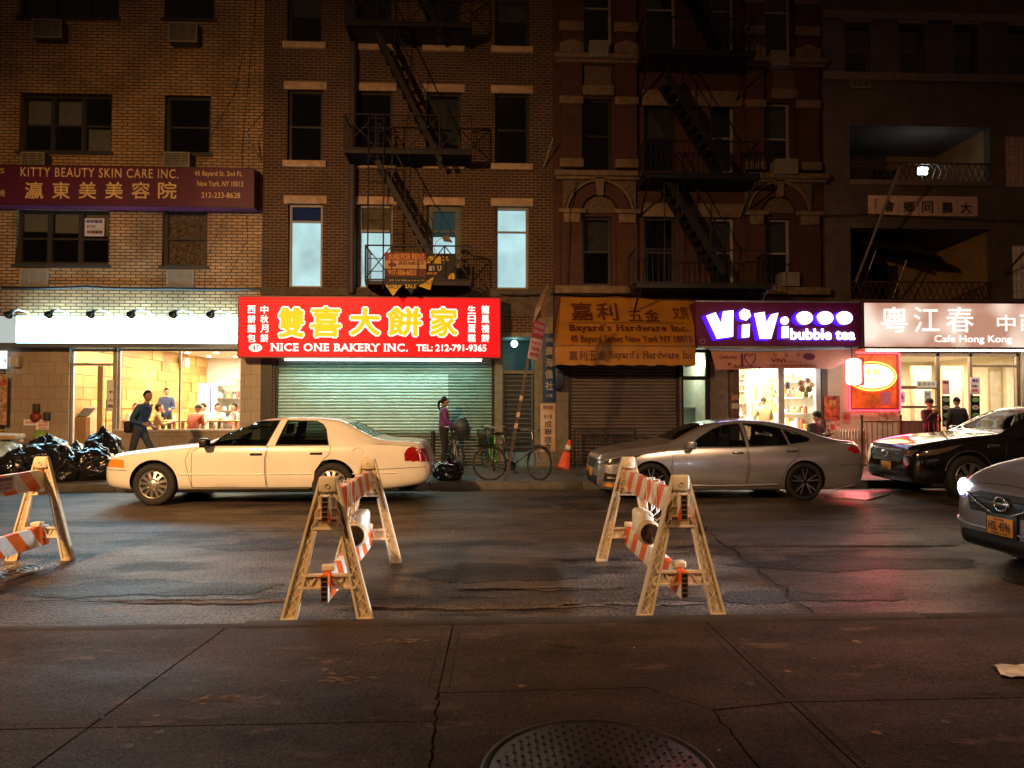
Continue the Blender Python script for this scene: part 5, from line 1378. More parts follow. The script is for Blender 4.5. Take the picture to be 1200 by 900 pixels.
for dx in (0, .33): p.tube([(at(778, 250, Yq).x + dx, Yq - .05, zF(330, Yq)), (at(778, 250, Yq).x + dx, Yq - .05, zF(212, Yq))], .015, 6)
z = zF(328, Yq)
while z < zF(214, Yq): p.tube([(at(778, 250, Yq).x, Yq - .05, z), (at(778, 250, Yq).x + .33, Yq - .05, z)], .009, 5); z += .3
p.build("drop_ladder", M_IRON, fe)

def ac(px, lab, group, out=.32, dark=False):
    x0, x1, z0, z1 = rect(*px, F - out)
    t = thing("air_conditioner", lab, "air conditioner", ((x0 + x1) / 2, F - out, z0), 0, group)
    w, h = x1 - x0, z1 - z0
    q = MB(); q.rbox(-w / 2, w / 2, .012, out + .1, 0, h, .012); q.build("casing", mat("dark_casing", (.05, .042, .036), .5) if dark else mat("grey_casing", (.24, .215, .18), .5), t, sharp=40)
    q = MB(); frame_box(q, -w / 2, w / 2, 0, h, -.004, .011, .03); n = max(4, int(h / .045))
    for i in range(n): q.box(-w / 2 + .03, w / 2 - .03, .0, .011, .03 + (h - .06) * i / n, .03 + (h - .06) * i / n + .014)
    for i in (1, 2): q.box(-w / 2 + w * i / 3 - .006, -w / 2 + w * i / 3 + .006, -.003, .004, .03, h - .03)
    q.build("grille", mat("dull_grille", (.27, .23, .17), .5), t)
for px, lab, gr, out, dk in (
 ((37, 22, 72, 44), "dark air conditioner under the topmost triple window of the buff wall", "air conditioners on the buff wall", .3, 1),
 ((197, 26, 231, 49), "dark air conditioner under the topmost single window of the buff wall", "air conditioners on the buff wall", .3, 1),
 ((24, 178, 52, 196), "air conditioner just above the maroon sign under the triple window", "air conditioners on the buff wall", .3, 1),
 ((191, 178, 222, 196), "air conditioner with a bright rim above the maroon sign under the single window", "air conditioners on the buff wall", .35, 1),
 ((23, 315, 56, 336), "flush air conditioner grille above the white sign below the triple window", "air conditioners on the buff wall", .05, 0),
 ((195, 316, 227, 336), "flush air conditioner grille above the white sign below the curtained window", "air conditioners on the buff wall", .05, 0),
 ((691, 47, 713, 66), "pale framed air conditioner in the tall window above the carved panel", "window air conditioners of the tenement", .3, 0),
 ((904, 59, 925, 76), "air conditioner in the highest window beside the stucco building", "window air conditioners of the tenement", .3, 0),
 ((909, 186, 935, 203), "large air conditioner jutting from the window over the arch", "window air conditioners of the tenement", .4, 0),
 ((916, 319, 937, 335), "air conditioner in the window directly above the purple sign", "window air conditioners of the tenement", .3, 0),
 ((997, 89, 1020, 103), "louvred air conditioner set in the stucco under a ledge", "air conditioners of the stucco building", .04, 1)):
    ac(px, lab, gr, out, dk)

def cable(name, lab, pts, r=.012, sag=.0, m_=None, n=14):
    q = MB(); P = []
    for a, b_ in zip(pts[:-1], pts[1:]):
        for i in range(n):
            t = i / n; v = a.lerp(b_, t); v.z -= sag * 4 * t * (1 - t); P.append(v)
    P.append(pts[-1]); q.tube(P, r, 6); o = q.build(name, m_ or M_BLACK); tag(o, lab, "cable"); return o
cable("cable", "thick sooty cable running along the buff brick above the white sign", [at(2, 337, F - .05), at(100, 336, F - .05), at(200, 338, F - .05), at(306, 338, F - .05)], .035, .02)
cable("cable", "thin slack wire down the corner of the buff wall", [at(285, 60, F - .03), at(275, 110, F - .03), at(240, 170, F - .03)], .005)
cable("cable", "thin wire beside the large curtained window", [at(270, 240, F - .03), at(243, 300, F - .03), at(238, 345, F - .03)], .005)
cable("cable", "long black wire drooping down the corner between the brick buildings", [at(300, 0, F - .03), at(283, 180, F - .03), at(290, 280, F - .03), at(262, 335, F - .03)], .005)
cable("cable", "grey conduit running down the tenement's first pilaster", [at(676, 212, F - .2), at(668, 250, F - .2), at(664, 340, F - .2)], .014)
cable("cable", "black wire stretched across the stucco wall past the plaque", [at(962, 253, F - .12), at(1020, 251, F - .12), at(1155, 258, F - .12), at(1215, 260, F - .12)], .014)
cable("cable", "black cable running along the tops of the shop signs", [at(586, 345, F - .14), at(655, 343, F - .14), at(720, 344, F - .14), at(850, 349, F - .2)], .02, .04)
def pole_thing(name, lab, cat, a, b_, r, m_, ball=False):
    q = MB(); q.tube([a, b_], r, 8)
    if ball: q.sphere(b_, r * 2.2, n=10)
    o = q.build(name, m_); tag(o, lab, cat); return o
pole_thing("flagpole", "long pale flagpole slanting up across the plaque", "flagpole", at(1003, 330, F - .1), at(1055, 195, F - 1.5), .032, mat("dull_pole", (.22, .18, .15), .6))
pole_thing("flagpole", "short rod slanting from the stucco wall by the lower pierced screen", "flagpole", at(1177, 321, F - .06), at(1204, 292, F - .7), .03, mat("dark_rod", (.08, .06, .05), .5))
pole_thing("flagpole", "short grey rod on the brick wall beside the tenement corner", "flagpole", at(637, 196, F - .05), at(648, 162, F - .4), .018, M_METAL)
pole_thing("bracket", "bent bracket arm pointing out from the corner of the buff wall", "bracket", at(306, 189, F - .03), at(288, 156, F - .7), .016, M_METAL)
pole_thing("bracket", "thin stay rod above the bent bracket arm", "bracket", at(312, 128, F - .03), at(289, 155, F - .7), .008, M_IRON)
# lamp and parasols in the balconies
t = thing("flood_lamp", "bright white flood lamp glowing in the upper balcony", "lamp", at(1082, 200, F + .4))
q = MB(); q.rbox(-.13, .13, -.02, .06, -.10, .10, .03); q.build("lens", emis("flood_glow", (.85, 1, 1), 9), t)
q = MB(); q.rbox(-.15, .15, .062, .12, -.12, .12, .02); q.box(-.02, .02, .06, .1, -.3, -.12); q.build("housing", M_BLACK, t)
lamp("flood_light", 'POINT', (0, -.1, 0), 3, (.8, 1, 1), size=.1, parent=t)
for (p, w, lab) in (((1028, 290), .80, "dark folded parasol nearer the flagpole in the lower balcony"), ((1066, 296), .95, "larger dark parasol tilted in the lower balcony")):
    c_ = at(*p, F + .9); t = thing("parasol", lab, "parasol", c_, 0, "parasols in the lower balcony")
    M = Matrix.Rotation(R(16), 4, 'Y') @ Matrix.Rotation(R(12), 4, 'X')
    q = MB(); q.lathe([(0, .2), (w * .5, .13), (w * .8, .04), (w, -.08), (w * .98, -.09), (w * .5, .1), (0, .17)], n=8, M=M, smooth=False); q.build("canopy", mat("black_canvas", (.022, .018, .018), .8), t)
    q = MB(); q.tube([M @ Vector((0, 0, .18)), M @ Vector((0, 0, -1.25))], .018, 8); q.build("pole", M_METAL, t)

# street lamps of the near pavement (they light the scene from outside the frame)
for i, (x, y, z) in enumerate(STREET_LAMPS):
    t = thing("street_lamp", "tall grey sodium street lamp on the near pavement " + ("beyond the restaurant side" if i == 0 else "beyond the cafe side"), "street lamp", (x, 4.4, WALK), 0, "street lamps of the near pavement")
    q = MB(); q.tube([(0, 0, 0), (0, 0, .5), (0, 0, z - .9)], [.11, .09, .055], 12); q.build("pole", M_METAL, t)
    q = MB(); q.tube([(0, 0, z - .9), (0, .1, z - .3), (0, .6, z - .12), (0, y - 4.4 - .2, z - WALK + .02)], .035, 8); q.build("arm", M_METAL, t)
    q = MB(); q.rbox(-.16, .16, y - 4.4 - .3, y - 4.4 + .3, z - WALK - .06, z - WALK + .1, .05); q.build("lamp_head", M_METAL, t)
# ================================================================== VEHICLES
def catmull(pts, n):
    """smooth curve through 2-D points, n samples per span"""
    out = []
    for i in range(len(pts) - 1):
        p0 = pts[max(i - 1, 0)]; p1 = pts[i]; p2 = pts[i + 1]; p3 = pts[min(i + 2, len(pts) - 1)]
        for k in range(n):
            t = k / n
            out.append(tuple(.5 * ((2 * b) + (c - a) * t + (2 * a - 5 * b + 4 * c - d) * t * t + (-a + 3 * b - 3 * c + d) * t ** 3) for a, b, c, d in zip(p0, p1, p2, p3)))
    out.append(tuple(pts[-1])); return out
class Curve1:
    """monotone-ish cubic interpolation of a table (x, y)"""
    def __init__(s, tab): s.t = sorted(tab)
    def __call__(s, x):
        t = s.t
        if x <= t[0][0]: return t[0][1]
        if x >= t[-1][0]: return t[-1][1]
        for i in range(len(t) - 1):
            if t[i][0] <= x <= t[i + 1][0]: break
        def sl(j):
            if j <= 0 or j >= len(t) - 1: return 0 if j < 0 else ((t[min(j + 1, len(t) - 1)][1] - t[max(j - 1, 0)][1]) / (t[min(j + 1, len(t) - 1)][0] - t[max(j - 1, 0)][0]))
            a = (t[j][1] - t[j - 1][1]) / (t[j][0] - t[j - 1][0]); b = (t[j + 1][1] - t[j][1]) / (t[j + 1][0] - t[j][0])
            return 0 if a * b <= 0 else 2 * a * b / (a + b)
        h = t[i + 1][0] - t[i][0]; u = (x - t[i][0]) / h
        return t[i][1] * (1 + 2 * u) * (1 - u) ** 2 + t[i + 1][1] * u * u * (3 - 2 * u) + h * sl(i) * u * (1 - u) ** 2 + h * sl(i + 1) * u * u * (u - 1)

def patch(name, bvh, poly, axis, off, m, parent, dens=.06, side=1, thick=0.0, xr=None, smooth=True):
    """a sheet cut to POLY and laid on the body: axis 'S' = seen from the side (x, z), 'F' = from the front (y, z), 'B' = from behind, 'T' = from above (x, y)"""
    P = []
    n = len(poly)
    for i in range(n):
        a, b = Vector(poly[i]), Vector(poly[(i + 1) % n]); k = max(1, int((b - a).length / dens))
        P += [a.lerp(b, j / k) for j in range(k)]
    ne = len(P); edges = [(i, (i + 1) % ne) for i in range(ne)]
    x0, x1 = min(p.x for p in P), max(p.x for p in P); y0, y1 = min(p.y for p in P), max(p.y for p in P)
    def inside(q):
        c = False
        for i in range(ne):
            a, b = P[i], P[(i + 1) % ne]
            if (a.y > q.y) != (b.y > q.y) and q.x < (b.x - a.x) * (q.y - a.y) / (b.y - a.y) + a.x: c = not c
        return c
    xx = x0 + dens / 2
    pts = list(P)
    while xx < x1:
        yy = y0 + dens / 2
        while yy < y1:
            q = Vector((xx, yy))
            if inside(q) and min((q - p).length for p in P) > dens * .45: pts.append(q)
            yy += dens
        xx += dens
    vs, es, fs = geometry.delaunay_2d_cdt(pts, edges, [], 1, 1e-5)[:3]
    co, no = [], []
    for v in vs:
        if axis == 'S': o, d = Vector((v.x, -3 * side, v.y)), Vector((0, side, 0))
        elif axis == 'F': o, d = Vector((-3, v.x, v.y)), Vector((1, 0, 0))
        elif axis == 'B': o, d = Vector((9, v.x, v.y)), Vector((-1, 0, 0))
        else: o, d = Vector((v.x, v.y, 4)), Vector((0, 0, -1))
        h, nn, _, _ = bvh.ray_cast(o, d)
        if h is None:
            h, nn, _, _ = bvh.find_nearest(o + d * 2.2)
        if nn.dot(d) > 0: nn = -nn
        co.append(h - d * off); no.append(nn)
    me = bpy.data.meshes.new(name)
    fl = [list(f) for f in fs if len(f) > 2]
    # face winding towards the outside
    out = []
    for f in fl:
        a, b, c = co[f[0]], co[f[1]], co[f[2]]
        out.append(f if (b - a).cross(c - a).dot(no[f[0]]) > 0 else f[::-1])
    me.from_pydata([tuple(c) for c in co], [], out); me.materials.append(m)
    for p in me.polygons: p.use_smooth = smooth
    if smooth: me.normals_split_custom_set_from_vertices([tuple(x) for x in no])
    o = bpy.data.objects.new(name, me); COL.objects.link(o); o.parent = parent
    return o
def seam(mb, bvh, line, side, r=.005, axis='S', off=.002, mi=0, dens=.05, closed=False):
    pts = []
    L_ = line + ([line[0]] if closed else [])
    for a, b in zip(L_[:-1], L_[1:]):
        a, b = Vector(a), Vector(b); k = max(1, int((b - a).length / dens)); pts += [a.lerp(b, j / k) for j in range(k)]
    pts.append(Vector(L_[-1])); co = []
    for v in pts:
        if axis == 'S': o, d = Vector((v.x, -3 * side, v.y)), Vector((0, side, 0))
        elif axis == 'F': o, d = Vector((-3, v.x, v.y)), Vector((1, 0, 0))
        elif axis == 'B': o, d = Vector((9, v.x, v.y)), Vector((-1, 0, 0))
        else: o, d = Vector((v.x, v.y, 4)), Vector((0, 0, -1))
        h = bvh.ray_cast(o, d)[0]
        if h is not None: co.append(h - d * off)
    if len(co) > 1: mb.tube(co, r, 5, mi)

def paint(name, col, metal=0.0, rough=.3):
    m = mat(name, col, rough, metal, var=.05, nscale=2.0, coat=.8); return m
M_TYRE = mat("tyre_rubber", (.018, .017, .017), .8, var=.2, nscale=14, bump=.2, bscale=90)
M_RIMS = mat("silver_rim", (.55, .54, .52), .3, .85, var=.1)
M_RIMD = mat("dark_rim", (.02, .02, .022), .3, .5)
M_CARB = mat("car_black_trim", (.010, .010, .011), .4, var=.1)
M_CHR = mat("chrome", (.75, .75, .76), .08, 1.0, var=0)
M_CGL = glass_mat("tinted_car_glass", (.36, .42, .40), .06)
M_CGD = glass_mat("dark_car_glass", (.10, .11, .12), .06)
M_LAMPG = mat("lamp_glass", (.20, .19, .18), .10, .7, coat=1.0, var=.5, nscale=14)
M_AMB = mat("amber_lens", (.75, .26, .02), .2, coat=1.0, emit=(1, .35, .02), es=.10)
M_REDL = mat("red_lens", (.26, .004, .006), .12, coat=1.0, var=.35, nscale=18, emit=(1, .01, .01), es=.03)
M_SEAT = mat("dark_seat_cloth", (.03, .028, .027), .9)
M_INT = mat("car_interior_black", (.014, .014, .014), .85)

def wheel(parent, x, y, r, w, sgn, style, rimr):
    """tyre > , rim with spokes; sgn = -1 for the near side"""
    t = MB(); hw = w / 2
    t.lathe([(rimr, -hw * .8), (rimr + .015, -hw * .98), (r * .90, -hw), (r * .97, -hw * .86), (r, -hw * .6), (r, hw * .6), (r * .97, hw * .86), (r * .90, hw), (rimr + .015, hw * .98), (rimr, hw * .8)], (x, y, r), 'Y', 40)
    for j in range(48):
        a = 2 * math.pi * j / 48; c, s_ = math.cos(a), math.sin(a)
        t.bar((x + c * (r - .002), y - hw * .62, r + s_ * (r - .002)), (x + c * (r - .002), y + hw * .62, r + s_ * (r - .002)), .02, .010, 0, (c, 0, s_))
    wo = t.build("wheel", M_TYRE, parent)
    q = MB(); yo = y + sgn * hw * .72; f = lambda h: yo + sgn * h
    c0 = (x, 0, r)
    q.lathe([(rimr, y - hw * .8), (rimr * .96, y - hw * .5), (rimr * .96, y + hw * .5), (rimr, y + hw * .8)], c0, 'Y', 40, 2)
    q.lathe([(rimr, f(.028)), (rimr * .985, f(.034)), (rimr * .93, f(.02)), (rimr * .915, f(-.02))], c0, 'Y', 40, 0)
    q.lathe([(rimr * .95, f(-.06)), (0, f(-.065))], c0, 'Y', 30, 1)
    if style == 'steel':
        q.lathe([(rimr * .93, f(.006)), (rimr * .60, f(.03)), (rimr * .42, f(.036)), (rimr * .38, f(.05)), (rimr * .30, f(.062)), (0, f(.066))], c0, 'Y', 40, 0)
        for j in range(12):
            a = 2 * math.pi * j / 12 + .1
            P = []
            for (rr, da) in ((.52, -.085), (.86, -.125), (.90, -.06), (.90, .06), (.86, .125), (.52, .085), (.49, 0)):
                P.append((x + rimr * rr * math.cos(a + da), r + rimr * rr * math.sin(a + da)))
            q.prism(P, f(.012), f(.038), 'XZ', 1)
        for j in range(5):
            a = 2 * math.pi * j / 5; q.sphere((x + rimr * .34 * math.cos(a), f(.055), r + rimr * .34 * math.sin(a)), .012, 0, n=6)
    else:
        q.lathe([(rimr * .22, f(-.02)), (rimr * .22, f(.01)), (rimr * .16, f(.022)), (0, f(.024))], c0, 'Y', 24, 0)
        n = 5 if style == 'five' else 7
        for j in range(n):
            a = 2 * math.pi * j / n + .35
            for da in ((-.16, .16) if style == 'five' else (-.09, .09)):
                i0, i1 = .16, .94; w0, w1 = .035, .03
                e = a + da * .55; o_ = a + da * 1.25
                p, pq = (x + rimr * i0 * math.cos(e), f(.004), r + rimr * i0 * math.sin(e)), (x + rimr * i1 * math.cos(o_), f(.018), r + rimr * i1 * math.sin(o_))
                q.bar(p, pq, .032, .03, 0, (0, 1, 0))
                if style == 'five': q.bar((p[0], f(.021), p[2]), (pq[0], f(.035), pq[2]), .014, .004, 3, (0, 1, 0))
    q.lathe([(rimr * .6, f(-.055)), (rimr * .6, f(-.05)), (.05, f(-.05))], c0, 'Y', 24, 2)
    q.build("rim", [M_RIMS if style != 'five' else M_RIMD, M_CARB, M_IRON, M_RIMS], wo)
    return wo

def build_car(S):
    L_, W_ = S['L'], S['W'] / 2
    top, bot, belt, wid, roofw = Curve1(S['top']), Curve1(S['bot']), Curve1(S['belt']), Curve1(S['wid']), Curve1(S['roofw'])
    root = thing("parked_car" if not S.get('drive') else "car", S['label'], "car", S['loc'], S.get('rz', 0))
    root_name = root
    def section(x):
        w = W_ * wid(x); zb, zt, zl = bot(x), top(x), min(belt(x), top(x) - .015)
        wr_ = w * roofw(x); h = zl - zb; g_ = zt - zl
        cab = max(0, min(1, (g_ - .08) / .2))
        tb = S.get('tuck', .0)
        pts = [(0, zb), (.78 * w, zb), (.93 * w, zb + .05 * h), (.985 * w - tb, zb + .22 * h), (1.0 * w - tb * .5, zb + .42 * h), (1.0 * w, zb + .66 * h), (.985 * w, zb + .86 * h), (.955 * w, zl)]
        a, b = (.955 * w, zl), (wr_, zt - g_ * (.16 + .0 * cab))
        for t in (.33, .66): pts.append((a[0] + (b[0] - a[0]) * t + cab * .018 * math.sin(t * 3.14), a[1] + (b[1] - a[1]) * t))
        pts += [b, (wr_ * .88, zt - g_ * .06), (wr_ * .55, zt - g_ * .012), (0, zt)]
        return catmull(pts, 3)
    N_ = 96
    xs = [0, .012, .03, .06, .10] + [.15 + (L_ - .3) * i / N_ for i in range(N_ + 1)] + [L_ - .10, L_ - .06, L_ - .03, L_ - .012, L_]
    mb = MB(); secs = [section(x) for x in xs]; k = len(secs[0]); ring = []
    for x, s in zip(xs, secs):
        full = [(x, -p[0], p[1]) for p in s] + [(x, p[0], p[1]) for p in s[-2:0:-1]]
        ring.append(full)
    n = len(ring[0]); vs = [v for r_ in ring for v in r_]
    fs = [(i * n + j, i * n + (j + 1) % n, (i + 1) * n + (j + 1) % n, (i + 1) * n + j) for i in range(len(ring) - 1) for j in range(n)]
    mb.add(vs, fs, 0, True); mb.add(ring[0], [tuple(range(n))]); mb.add(ring[-1], [tuple(range(n))[::-1]])
    body = mb.build("body", [S['paint'], M_INT], root)
    bm = bmesh.new(); bm.from_mesh(body.data); bmesh.ops.remove_doubles(bm, verts=bm.verts, dist=1e-5); bmesh.ops.recalc_face_normals(bm, faces=bm.faces); bm.to_mesh(body.data)
    bvh = BVHTree.FromBMesh(bm); bm.free()
    # cutters: cabin hollow, side glass, screens, wheel wells
    cuts = []
    def cutter(q):
        o = q.build("cutter", [M_INT, M_INT], root)
        for p in o.data.polygons: p.material_index = 1
        cuts.append(o)
    xc0, xc1 = S['cabin']
    q = MB(); rg = []
    for i in range(22):
        x = xc0 + (xc1 - xc0) * i / 21; w = W_ * wid(x); zt = top(x); zl = belt(x); wr_ = w * roofw(x)
        zt2 = zt - .05; zl2 = min(zl - .03, zt2 - .04)
        rg.append([(x, -(w - .11), .42), (x, -(w - .11), zl2), (x, -(wr_ - .055), zt2 - .035), (x, -wr_ * .5, zt2), (x, wr_ * .5, zt2), (x, wr_ - .055, zt2 - .035), (x, w - .11, zl2), (x, w - .11, .42)])
    q.add([v for r_ in rg for v in r_], [(i * 8 + j, i * 8 + (j + 1) % 8, (i + 1) * 8 + (j + 1) % 8, (i + 1) * 8 + j) for i in range(21) for j in range(8)])
    q.add(rg[0], [tuple(range(8))]); q.add(rg[-1], [tuple(range(8))[::-1]]); cutter(q)
    for P in S['side_glass']: cutter(MB().prism(P, -1.3, 1.3, 'XZ'))
    cutter(MB().prism(S['screen'], S['screen_x'][0], S['screen_x'][1], 'YZ'))
    if 'rear' in S: cutter(MB().prism(S['rear'], S['rear_x'][0], S['rear_x'][1], 'YZ'))
    for (wx, r) in S['wheels']:
        for sg in (-1, 1):
            cutter(MB().lathe([(0, sg * (W_ - .34)), (r + S.get('well', .05), sg * (W_ - .34)), (r + S.get('well', .05), sg * (W_ + .2)), (0, sg * (W_ + .2))], (wx, 0, r + .015), 'Y', 40))
    for c in cuts:
        md = body.modifiers.new("cut", 'BOOLEAN'); md.operation = 'DIFFERENCE'; md.object = c; md.solver = 'EXACT'
    bpy.context.view_layer.update()
    me = bpy.data.meshes.new_from_object(body.evaluated_get(bpy.context.evaluated_depsgraph_get()))
    body.modifiers.clear(); body.data = me
    for c in cuts: bpy.data.objects.remove(c)
    me.set_sharp_from_angle(angle=R(32))
    for p in me.polygons: p.use_smooth = True
    G = S.get('glass', M_CGL)
    for P in S['side_glass']:
        for sd in (1, -1): patch("window_glass", bvh, P, 'S', -.012, G, root, .08, sd)
    patch("windscreen", bvh, S['screen'], 'F', -.010, G, root, .10)
    if 'rear' in S: patch("rear_window", bvh, S['rear'], 'B', -.010, G, root, .10)
    # doors laid over the flanks, with dark gaps and handles
    for P in S.get('doors', ()):
        for sd in (1, -1):
            d = patch("door", bvh, P['poly'], 'S', .0035, S['paint'], root, .055, sd)
            q = MB(); seam(q, bvh, P['poly'], sd, .0055, closed=True, off=.001); q.build("gap", M_CARB, d)
            hx, hz = P['handle']; h = bvh.ray_cast(Vector((hx, -3 * sd, hz)), Vector((0, sd, 0)))[0]
            q = MB(); y = h.y
            q.rbox(hx - .10, hx + .10, y - sd * .0 - .012, y + .012, hz - .024, hz + .018, .008); q.build("recess", M_CARB, d)
            q = MB(); q.rbox(hx - .085, hx + .085, y - .016 - sd * .012, y + .016 - sd * .012, hz - .006, hz + .016, .007); q.build("handle", S.get('handle_mat', S['paint']), d)
    for (P, axis, m_, nm, off) in S.get('patches', ()):
        for sd in ((1, -1) if axis == 'S' else (1,)):
            patch(nm, bvh, P, axis, off, m_, root, .035, sd)
    q = MB()
    for (P, axis, cl) in S.get('lines', ()):
        for sd in ((1, -1) if axis == 'S' else (1,)): seam(q, bvh, P, sd, .0045, axis, .001, closed=cl)
    if q.v: q.build("panel_gap", M_CARB, root)
    q = MB()
    for (P, r) in S.get('trim', ()):
        for sd in (1, -1): seam(q, bvh, P, sd, r, 'S', .004)
    if q.v: q.build("side_trim", S.get('trim_mat', S['paint']), root)
    for P in S['side_glass']:
        for sd in (1, -1): q = MB(); seam(q, bvh, P, sd, .011, 'S', .0, closed=True); q.build("window_rubber", S.get('rubber', M_CARB), root)
    for (wx, r) in S['wheels']:
        for sg in (-1, 1):
            wheel(root, wx, sg * (W_ - .115), r, S.get('tyre_w', .215), sg, S['rim'], r * S.get('rim_f', .66))
    # mirrors
    mx, mz = S['mirror']
    for sg in (-1, 1):
        q = MB(); y = sg * (W_ * .93); q.rbox(mx - .06, mx + .07, min(y + sg * .06, y + sg * .25), max(y + sg * .06, y + sg * .25), mz - .07, mz + .08, .035, seg=3)
        q.bar((mx + .04, y - sg * .03, mz - .05), (mx + .01, y + sg * .1, mz - .03), .05, .04); mo = q.build("mirror", S.get('mirror_mat', S['paint']), root)
        q = MB(); q.box(mx + .071, mx + .074, min(y + sg * .08, y + sg * .23), max(y + sg * .08, y + sg * .23), mz - .05, mz + .06); q.build("mirror_glass", M_CHR, mo)
    # seats and steering wheel
    for (sx, sy, wd) in S['seats']:
        q = MB(); q.rbox(sx - .25, sx + .25, sy - wd / 2, sy + wd / 2, .42, .60, .06)
        M = Matrix.Translation((sx + .24, sy, .58)) @ Matrix.Rotation(R(14), 4, 'Y'); q.rbox(-.07, .07, -wd / 2, wd / 2, -.05, .56, .06, 0, M)
        for hy in ((0,) if wd < .8 else (-.35, .35)): q.rbox(-.045, .045, hy - .13, hy + .13, .60, .77, .04, 0, M)
        q.build("seat", M_SEAT, root)
    sx, sy = S['seats'][0][0] - .48, S['seats'][0][1]
    q = MB(); M = Matrix.Translation((sx, sy, S.get('steer_z', .86))) @ Matrix.Rotation(R(65), 4, 'Y')
    q.tube([M @ Vector((.18 * math.cos(t * .35), .18 * math.sin(t * .35), 0)) for t in range(18)], .014, 6, closed=True); q.bar(M @ Vector((-.17, 0, 0)), M @ Vector((.17, 0, 0)), .03, .02); q.build("steering_wheel", M_CARB, root)
    q = MB(); q.rbox(.35, L_ - .5, -W_ + .12, W_ - .12, .20, .34, .04); q.build("underbody", M_INT, root)
    return root, bvh

def plate(parent, txt, cx, cy, cz, m_, ink, w=.305, h=.152, facing='F', small=None):
    q = MB(); s = -1 if facing == 'F' else 1
    q.rbox(cx - .006, cx + .006, cy - w / 2, cy + w / 2, cz - h / 2, cz + h / 2, .004)
    o = q.build("number_plate", m_, parent)
    def put(t, a, c, z0, z1, bo):
        l = letters(t, a, c, z0, z1, 0, ink, o, bold=bo)
        # letters are made in the x-z plane facing -y: turn them to face along -x (front) or +x (rear)
        for v in l.data.vertices: x, y, z = v.co; v.co = (cx + s * (.008 - y), cy - (x) if facing == 'F' else cy + x, z)
    if txt: put(txt, -w * .42, w * .42, cz - h * .24, cz + h * .26, .02)
    if small: put(small[0], -w * .2, w * .2, cz + h * .32, cz + h * .45, .01); put(small[1], -w * .3, w * .3, cz - h * .45, cz - h * .33, .01)
    return o

def sidepoly(*p): return [tuple(a) for a in p]
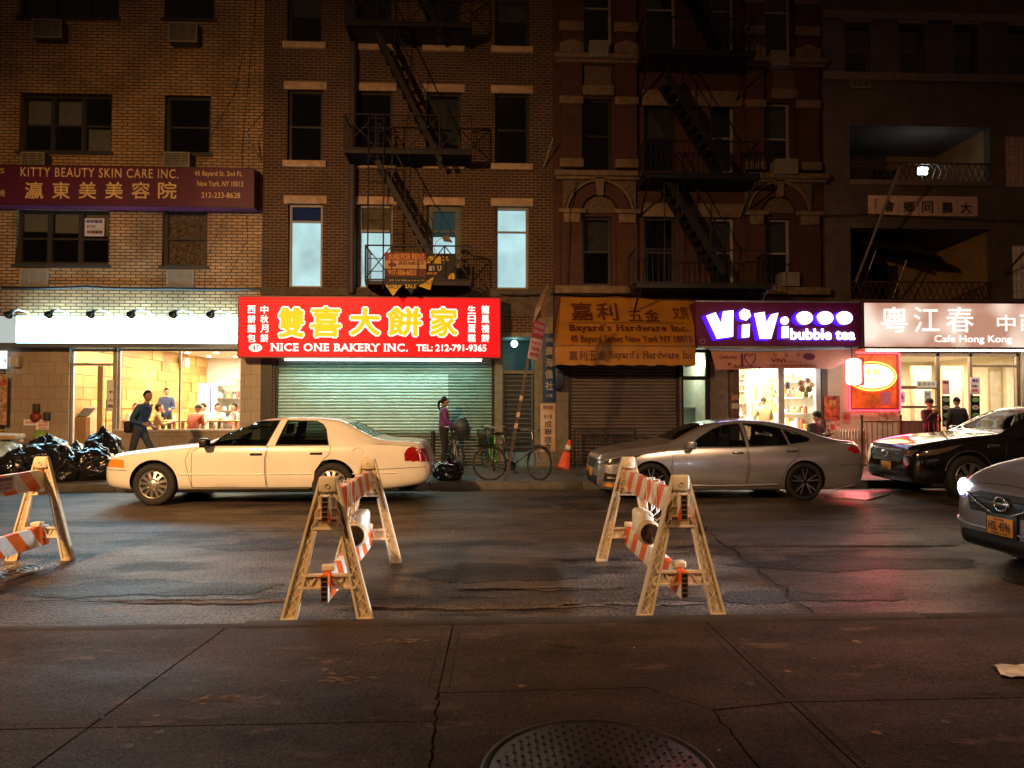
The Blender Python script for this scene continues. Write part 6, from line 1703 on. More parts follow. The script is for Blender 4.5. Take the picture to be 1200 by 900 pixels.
# ---------------------------------------------------------------- white saloon (old full-size police type)
CAR_Y = 11.93
def cv(x, y): return ((x - 35) / 210.6, (358 - y) / 210.6)
S = dict(label="white full size saloon parked by the trash bags and the bakery shutter", L=5.40, W=1.96,
    loc=(-6.27, CAR_Y + .98, 0),
    paint=paint("cream_white_paint", (.78, .75, .70), 0, .28),
    top=[(0, .60), (.015, .69), (.05, .76), (.13, .83), (.40, .885), (.9, .945), (1.35, .985), (1.60, 1.01), (1.75, 1.06), (2.1, 1.245), (2.42, 1.375), (2.62, 1.425), (3.0, 1.452), (3.4, 1.452), (3.78, 1.415), (3.98, 1.35), (4.3, 1.185), (4.52, 1.085), (4.68, 1.055), (4.95, 1.045), (5.18, 1.02), (5.27, .98), (5.32, .88), (5.38, .72), (5.40, .66)],
    bot=[(0, .42), (.03, .36), (.10, .30), (.25, .27), (.6, .24), (4.6, .24), (5.1, .29), (5.33, .35), (5.40, .44)],
    belt=[(0, .56), (.05, .70), (.13, .765), (.5, .835), (1.2, .92), (1.7, .965), (2.5, .97), (3.8, .975), (4.4, .985), (5.0, .985), (5.2, .95), (5.3, .82), (5.4, .62)],
    wid=[(0, .70), (.03, .78), (.10, .87), (.25, .94), (.6, .985), (1.2, 1), (4.2, 1), (4.9, .975), (5.2, .93), (5.33, .87), (5.40, .78)],
    roofw=[(0, .80), (1.3, .80), (1.6, .80), (2.1, .74), (2.5, .70), (3.2, .69), (3.8, .69), (4.1, .71), (4.5, .76), (4.8, .80), (5.4, .80)],
    cabin=(1.62, 4.30),
    side_glass=[[cv(413, 151), cv(436, 122), cv(475, 97), cv(518, 77), cv(556, 68), cv(637, 65), cv(604, 151)], [cv(637, 150), cv(664, 65), cv(765, 67), cv(790, 78), cv(804, 96), cv(820, 149)]],
    screen=[(-.66, 1.04), (.66, 1.04), (.58, 1.34), (-.58, 1.34)], screen_x=(.4, 2.8),
    rear=[(-.64, 1.11), (.64, 1.11), (.56, 1.34), (-.56, 1.34)], rear_x=(3.6, 5.6),
    doors=[dict(poly=[cv(352, 296), cv(352, 170), cv(388, 152.5), cv(609, 152.5), cv(601, 200), cv(606, 298)], handle=cv(572, 181)),
           dict(poly=[cv(610, 298), cv(606, 200), cv(613, 152.5), cv(829, 151), cv(826, 180), cv(800, 206), cv(776, 240), cv(769, 298)], handle=cv(779, 179))],
    handle_mat=M_CARB,
    wheels=[(.89, .345), (3.80, .345)], rim='steel', mirror=(1.74, 1.03), mirror_mat=M_CARB,
    seats=[(2.55, -.40, .52), (2.55, .40, .52), (3.45, 0, 1.3)],
    patches=[([cv(58, 224), cv(60, 208), cv(78, 196), cv(118, 200), cv(122, 226)], 'S', M_AMB, "headlight", .006),
             ([(-.86, .635), (-.86, .755), (-.45, .765), (-.42, .645)], 'F', M_LAMPG, "headlight", .006), ([(.86, .635), (.86, .755), (.45, .765), (.42, .645)], 'F', M_LAMPG, "headlight", .006),
             ([(-.38, .645), (.38, .645), (.38, .76), (-.38, .76)], 'F', M_CARB, "grille", .006),
             ([(5.0, .72), (4.985, .84), (5.04, .93), (5.12, .96), (5.20, .93), (5.25, .72)], 'S', M_REDL, "tail_light", .006),
             ([(-.93, .70), (-.93, .92), (-.55, .92), (-.55, .70)], 'B', M_REDL, "tail_light", .006), ([(.93, .70), (.93, .92), (.55, .92), (.55, .70)], 'B', M_REDL, "tail_light", .006),
             ([cv(414, 153), cv(405, 153), cv(440, 122), cv(444, 126)], 'S', M_CARB, "mirror_sail", .004)],
    lines=[([cv(40, 232), cv(60, 234), cv(130, 236)], 'S', False), ([cv(350, 150), cv(330, 200), cv(352, 296)], 'S', False), ([cv(935, 238), cv(1160, 228)], 'S', False), ([(4.5, 1.0), (5.22, .96)], 'S', False)],
    trim=[([cv(310, 250), cv(600, 250)], .012), ([cv(615, 250), cv(765, 250)], .012), ([cv(905, 250), cv(1060, 248)], .010)])
cab, bv = build_car(S)
q = MB(); c_ = bv.ray_cast(Vector((4.22, -3, .86)), Vector((0, 1, 0)))[0]
q.tube([(4.22 + .085 * math.cos(t * .42), c_.y - .003, .865 + .085 * math.sin(t * .42)) for t in range(15)], .004, 5, closed=True); q.build("fuel_flap", S['paint'], cab)

# ---------------------------------------------------------------- silver sport saloon
S = dict(label="silver modern saloon with black alloy wheels parked before the hardware shop and tea shop", L=4.89, W=1.85,
    loc=(2.02, 12.08 + .925, 0), paint=paint("silver_paint", (.68, .68, .71), .84, .25),
    top=[(0, .56), (.012, .66), (.04, .75), (.12, .82), (.3, .88), (.6, .94), (1.0, .995), (1.25, 1.03), (1.4, 1.075), (1.75, 1.245), (2.1, 1.375), (2.4, 1.43), (2.75, 1.45), (3.1, 1.432), (3.5, 1.37), (3.8, 1.285), (4.15, 1.155), (4.4, 1.085), (4.6, 1.06), (4.74, 1.045), (4.80, .99), (4.84, .86), (4.89, .70)],
    bot=[(0, .32), (.03, .25), (.12, .19), (.5, .18), (4.2, .18), (4.6, .23), (4.82, .29), (4.89, .42)],
    belt=[(0, .50), (.04, .66), (.12, .72), (.5, .80), (1.2, .895), (1.6, .92), (2.5, .945), (3.6, .985), (4.2, 1.0), (4.6, .995), (4.76, .95), (4.83, .8), (4.89, .6)],
    wid=[(0, .62), (.03, .73), (.10, .83), (.25, .92), (.5, .97), (.95, 1), (4.0, 1), (4.5, .965), (4.75, .90), (4.85, .82), (4.89, .74)],
    roofw=[(0, .80), (1.2, .80), (1.5, .78), (2.0, .72), (2.6, .67), (3.3, .67), (3.7, .69), (4.1, .74), (4.4, .80), (4.89, .80)],
    cabin=(1.35, 4.0),
    side_glass=[[(1.60, .955), (1.85, 1.12), (2.10, 1.26), (2.32, 1.335), (2.62, 1.365), (2.66, .965)], [(2.72, .968), (2.70, 1.365), (3.0, 1.35), (3.36, 1.28), (3.42, 1.01), (3.40, .995)], [(3.47, 1.01), (3.42, 1.262), (3.62, 1.205), (3.86, 1.10), (3.80, 1.05)]],
    screen=[(-.64, 1.07), (.64, 1.07), (.54, 1.36), (-.54, 1.36)], screen_x=(.5, 2.5),
    rear=[(-.60, 1.13), (.60, 1.13), (.54, 1.33), (-.54, 1.33)], rear_x=(3.3, 5.2),
    doors=[dict(poly=[(1.33, .28), (1.30, .6), (1.34, .88), (1.58, .935), (2.66, .955), (2.68, .6), (2.62, .26)], handle=(2.50, .855)),
           dict(poly=[(2.65, .26), (2.71, .6), (2.69, .957), (3.46, .985), (3.62, .94), (3.60, .80), (3.40, .62), (3.30, .40), (3.26, .26)], handle=(3.48, .885))],
    wheels=[(.94, .335), (3.715, .335)], rim='five', rim_f=.76, well=.035, mirror=(1.62, 1.0),
    seats=[(2.05, -.38, .5), (2.05, .38, .5), (3.0, 0, 1.25)], glass=M_CGL, steer_z=.84,
    patches=[([(.09, .655), (.14, .715), (.35, .765), (.80, .835), (.62, .745), (.40, .68), (.2, .64)], 'S', M_LAMPG, "headlight", .006),
             ([(-.70, .63), (-.74, .74), (-.45, .72), (-.40, .65)], 'F', M_LAMPG, "headlight", .006), ([(.70, .63), (.74, .74), (.45, .72), (.40, .65)], 'F', M_LAMPG, "headlight", .006),
             ([(.15, .685), (.36, .735), (.34, .755), (.16, .712)], 'S', M_CHR, "lamp_reflector", .012), ([(.42, .745), (.66, .80), (.62, .80), (.42, .765)], 'S', M_AMB, "turn_signal", .012),
             ([(-.68, .655), (-.70, .70), (-.48, .69), (-.46, .66)], 'F', M_CHR, "lamp_reflector", .012),
             ([(-.38, .56), (.38, .56), (.42, .72), (-.42, .72)], 'F', M_CARB, "grille", .005),
             ([(-.55, .24), (.55, .24), (.62, .42), (-.62, .42)], 'F', M_CARB, "air_intake", .005),
             ([(.10, .34), (.12, .50), (.42, .46), (.36, .34)], 'S', M_CARB, "fog_lamp_bezel", .005),
             ([(.16, .40), (.17, .43), (.34, .425), (.33, .395)], 'S', M_CHR, "fog_lamp", .012),
             ([(.10, .265), (.18, .325), (.28, .28), (.24, .24)], 'S', M_AMB, "reflector", .006),
             ([(4.52, .90), (4.58, .97), (4.78, .93), (4.80, .84), (4.68, .82)], 'S', M_REDL, "tail_light", .006)],
    lines=[([(1.20, .86), (.8, .84), (.5, .80)], 'S', False), ([(4.35, .62), (4.86, .66)], 'S', False)],
    trim=[([(1.35, .285), (2.2, .265), (3.2, .285)], .016)], rubber=M_CARB)
car2, bv = build_car(S); car2.scale = (.97,) * 3
q = MB()
for i in range(5): seam(q, bv, [(-.36, .60 + i * .028), (.36, .60 + i * .028)], 1, .005, 'F', .012)
q.build("grille_bar", M_CHR, car2)
plate(car2, None, -.008, 0, .46, mat("amber_plate", (.62, .32, .03), .5), M_CARB)

# ---------------------------------------------------------------- black sport utility car
S = dict(label="black sport utility car parked before the cafe fence", L=4.86, W=1.93,
    loc=(7.62, 12.10 + .965, 0), paint=paint("black_paint", (.004, .004, .0045), .0, .14),
    top=[(0, .62), (.015, .76), (.05, .87), (.12, .93), (.4, 1.0), (.9, 1.08), (1.4, 1.13), (1.62, 1.15), (1.8, 1.21), (2.1, 1.38), (2.4, 1.53), (2.7, 1.62), (3.1, 1.66), (3.6, 1.64), (4.0, 1.57), (4.3, 1.43), (4.6, 1.22), (4.75, 1.08), (4.82, .9), (4.86, .7)],
    bot=[(0, .42), (.03, .34), (.12, .26), (.5, .25), (4.3, .25), (4.7, .33), (4.86, .5)],
    belt=[(0, .56), (.05, .77), (.12, .83), (.5, .93), (1.2, 1.02), (1.8, 1.07), (2.8, 1.09), (3.8, 1.13), (4.5, 1.12), (4.72, 1.0), (4.86, .62)],
    wid=[(0, .64), (.03, .74), (.10, .84), (.25, .92), (.5, .97), (.95, 1.0), (4.0, 1), (4.5, .96), (4.75, .88), (4.86, .78)],
    roofw=[(0, .82), (1.5, .82), (1.9, .77), (2.4, .70), (3.0, .67), (3.9, .67), (4.3, .72), (4.6, .78), (4.86, .8)],
    cabin=(1.78, 4.3),
    side_glass=[[(1.98, 1.10), (2.2, 1.29), (2.45, 1.45), (2.72, 1.55), (2.92, 1.565), (2.95, 1.115)], [(3.02, 1.12), (3.0, 1.565), (3.4, 1.555), (3.75, 1.50), (3.82, 1.16)]],
    screen=[(-.66, 1.20), (.66, 1.20), (.56, 1.55), (-.56, 1.55)], screen_x=(.6, 2.9),
    doors=[dict(poly=[(1.62, .36), (1.58, .7), (1.64, 1.02), (1.98, 1.075), (2.95, 1.10), (2.96, .34)], handle=(2.76, .99)),
           dict(poly=[(3.0, .34), (2.99, 1.10), (3.85, 1.13), (3.95, 1.0), (3.7, .8), (3.45, .5), (3.40, .34)], handle=(3.70, 1.03))],
    wheels=[(.93, .385), (3.78, .385)], rim='seven', rim_f=.66, tyre_w=.26, mirror=(2.05, 1.16),
    seats=[(2.5, -.4, .52), (2.5, .4, .52), (3.4, 0, 1.3)], glass=M_CGL, steer_z=1.0,
    patches=[([(.10, .76), (.18, .84), (.5, .90), (.86, .97), (.60, .86), (.35, .78)], 'S', mat("smoked_lamp", (.16, .13, .11), .12, .4, coat=1), "headlight", .006),
             ([(-.72, .74), (-.78, .86), (-.50, .85), (-.46, .75)], 'F', MATS["smoked_lamp"], "headlight", .006), ([(.72, .74), (.78, .86), (.50, .85), (.46, .75)], 'F', MATS["smoked_lamp"], "headlight", .006),
             ([(-.44, .62), (.44, .62), (.52, .74), (.44, .85), (-.44, .85), (-.52, .74)], 'F', M_CARB, "grille", .006),
             ([(-.70, .34), (.70, .34), (.62, .46), (-.62, .46)], 'F', M_CARB, "air_intake", .006)],
    lines=[([(1.58, 1.02), (1.2, 1.0), (.8, .96)], 'S', False)], trim=[])
car3, bv = build_car(S)
q = MB()
for i in range(6): seam(q, bv, [(-.42, .645 + i * .036), (.42, .645 + i * .036)], 1, .007, 'F', .012)
q.build("grille_bar", mat("dark_chrome", (.35, .35, .42), .12, 1.0, var=0), car3)
q = MB(); q.tube([(-.03, .10 * math.cos(t * .52), .75 + .055 * math.sin(t * .52)) for t in range(12)], .010, 6, closed=True); q.build("badge", M_CHR, car3)
q = MB(); sx_ = bv.ray_cast(Vector((1.35, -3, .93)), Vector((0, 1, 0)))[0].y; q.rbox(1.28, 1.50, sx_ - .014, sx_ + .01, .90, .965, .012); q.build("fender_vent", M_CHR, car3)
q = MB()
for sg in (-1, 1):
    pts = [(.93 + (.385 + .065) * math.cos(t), sg * .968, .385 + .015 + (.385 + .065) * math.sin(t)) for t in [.1 + i * .2 for i in range(15)]]; q.tube(pts, .012, 6)
q.build("wheel_arch_lip", mat("dim_arch_lip", (.09, .085, .08), .3, .3, coat=.5), car3)
plate(car3, None, -.008, 0, .53, MATS["amber_plate"], M_CARB)

# ---------------------------------------------------------------- near hatchback pulling up with its headlights on
NX, NYC = at(1165, 625, 6.6).x + .09, 6.6
S = dict(label="grey hatchback with glowing headlights on the road nearest the kerb", L=4.15, W=1.70, drive=True,
    loc=(NX, NYC, 0), paint=paint("grey_violet_paint", (.36, .36, .43), .7, .28),
    top=[(0, .62), (.015, .70), (.05, .77), (.14, .84), (.4, .94), (.7, 1.01), (.95, 1.05), (1.1, 1.10), (1.5, 1.32), (1.9, 1.47), (2.3, 1.53), (2.9, 1.52), (3.4, 1.45), (3.8, 1.22), (4.0, 1.05), (4.1, .85), (4.15, .7)],
    bot=[(0, .30), (.03, .24), (.12, .19), (.5, .18), (3.7, .2), (4.05, .3), (4.15, .45)],
    belt=[(0, .55), (.05, .70), (.14, .76), (.5, .86), (1.0, .93), (1.5, .96), (3.0, 1.0), (3.8, 1.0), (4.05, .8), (4.15, .6)],
    wid=[(0, .60), (.03, .71), (.10, .82), (.25, .91), (.5, .97), (.9, 1), (3.6, 1), (4.0, .93), (4.15, .8)],
    roofw=[(0, .80), (1.0, .80), (1.4, .77), (2.0, .70), (3.2, .68), (3.8, .72), (4.15, .78)],
    cabin=(1.2, 3.6),
    side_glass=[[(1.35, 1.0), (1.75, 1.27), (2.05, 1.41), (2.25, 1.44), (2.3, 1.01)], [(2.36, 1.01), (2.33, 1.44), (2.9, 1.43), (3.3, 1.34), (3.35, 1.04)]],
    screen=[(-.60, 1.14), (.60, 1.14), (.52, 1.43), (-.52, 1.43)], screen_x=(.4, 2.2),
    doors=[dict(poly=[(1.2, .3), (1.18, .7), (1.22, .9), (1.35, .96), (2.3, .985), (2.3, .28)], handle=(2.1, .9)), dict(poly=[(2.34, .28), (2.34, .985), (3.3, 1.0), (3.15, .6), (2.9, .3)], handle=(3.1, .92))],
    wheels=[(.80, .305), (3.40, .305)], rim='seven', mirror=(1.42, 1.03), seats=[(1.9, -.36, .48), (1.9, .36, .48), (2.8, 0, 1.15)], glass=M_CGD, steer_z=.92,
    patches=[([(-.40, .54), (.40, .54), (.46, .68), (.30, .725), (-.30, .725), (-.46, .68)], 'F', M_CARB, "grille", .004),
             ([(-.62, .22), (.62, .22), (.52, .36), (-.52, .36)], 'F', M_CARB, "air_intake", .005)],
    lines=[([(-.55, .77), (-.3, .79), (0, .80), (.3, .79), (.55, .77)], 'F', False)], trim=[])
car4, bv = build_car(S); car4.scale = (1.10,) * 3
M_HL = emis("headlight_glow", (.90, .92, 1.0), 14)
M_HR = mat("headlight_bezel", (.35, .33, .42), .12, .6, coat=1.0, emit=(.35, .2, 1.0), es=.25)
for sg in (-1, 1):
    o = patch("headlight", bv, [(sg * .46, .63), (sg * .50, .73), (sg * .66, .80), (sg * .70, .74), (sg * .64, .65)], 'F', .010, M_HR, car4, .03)
    c_ = bv.ray_cast(Vector((-3, sg * .585, .71)), Vector((1, 0, 0)))[0]
    q = MB(); q.sphere((c_.x - .012, sg * .55, .73), .075, sc=(.6, .8, 1.15), n=14); q.build("bulb", M_HL, o)
    l = lamp("headlight_beam", 'SPOT', (c_.x - .09, sg * .585, .71), 1500, (.92, .94, 1.0), (c_.x - 6, sg * .585 + .2, .62), .06, spot=R(42), blend=.7); l.parent = car4
    patch("headlight_side", bv, [(.08, .66), (.14, .75), (.46, .86), (.40, .76), (.22, .66)], 'S', .006, M_HR, car4, .04, -sg)
q = MB()
for i in range(3): seam(q, bv, [(-.38, .57 + i * .05), (.38, .57 + i * .05)], 1, .007, 'F', .010)
q.build("grille_bar", M_CARB, car4)
q = MB(); c_ = bv.ray_cast(Vector((-3, 0, .635)), Vector((1, 0, 0)))[0]
for sg in (-1, 1): seam(q, bv, [(sg * .46, .70), (sg * .30, .62), (sg * .12, .555), (sg * .03, .545)], 1, .010, 'F', .012)
q.tube([(c_.x - .02, .075 * math.cos(t * .3927), .64 + .06 * math.sin(t * .3927)) for t in range(16)], .012, 6, closed=True); q.rbox(c_.x - .03, c_.x - .015, -.105, .105, .627, .653, .005)
q.build("badge", M_CHR, car4)
c_ = bv.ray_cast(Vector((-3, 0, .45)), Vector((1, 0, 0)))[0]
q = MB(); q.rbox(c_.x - .022, c_.x + .01, -.185, .185, .35, .56, .008); q.build("plate_frame", M_CARB, car4)
plate(car4, "HSL·4596", c_.x - .028, 0, .448, mat("orange_plate", (.72, .34, .03), .45), mat("navy_ink", (.02, .02, .06), .5), small=("NEW YORK", "EMPIRE STATE"))
q = MB(); seam(q, bv, [(-.70, .44), (-.4, .40), (.4, .40), (.70, .44)], 1, .014, 'F', .006); q.build("bumper_crease", S['paint'], car4)
# ================================================================== STREET THINGS
from mathutils import noise as mnoise
# ---------------------------------------------------------------- plastic A-frame barricades
M_YPL = mat("cream_plastic", (.64, .55, .40), .5, var=.10, nscale=11)
def stripe_mat():
    m = mat("orange_white_stripes", (.8, .78, .74), .38, var=0)
    N, L = m.node_tree.nodes, m.node_tree.links; b = N["Principled BSDF"]
    tc = N.new("ShaderNodeTexCoord"); sp = N.new("ShaderNodeSeparateXYZ"); L.new(tc.outputs["Object"], sp.inputs[0])
    a = N.new("ShaderNodeMath"); a.operation = 'ADD'; L.new(sp.outputs[1], a.inputs[0]); L.new(sp.outputs[2], a.inputs[1])
    d = N.new("ShaderNodeMath"); d.operation = 'MULTIPLY'; d.inputs[1].default_value = 1 / .385; L.new(a.outputs[0], d.inputs[0])
    f = N.new("ShaderNodeMath"); f.operation = 'FRACT'; L.new(d.outputs[0], f.inputs[0])
    g = N.new("ShaderNodeMath"); g.operation = 'GREATER_THAN'; g.inputs[1].default_value = .5; L.new(f.outputs[0], g.inputs[0])
    mx = N.new("ShaderNodeMix"); mx.data_type = 'RGBA'; L.new(g.outputs[0], mx.inputs[0]); mx.inputs[6].default_value = (.82, .79, .74, 1); mx.inputs[7].default_value = (.82, .125, .012, 1)
    n = N.new("ShaderNodeTexNoise"); n.inputs["Scale"].default_value = 7; n.inputs["Detail"].default_value = 8; n.inputs["Roughness"].default_value = .75; L.new(tc.outputs["Object"], n.inputs[0])
    r = N.new("ShaderNodeMapRange"); r.inputs[1].default_value = .35; r.inputs[2].default_value = .65; r.inputs[3].default_value = .72; r.inputs[4].default_value = 1.05; L.new(n.outputs[0], r.inputs[0])
    m2 = N.new("ShaderNodeMix"); m2.data_type = 'RGBA'; m2.blend_type = 'MULTIPLY'; m2.inputs[0].default_value = 1; L.new(mx.outputs[2], m2.inputs[6]); L.new(r.outputs[0], m2.inputs[7])
    L.new(m2.outputs[2], b.inputs["Base Color"]); return m
M_STR = stripe_mat()
def aframe(mb):
    H, hw, th = 1.09, .345, .05
    for s in (-1, 1):
        a0, a1 = (s * hw, 0), (s * (hw - .105), 0); b1, b0 = (s * .012, H), (s * .058, H)
        t = lambda p, q, u: (p[0] + (q[0] - p[0]) * u, p[1] + (q[1] - p[1]) * u)
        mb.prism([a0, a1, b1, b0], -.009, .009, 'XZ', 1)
        for (p, q) in ((a0, b0), (a1, t(a1, b1, .62))): mb.bar((p[0], 0, p[1]), (q[0], 0, q[1]), th, .018, 0, (1, 0, .3 * s))
        n = 10
        for i in range(n):
            p, q = t(a0, b0, i / n), t(a1, b1, (i + 1) / n)
            p2, q2 = t(a1, b1, i / n), t(a0, b0, (i + 1) / n)
            mb.bar((p[0], 0, p[1]), (q[0], 0, q[1]), .026, .010, 0, (0, 0, 1)); mb.bar((p2[0], 0, p2[1]), (q2[0], 0, q2[1]), .026, .010, 0, (0, 0, 1))
        mb.box(min(a0[0], a1[0]), max(a0[0], a1[0]), -.03, .03, 0, .02)
    # upper web with cross ribs, top cap and foot rail
    w = lambda z: hw - (hw - .058) * z / H
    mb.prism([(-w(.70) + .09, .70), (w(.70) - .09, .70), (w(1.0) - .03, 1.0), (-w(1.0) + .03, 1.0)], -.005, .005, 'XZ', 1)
    for z in (.70, .78, .86, .94): mb.bar((-w(z) + .05, 0, z), (w(z) - .05, 0, z), .04, .014, 0, (0, 0, 1))
    mb.rbox(-.068, .068, -.032, .032, .98, H + .012, .014)
    for z in (.25, .345): mb.bar((-w(z) + .06, 0, z), (w(z) - .06, 0, z), .05, .016)
    mb.box(-w(.3) + .08, w(.3) - .08, -.005, .005, .25, .345)
    n = 7
    for i in range(n):
        x0_, x1_ = -w(.3) + .08 + (2 * w(.3) - .16) * i / n, -w(.3) + .08 + (2 * w(.3) - .16) * (i + 1) / n
        mb.bar((x0_, 0, .25 if i % 2 else .345), (x1_, 0, .345 if i % 2 else .25), .032, .010)
    for (bx, bz) in ((.0, 1.03), (.0, .965)): mb.lathe([(.018, -.04), (.018, .04), (0, .04)], (bx, 0, bz), 'Y', 10)
BAR_L = 1.98
bar0 = thing("traffic_barricade", "striped plastic barricade with a bright battery lamp standing before the white saloon", "barricade", (-1.18, 5.56, 0), 0, "striped barricades across the road")
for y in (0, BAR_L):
    q = MB(); aframe(q); q.v = [(v[0], v[1] + y, v[2]) for v in q.v]; q.build("trestle_leg_frame", [M_YPL, mat("shaded_grimy_plastic", (.47, .37, .235), .6, var=.3, nscale=9)], bar0)  # web darker than the ribs: recess shade and grime put into its colour
def board(z0, z1):
    q = MB(); q.rbox(-.028, .028, -.10, BAR_L + .10, z0, z1, .006)
    o = q.build("striped_board", M_STR, bar0, sharp=40)
    for (y, s) in ((-.10, -1), (BAR_L + .10, 1)):
        q = MB()
        q.box(-.022, .022, y + s * .001, y + s * .003, z0 + .012, z1 - .012, 0)
        for i in range(6): zz = z0 + .012 + (z1 - z0 - .024) * i / 5; q.box(-.026, .026, y + s * .001, y + s * .010, zz - .004, zz + .004, 1)
        for x in (-.026, .020): q.box(x, x + .006, y + s * .001, y + s * .010, z0 + .004, z1 - .004, 1)
        q.build("board_end", [M_BLACK, mat("brown_plastic", (.16, .09, .05), .6)], o)
board(.755, .965); board(.155, .365)
q = MB()
for z in (.755 - .02, .365 + .002):
    for y in (.06, BAR_L - .06): q.rbox(-.05, .05, y - .045, y + .045, z, z + .05, .01)
q.build("board_clip", M_YPL, bar0)
fl = MB(); fl.rbox(.035, .165, .70, 1.06, .47, .70, .035, seg=3); fo = fl.build("battery_lamp", mat("pale_lamp_case", (.80, .75, .66), .45, var=.1), bar0)
q = MB(); q.lathe([(.0, -.04), (.085, -.035), (.105, -.01), (.11, .03), (.10, .035), (.06, .08)], (.09, .66, .53), 'Y', 26); q.build("lens_rim", mat("tan_rim", (.55, .42, .26), .5), fo)
q = MB(); q.lathe([(.088, -.040), (.06, -.055), (0, -.062)], (.09, .66, .53), 'Y', 26); q.build("lens", mat("dark_amber_lens", (.03, .016, .008), .12, coat=1), fo)
q = MB()
for y in (.62, .80, .98): q.tube([(-.034, y, .98), (-.034, y + .01, .70), (.03, y + .02, .64), (.10, y + .02, .70)], .006, 5); q.tube([(-.034, y, .98), (.034, y, .98), (.036, y, .70)], .006, 5)
q.build("cable_tie", M_WHITE, bar0)
def clone_barricade(loc, lab, mirror=False):
    c = copy_tree(bar0); c.location = loc; c["label"] = lab
    if mirror: c.scale.x = -1
    return c
clone_barricade((1.57, 5.55, 0), "plastic barricade with striped boards and a dangling battery lamp before the silver saloon", True)
clone_barricade((-4.69, 5.84, 0), "plastic barricade with glaring striped boards in front of the trash bags")
b_left = [o for o in COL.objects if o.name.startswith("traffic_barricade")][-1]
nt_ = at(8, 572, 7.0)
q = MB(); q.box(.030, .034, 1.05, 1.48, .80, .955); pn = q.build("notice", mat("pinkish_notice", (.62, .45, .42), .6), b_left)
for (t_, z0_, z1_, bo) in (("SOLUTIONS", .905, .94, .03), ("RENTAL 212", .86, .885, .01), ("NEW YORK", .825, .845, .01)):
    l = letters(t_, 0, .36, z0_, z1_, 0, mat("dark_ink", (.06, .02, .03), .6), pn, bold=bo)
    for v in l.data.vertices: x, y, z = v.co; v.co = (.036 - y, 1.08 + x, z)

# ---------------------------------------------------------------- manhole covers, steel plate, litter
def cover(name, lab, c, r, z, m_, pattern):
    t = thing(name, lab, "manhole cover", (c.x, c.y, z))
    q = MB(); q.lathe([(r + .035, -.012), (r + .035, .004), (r + .012, .005), (r + .010, -.006)], n=56); q.build("ring", m_, t)
    q = MB(); q.lathe([(r, -.01), (r, .002), (0, .002)], n=56); q.build("lid", m_, t)
    q = MB()
    if pattern == 'tread':
        s = .034; n = int(r / s) + 1
        for i in range(-n, n + 1):
            for j in range(-n, n + 1):
                x, y = i * s, j * s
                if math.hypot(x, y) > r - .03: continue
                if (i + j) % 2: q.add([(x - .012, y, .0021), (x, y - .0045, .006), (x + .012, y, .0021), (x, y + .0045, .006)], [(0, 1, 2, 3)])
                else: q.add([(x, y - .013, .0021), (x + .0045, y, .007), (x, y + .013, .0021), (x - .0045, y, .007)], [(0, 1, 2, 3)], 1)
    else:
        for rr in (.25, .5, .75, .92): q.lathe([(r * rr - .012, .002), (r * rr - .012, .007), (r * rr + .012, .007), (r * rr + .012, .002)], n=40)
        for k in range(16):
            a = k * math.pi / 8; q.bar((r * .25 * math.cos(a), r * .25 * math.sin(a), .004), (r * .9 * math.cos(a), r * .9 * math.sin(a), .004), .016, .007)
    q.build("tread_pattern", [m_, mat("polished_tread", (.26, .20, .16), .4, .5)], t); return t
M_CAST = mat("worn_cast_iron", (.040, .030, .025), .5, .4, var=.35, nscale=5)
cc = gnd(702, 905, WALK); rr = (gnd(828, 897, WALK).x - gnd(574, 897, WALK).x) / 2
cover("manhole_cover", "large round steel cover with raised tread set in the near pavement", cc, rr, WALK + .002, M_CAST, 'tread')
cover("manhole_cover", "round cast iron cover in the road before the bright barricade", gnd(-4, 672), .34, .004, mat("polished_iron", (.15, .13, .12), .35, .6, var=.3), 'ring')
cover("manhole_cover", "dull round cover in the road beside the silver saloon's front bumper", gnd(681, 594), .40, .004, M_CAST, 'ring')
a, b_, c_, d = gnd(966, 583), gnd(1016, 587), gnd(1043, 580), gnd(985, 575.5)
q = MB(); q.prism([(p.x, p.y) for p in (a, b_, c_, d)], .004, .024, 'XY')
o = q.build("steel_plate", mat("scuffed_steel", (.40, .33, .33), .34, .8, var=.25, nscale=3)); tag(o, "thin steel plate lying on the road between the silver and black cars", "plate")
a = gnd(1163, 781, WALK); b_ = gnd(1178, 796, WALK); c_ = gnd(1240, 797, WALK); d = gnd(1232, 782, WALK)
q = MB(); vs = []; ci = [a, b_, c_, d]
for j in range(7):
    for i in range(9):
        u, v = i / 8, j / 6; p = a.lerp(d, u).lerp(b_.lerp(c_, u), v); vs.append((p.x, p.y, WALK + .008 + .010 * math.sin(u * 9 + v * 5) ** 2 + .006 * math.sin(v * 7)))
q.add(vs, [(j * 9 + i, j * 9 + i + 1, (j + 1) * 9 + i + 1, (j + 1) * 9 + i) for j in range(6) for i in range(8)], 0, True)
o = q.build("newspaper", mat("newsprint", (.62, .55, .48), .8, var=.35, nscale=12), fix=False); tag(o, "crumpled sheet of printed paper lying on the near pavement", "paper")
rl_ = random.Random(2); q = MB()
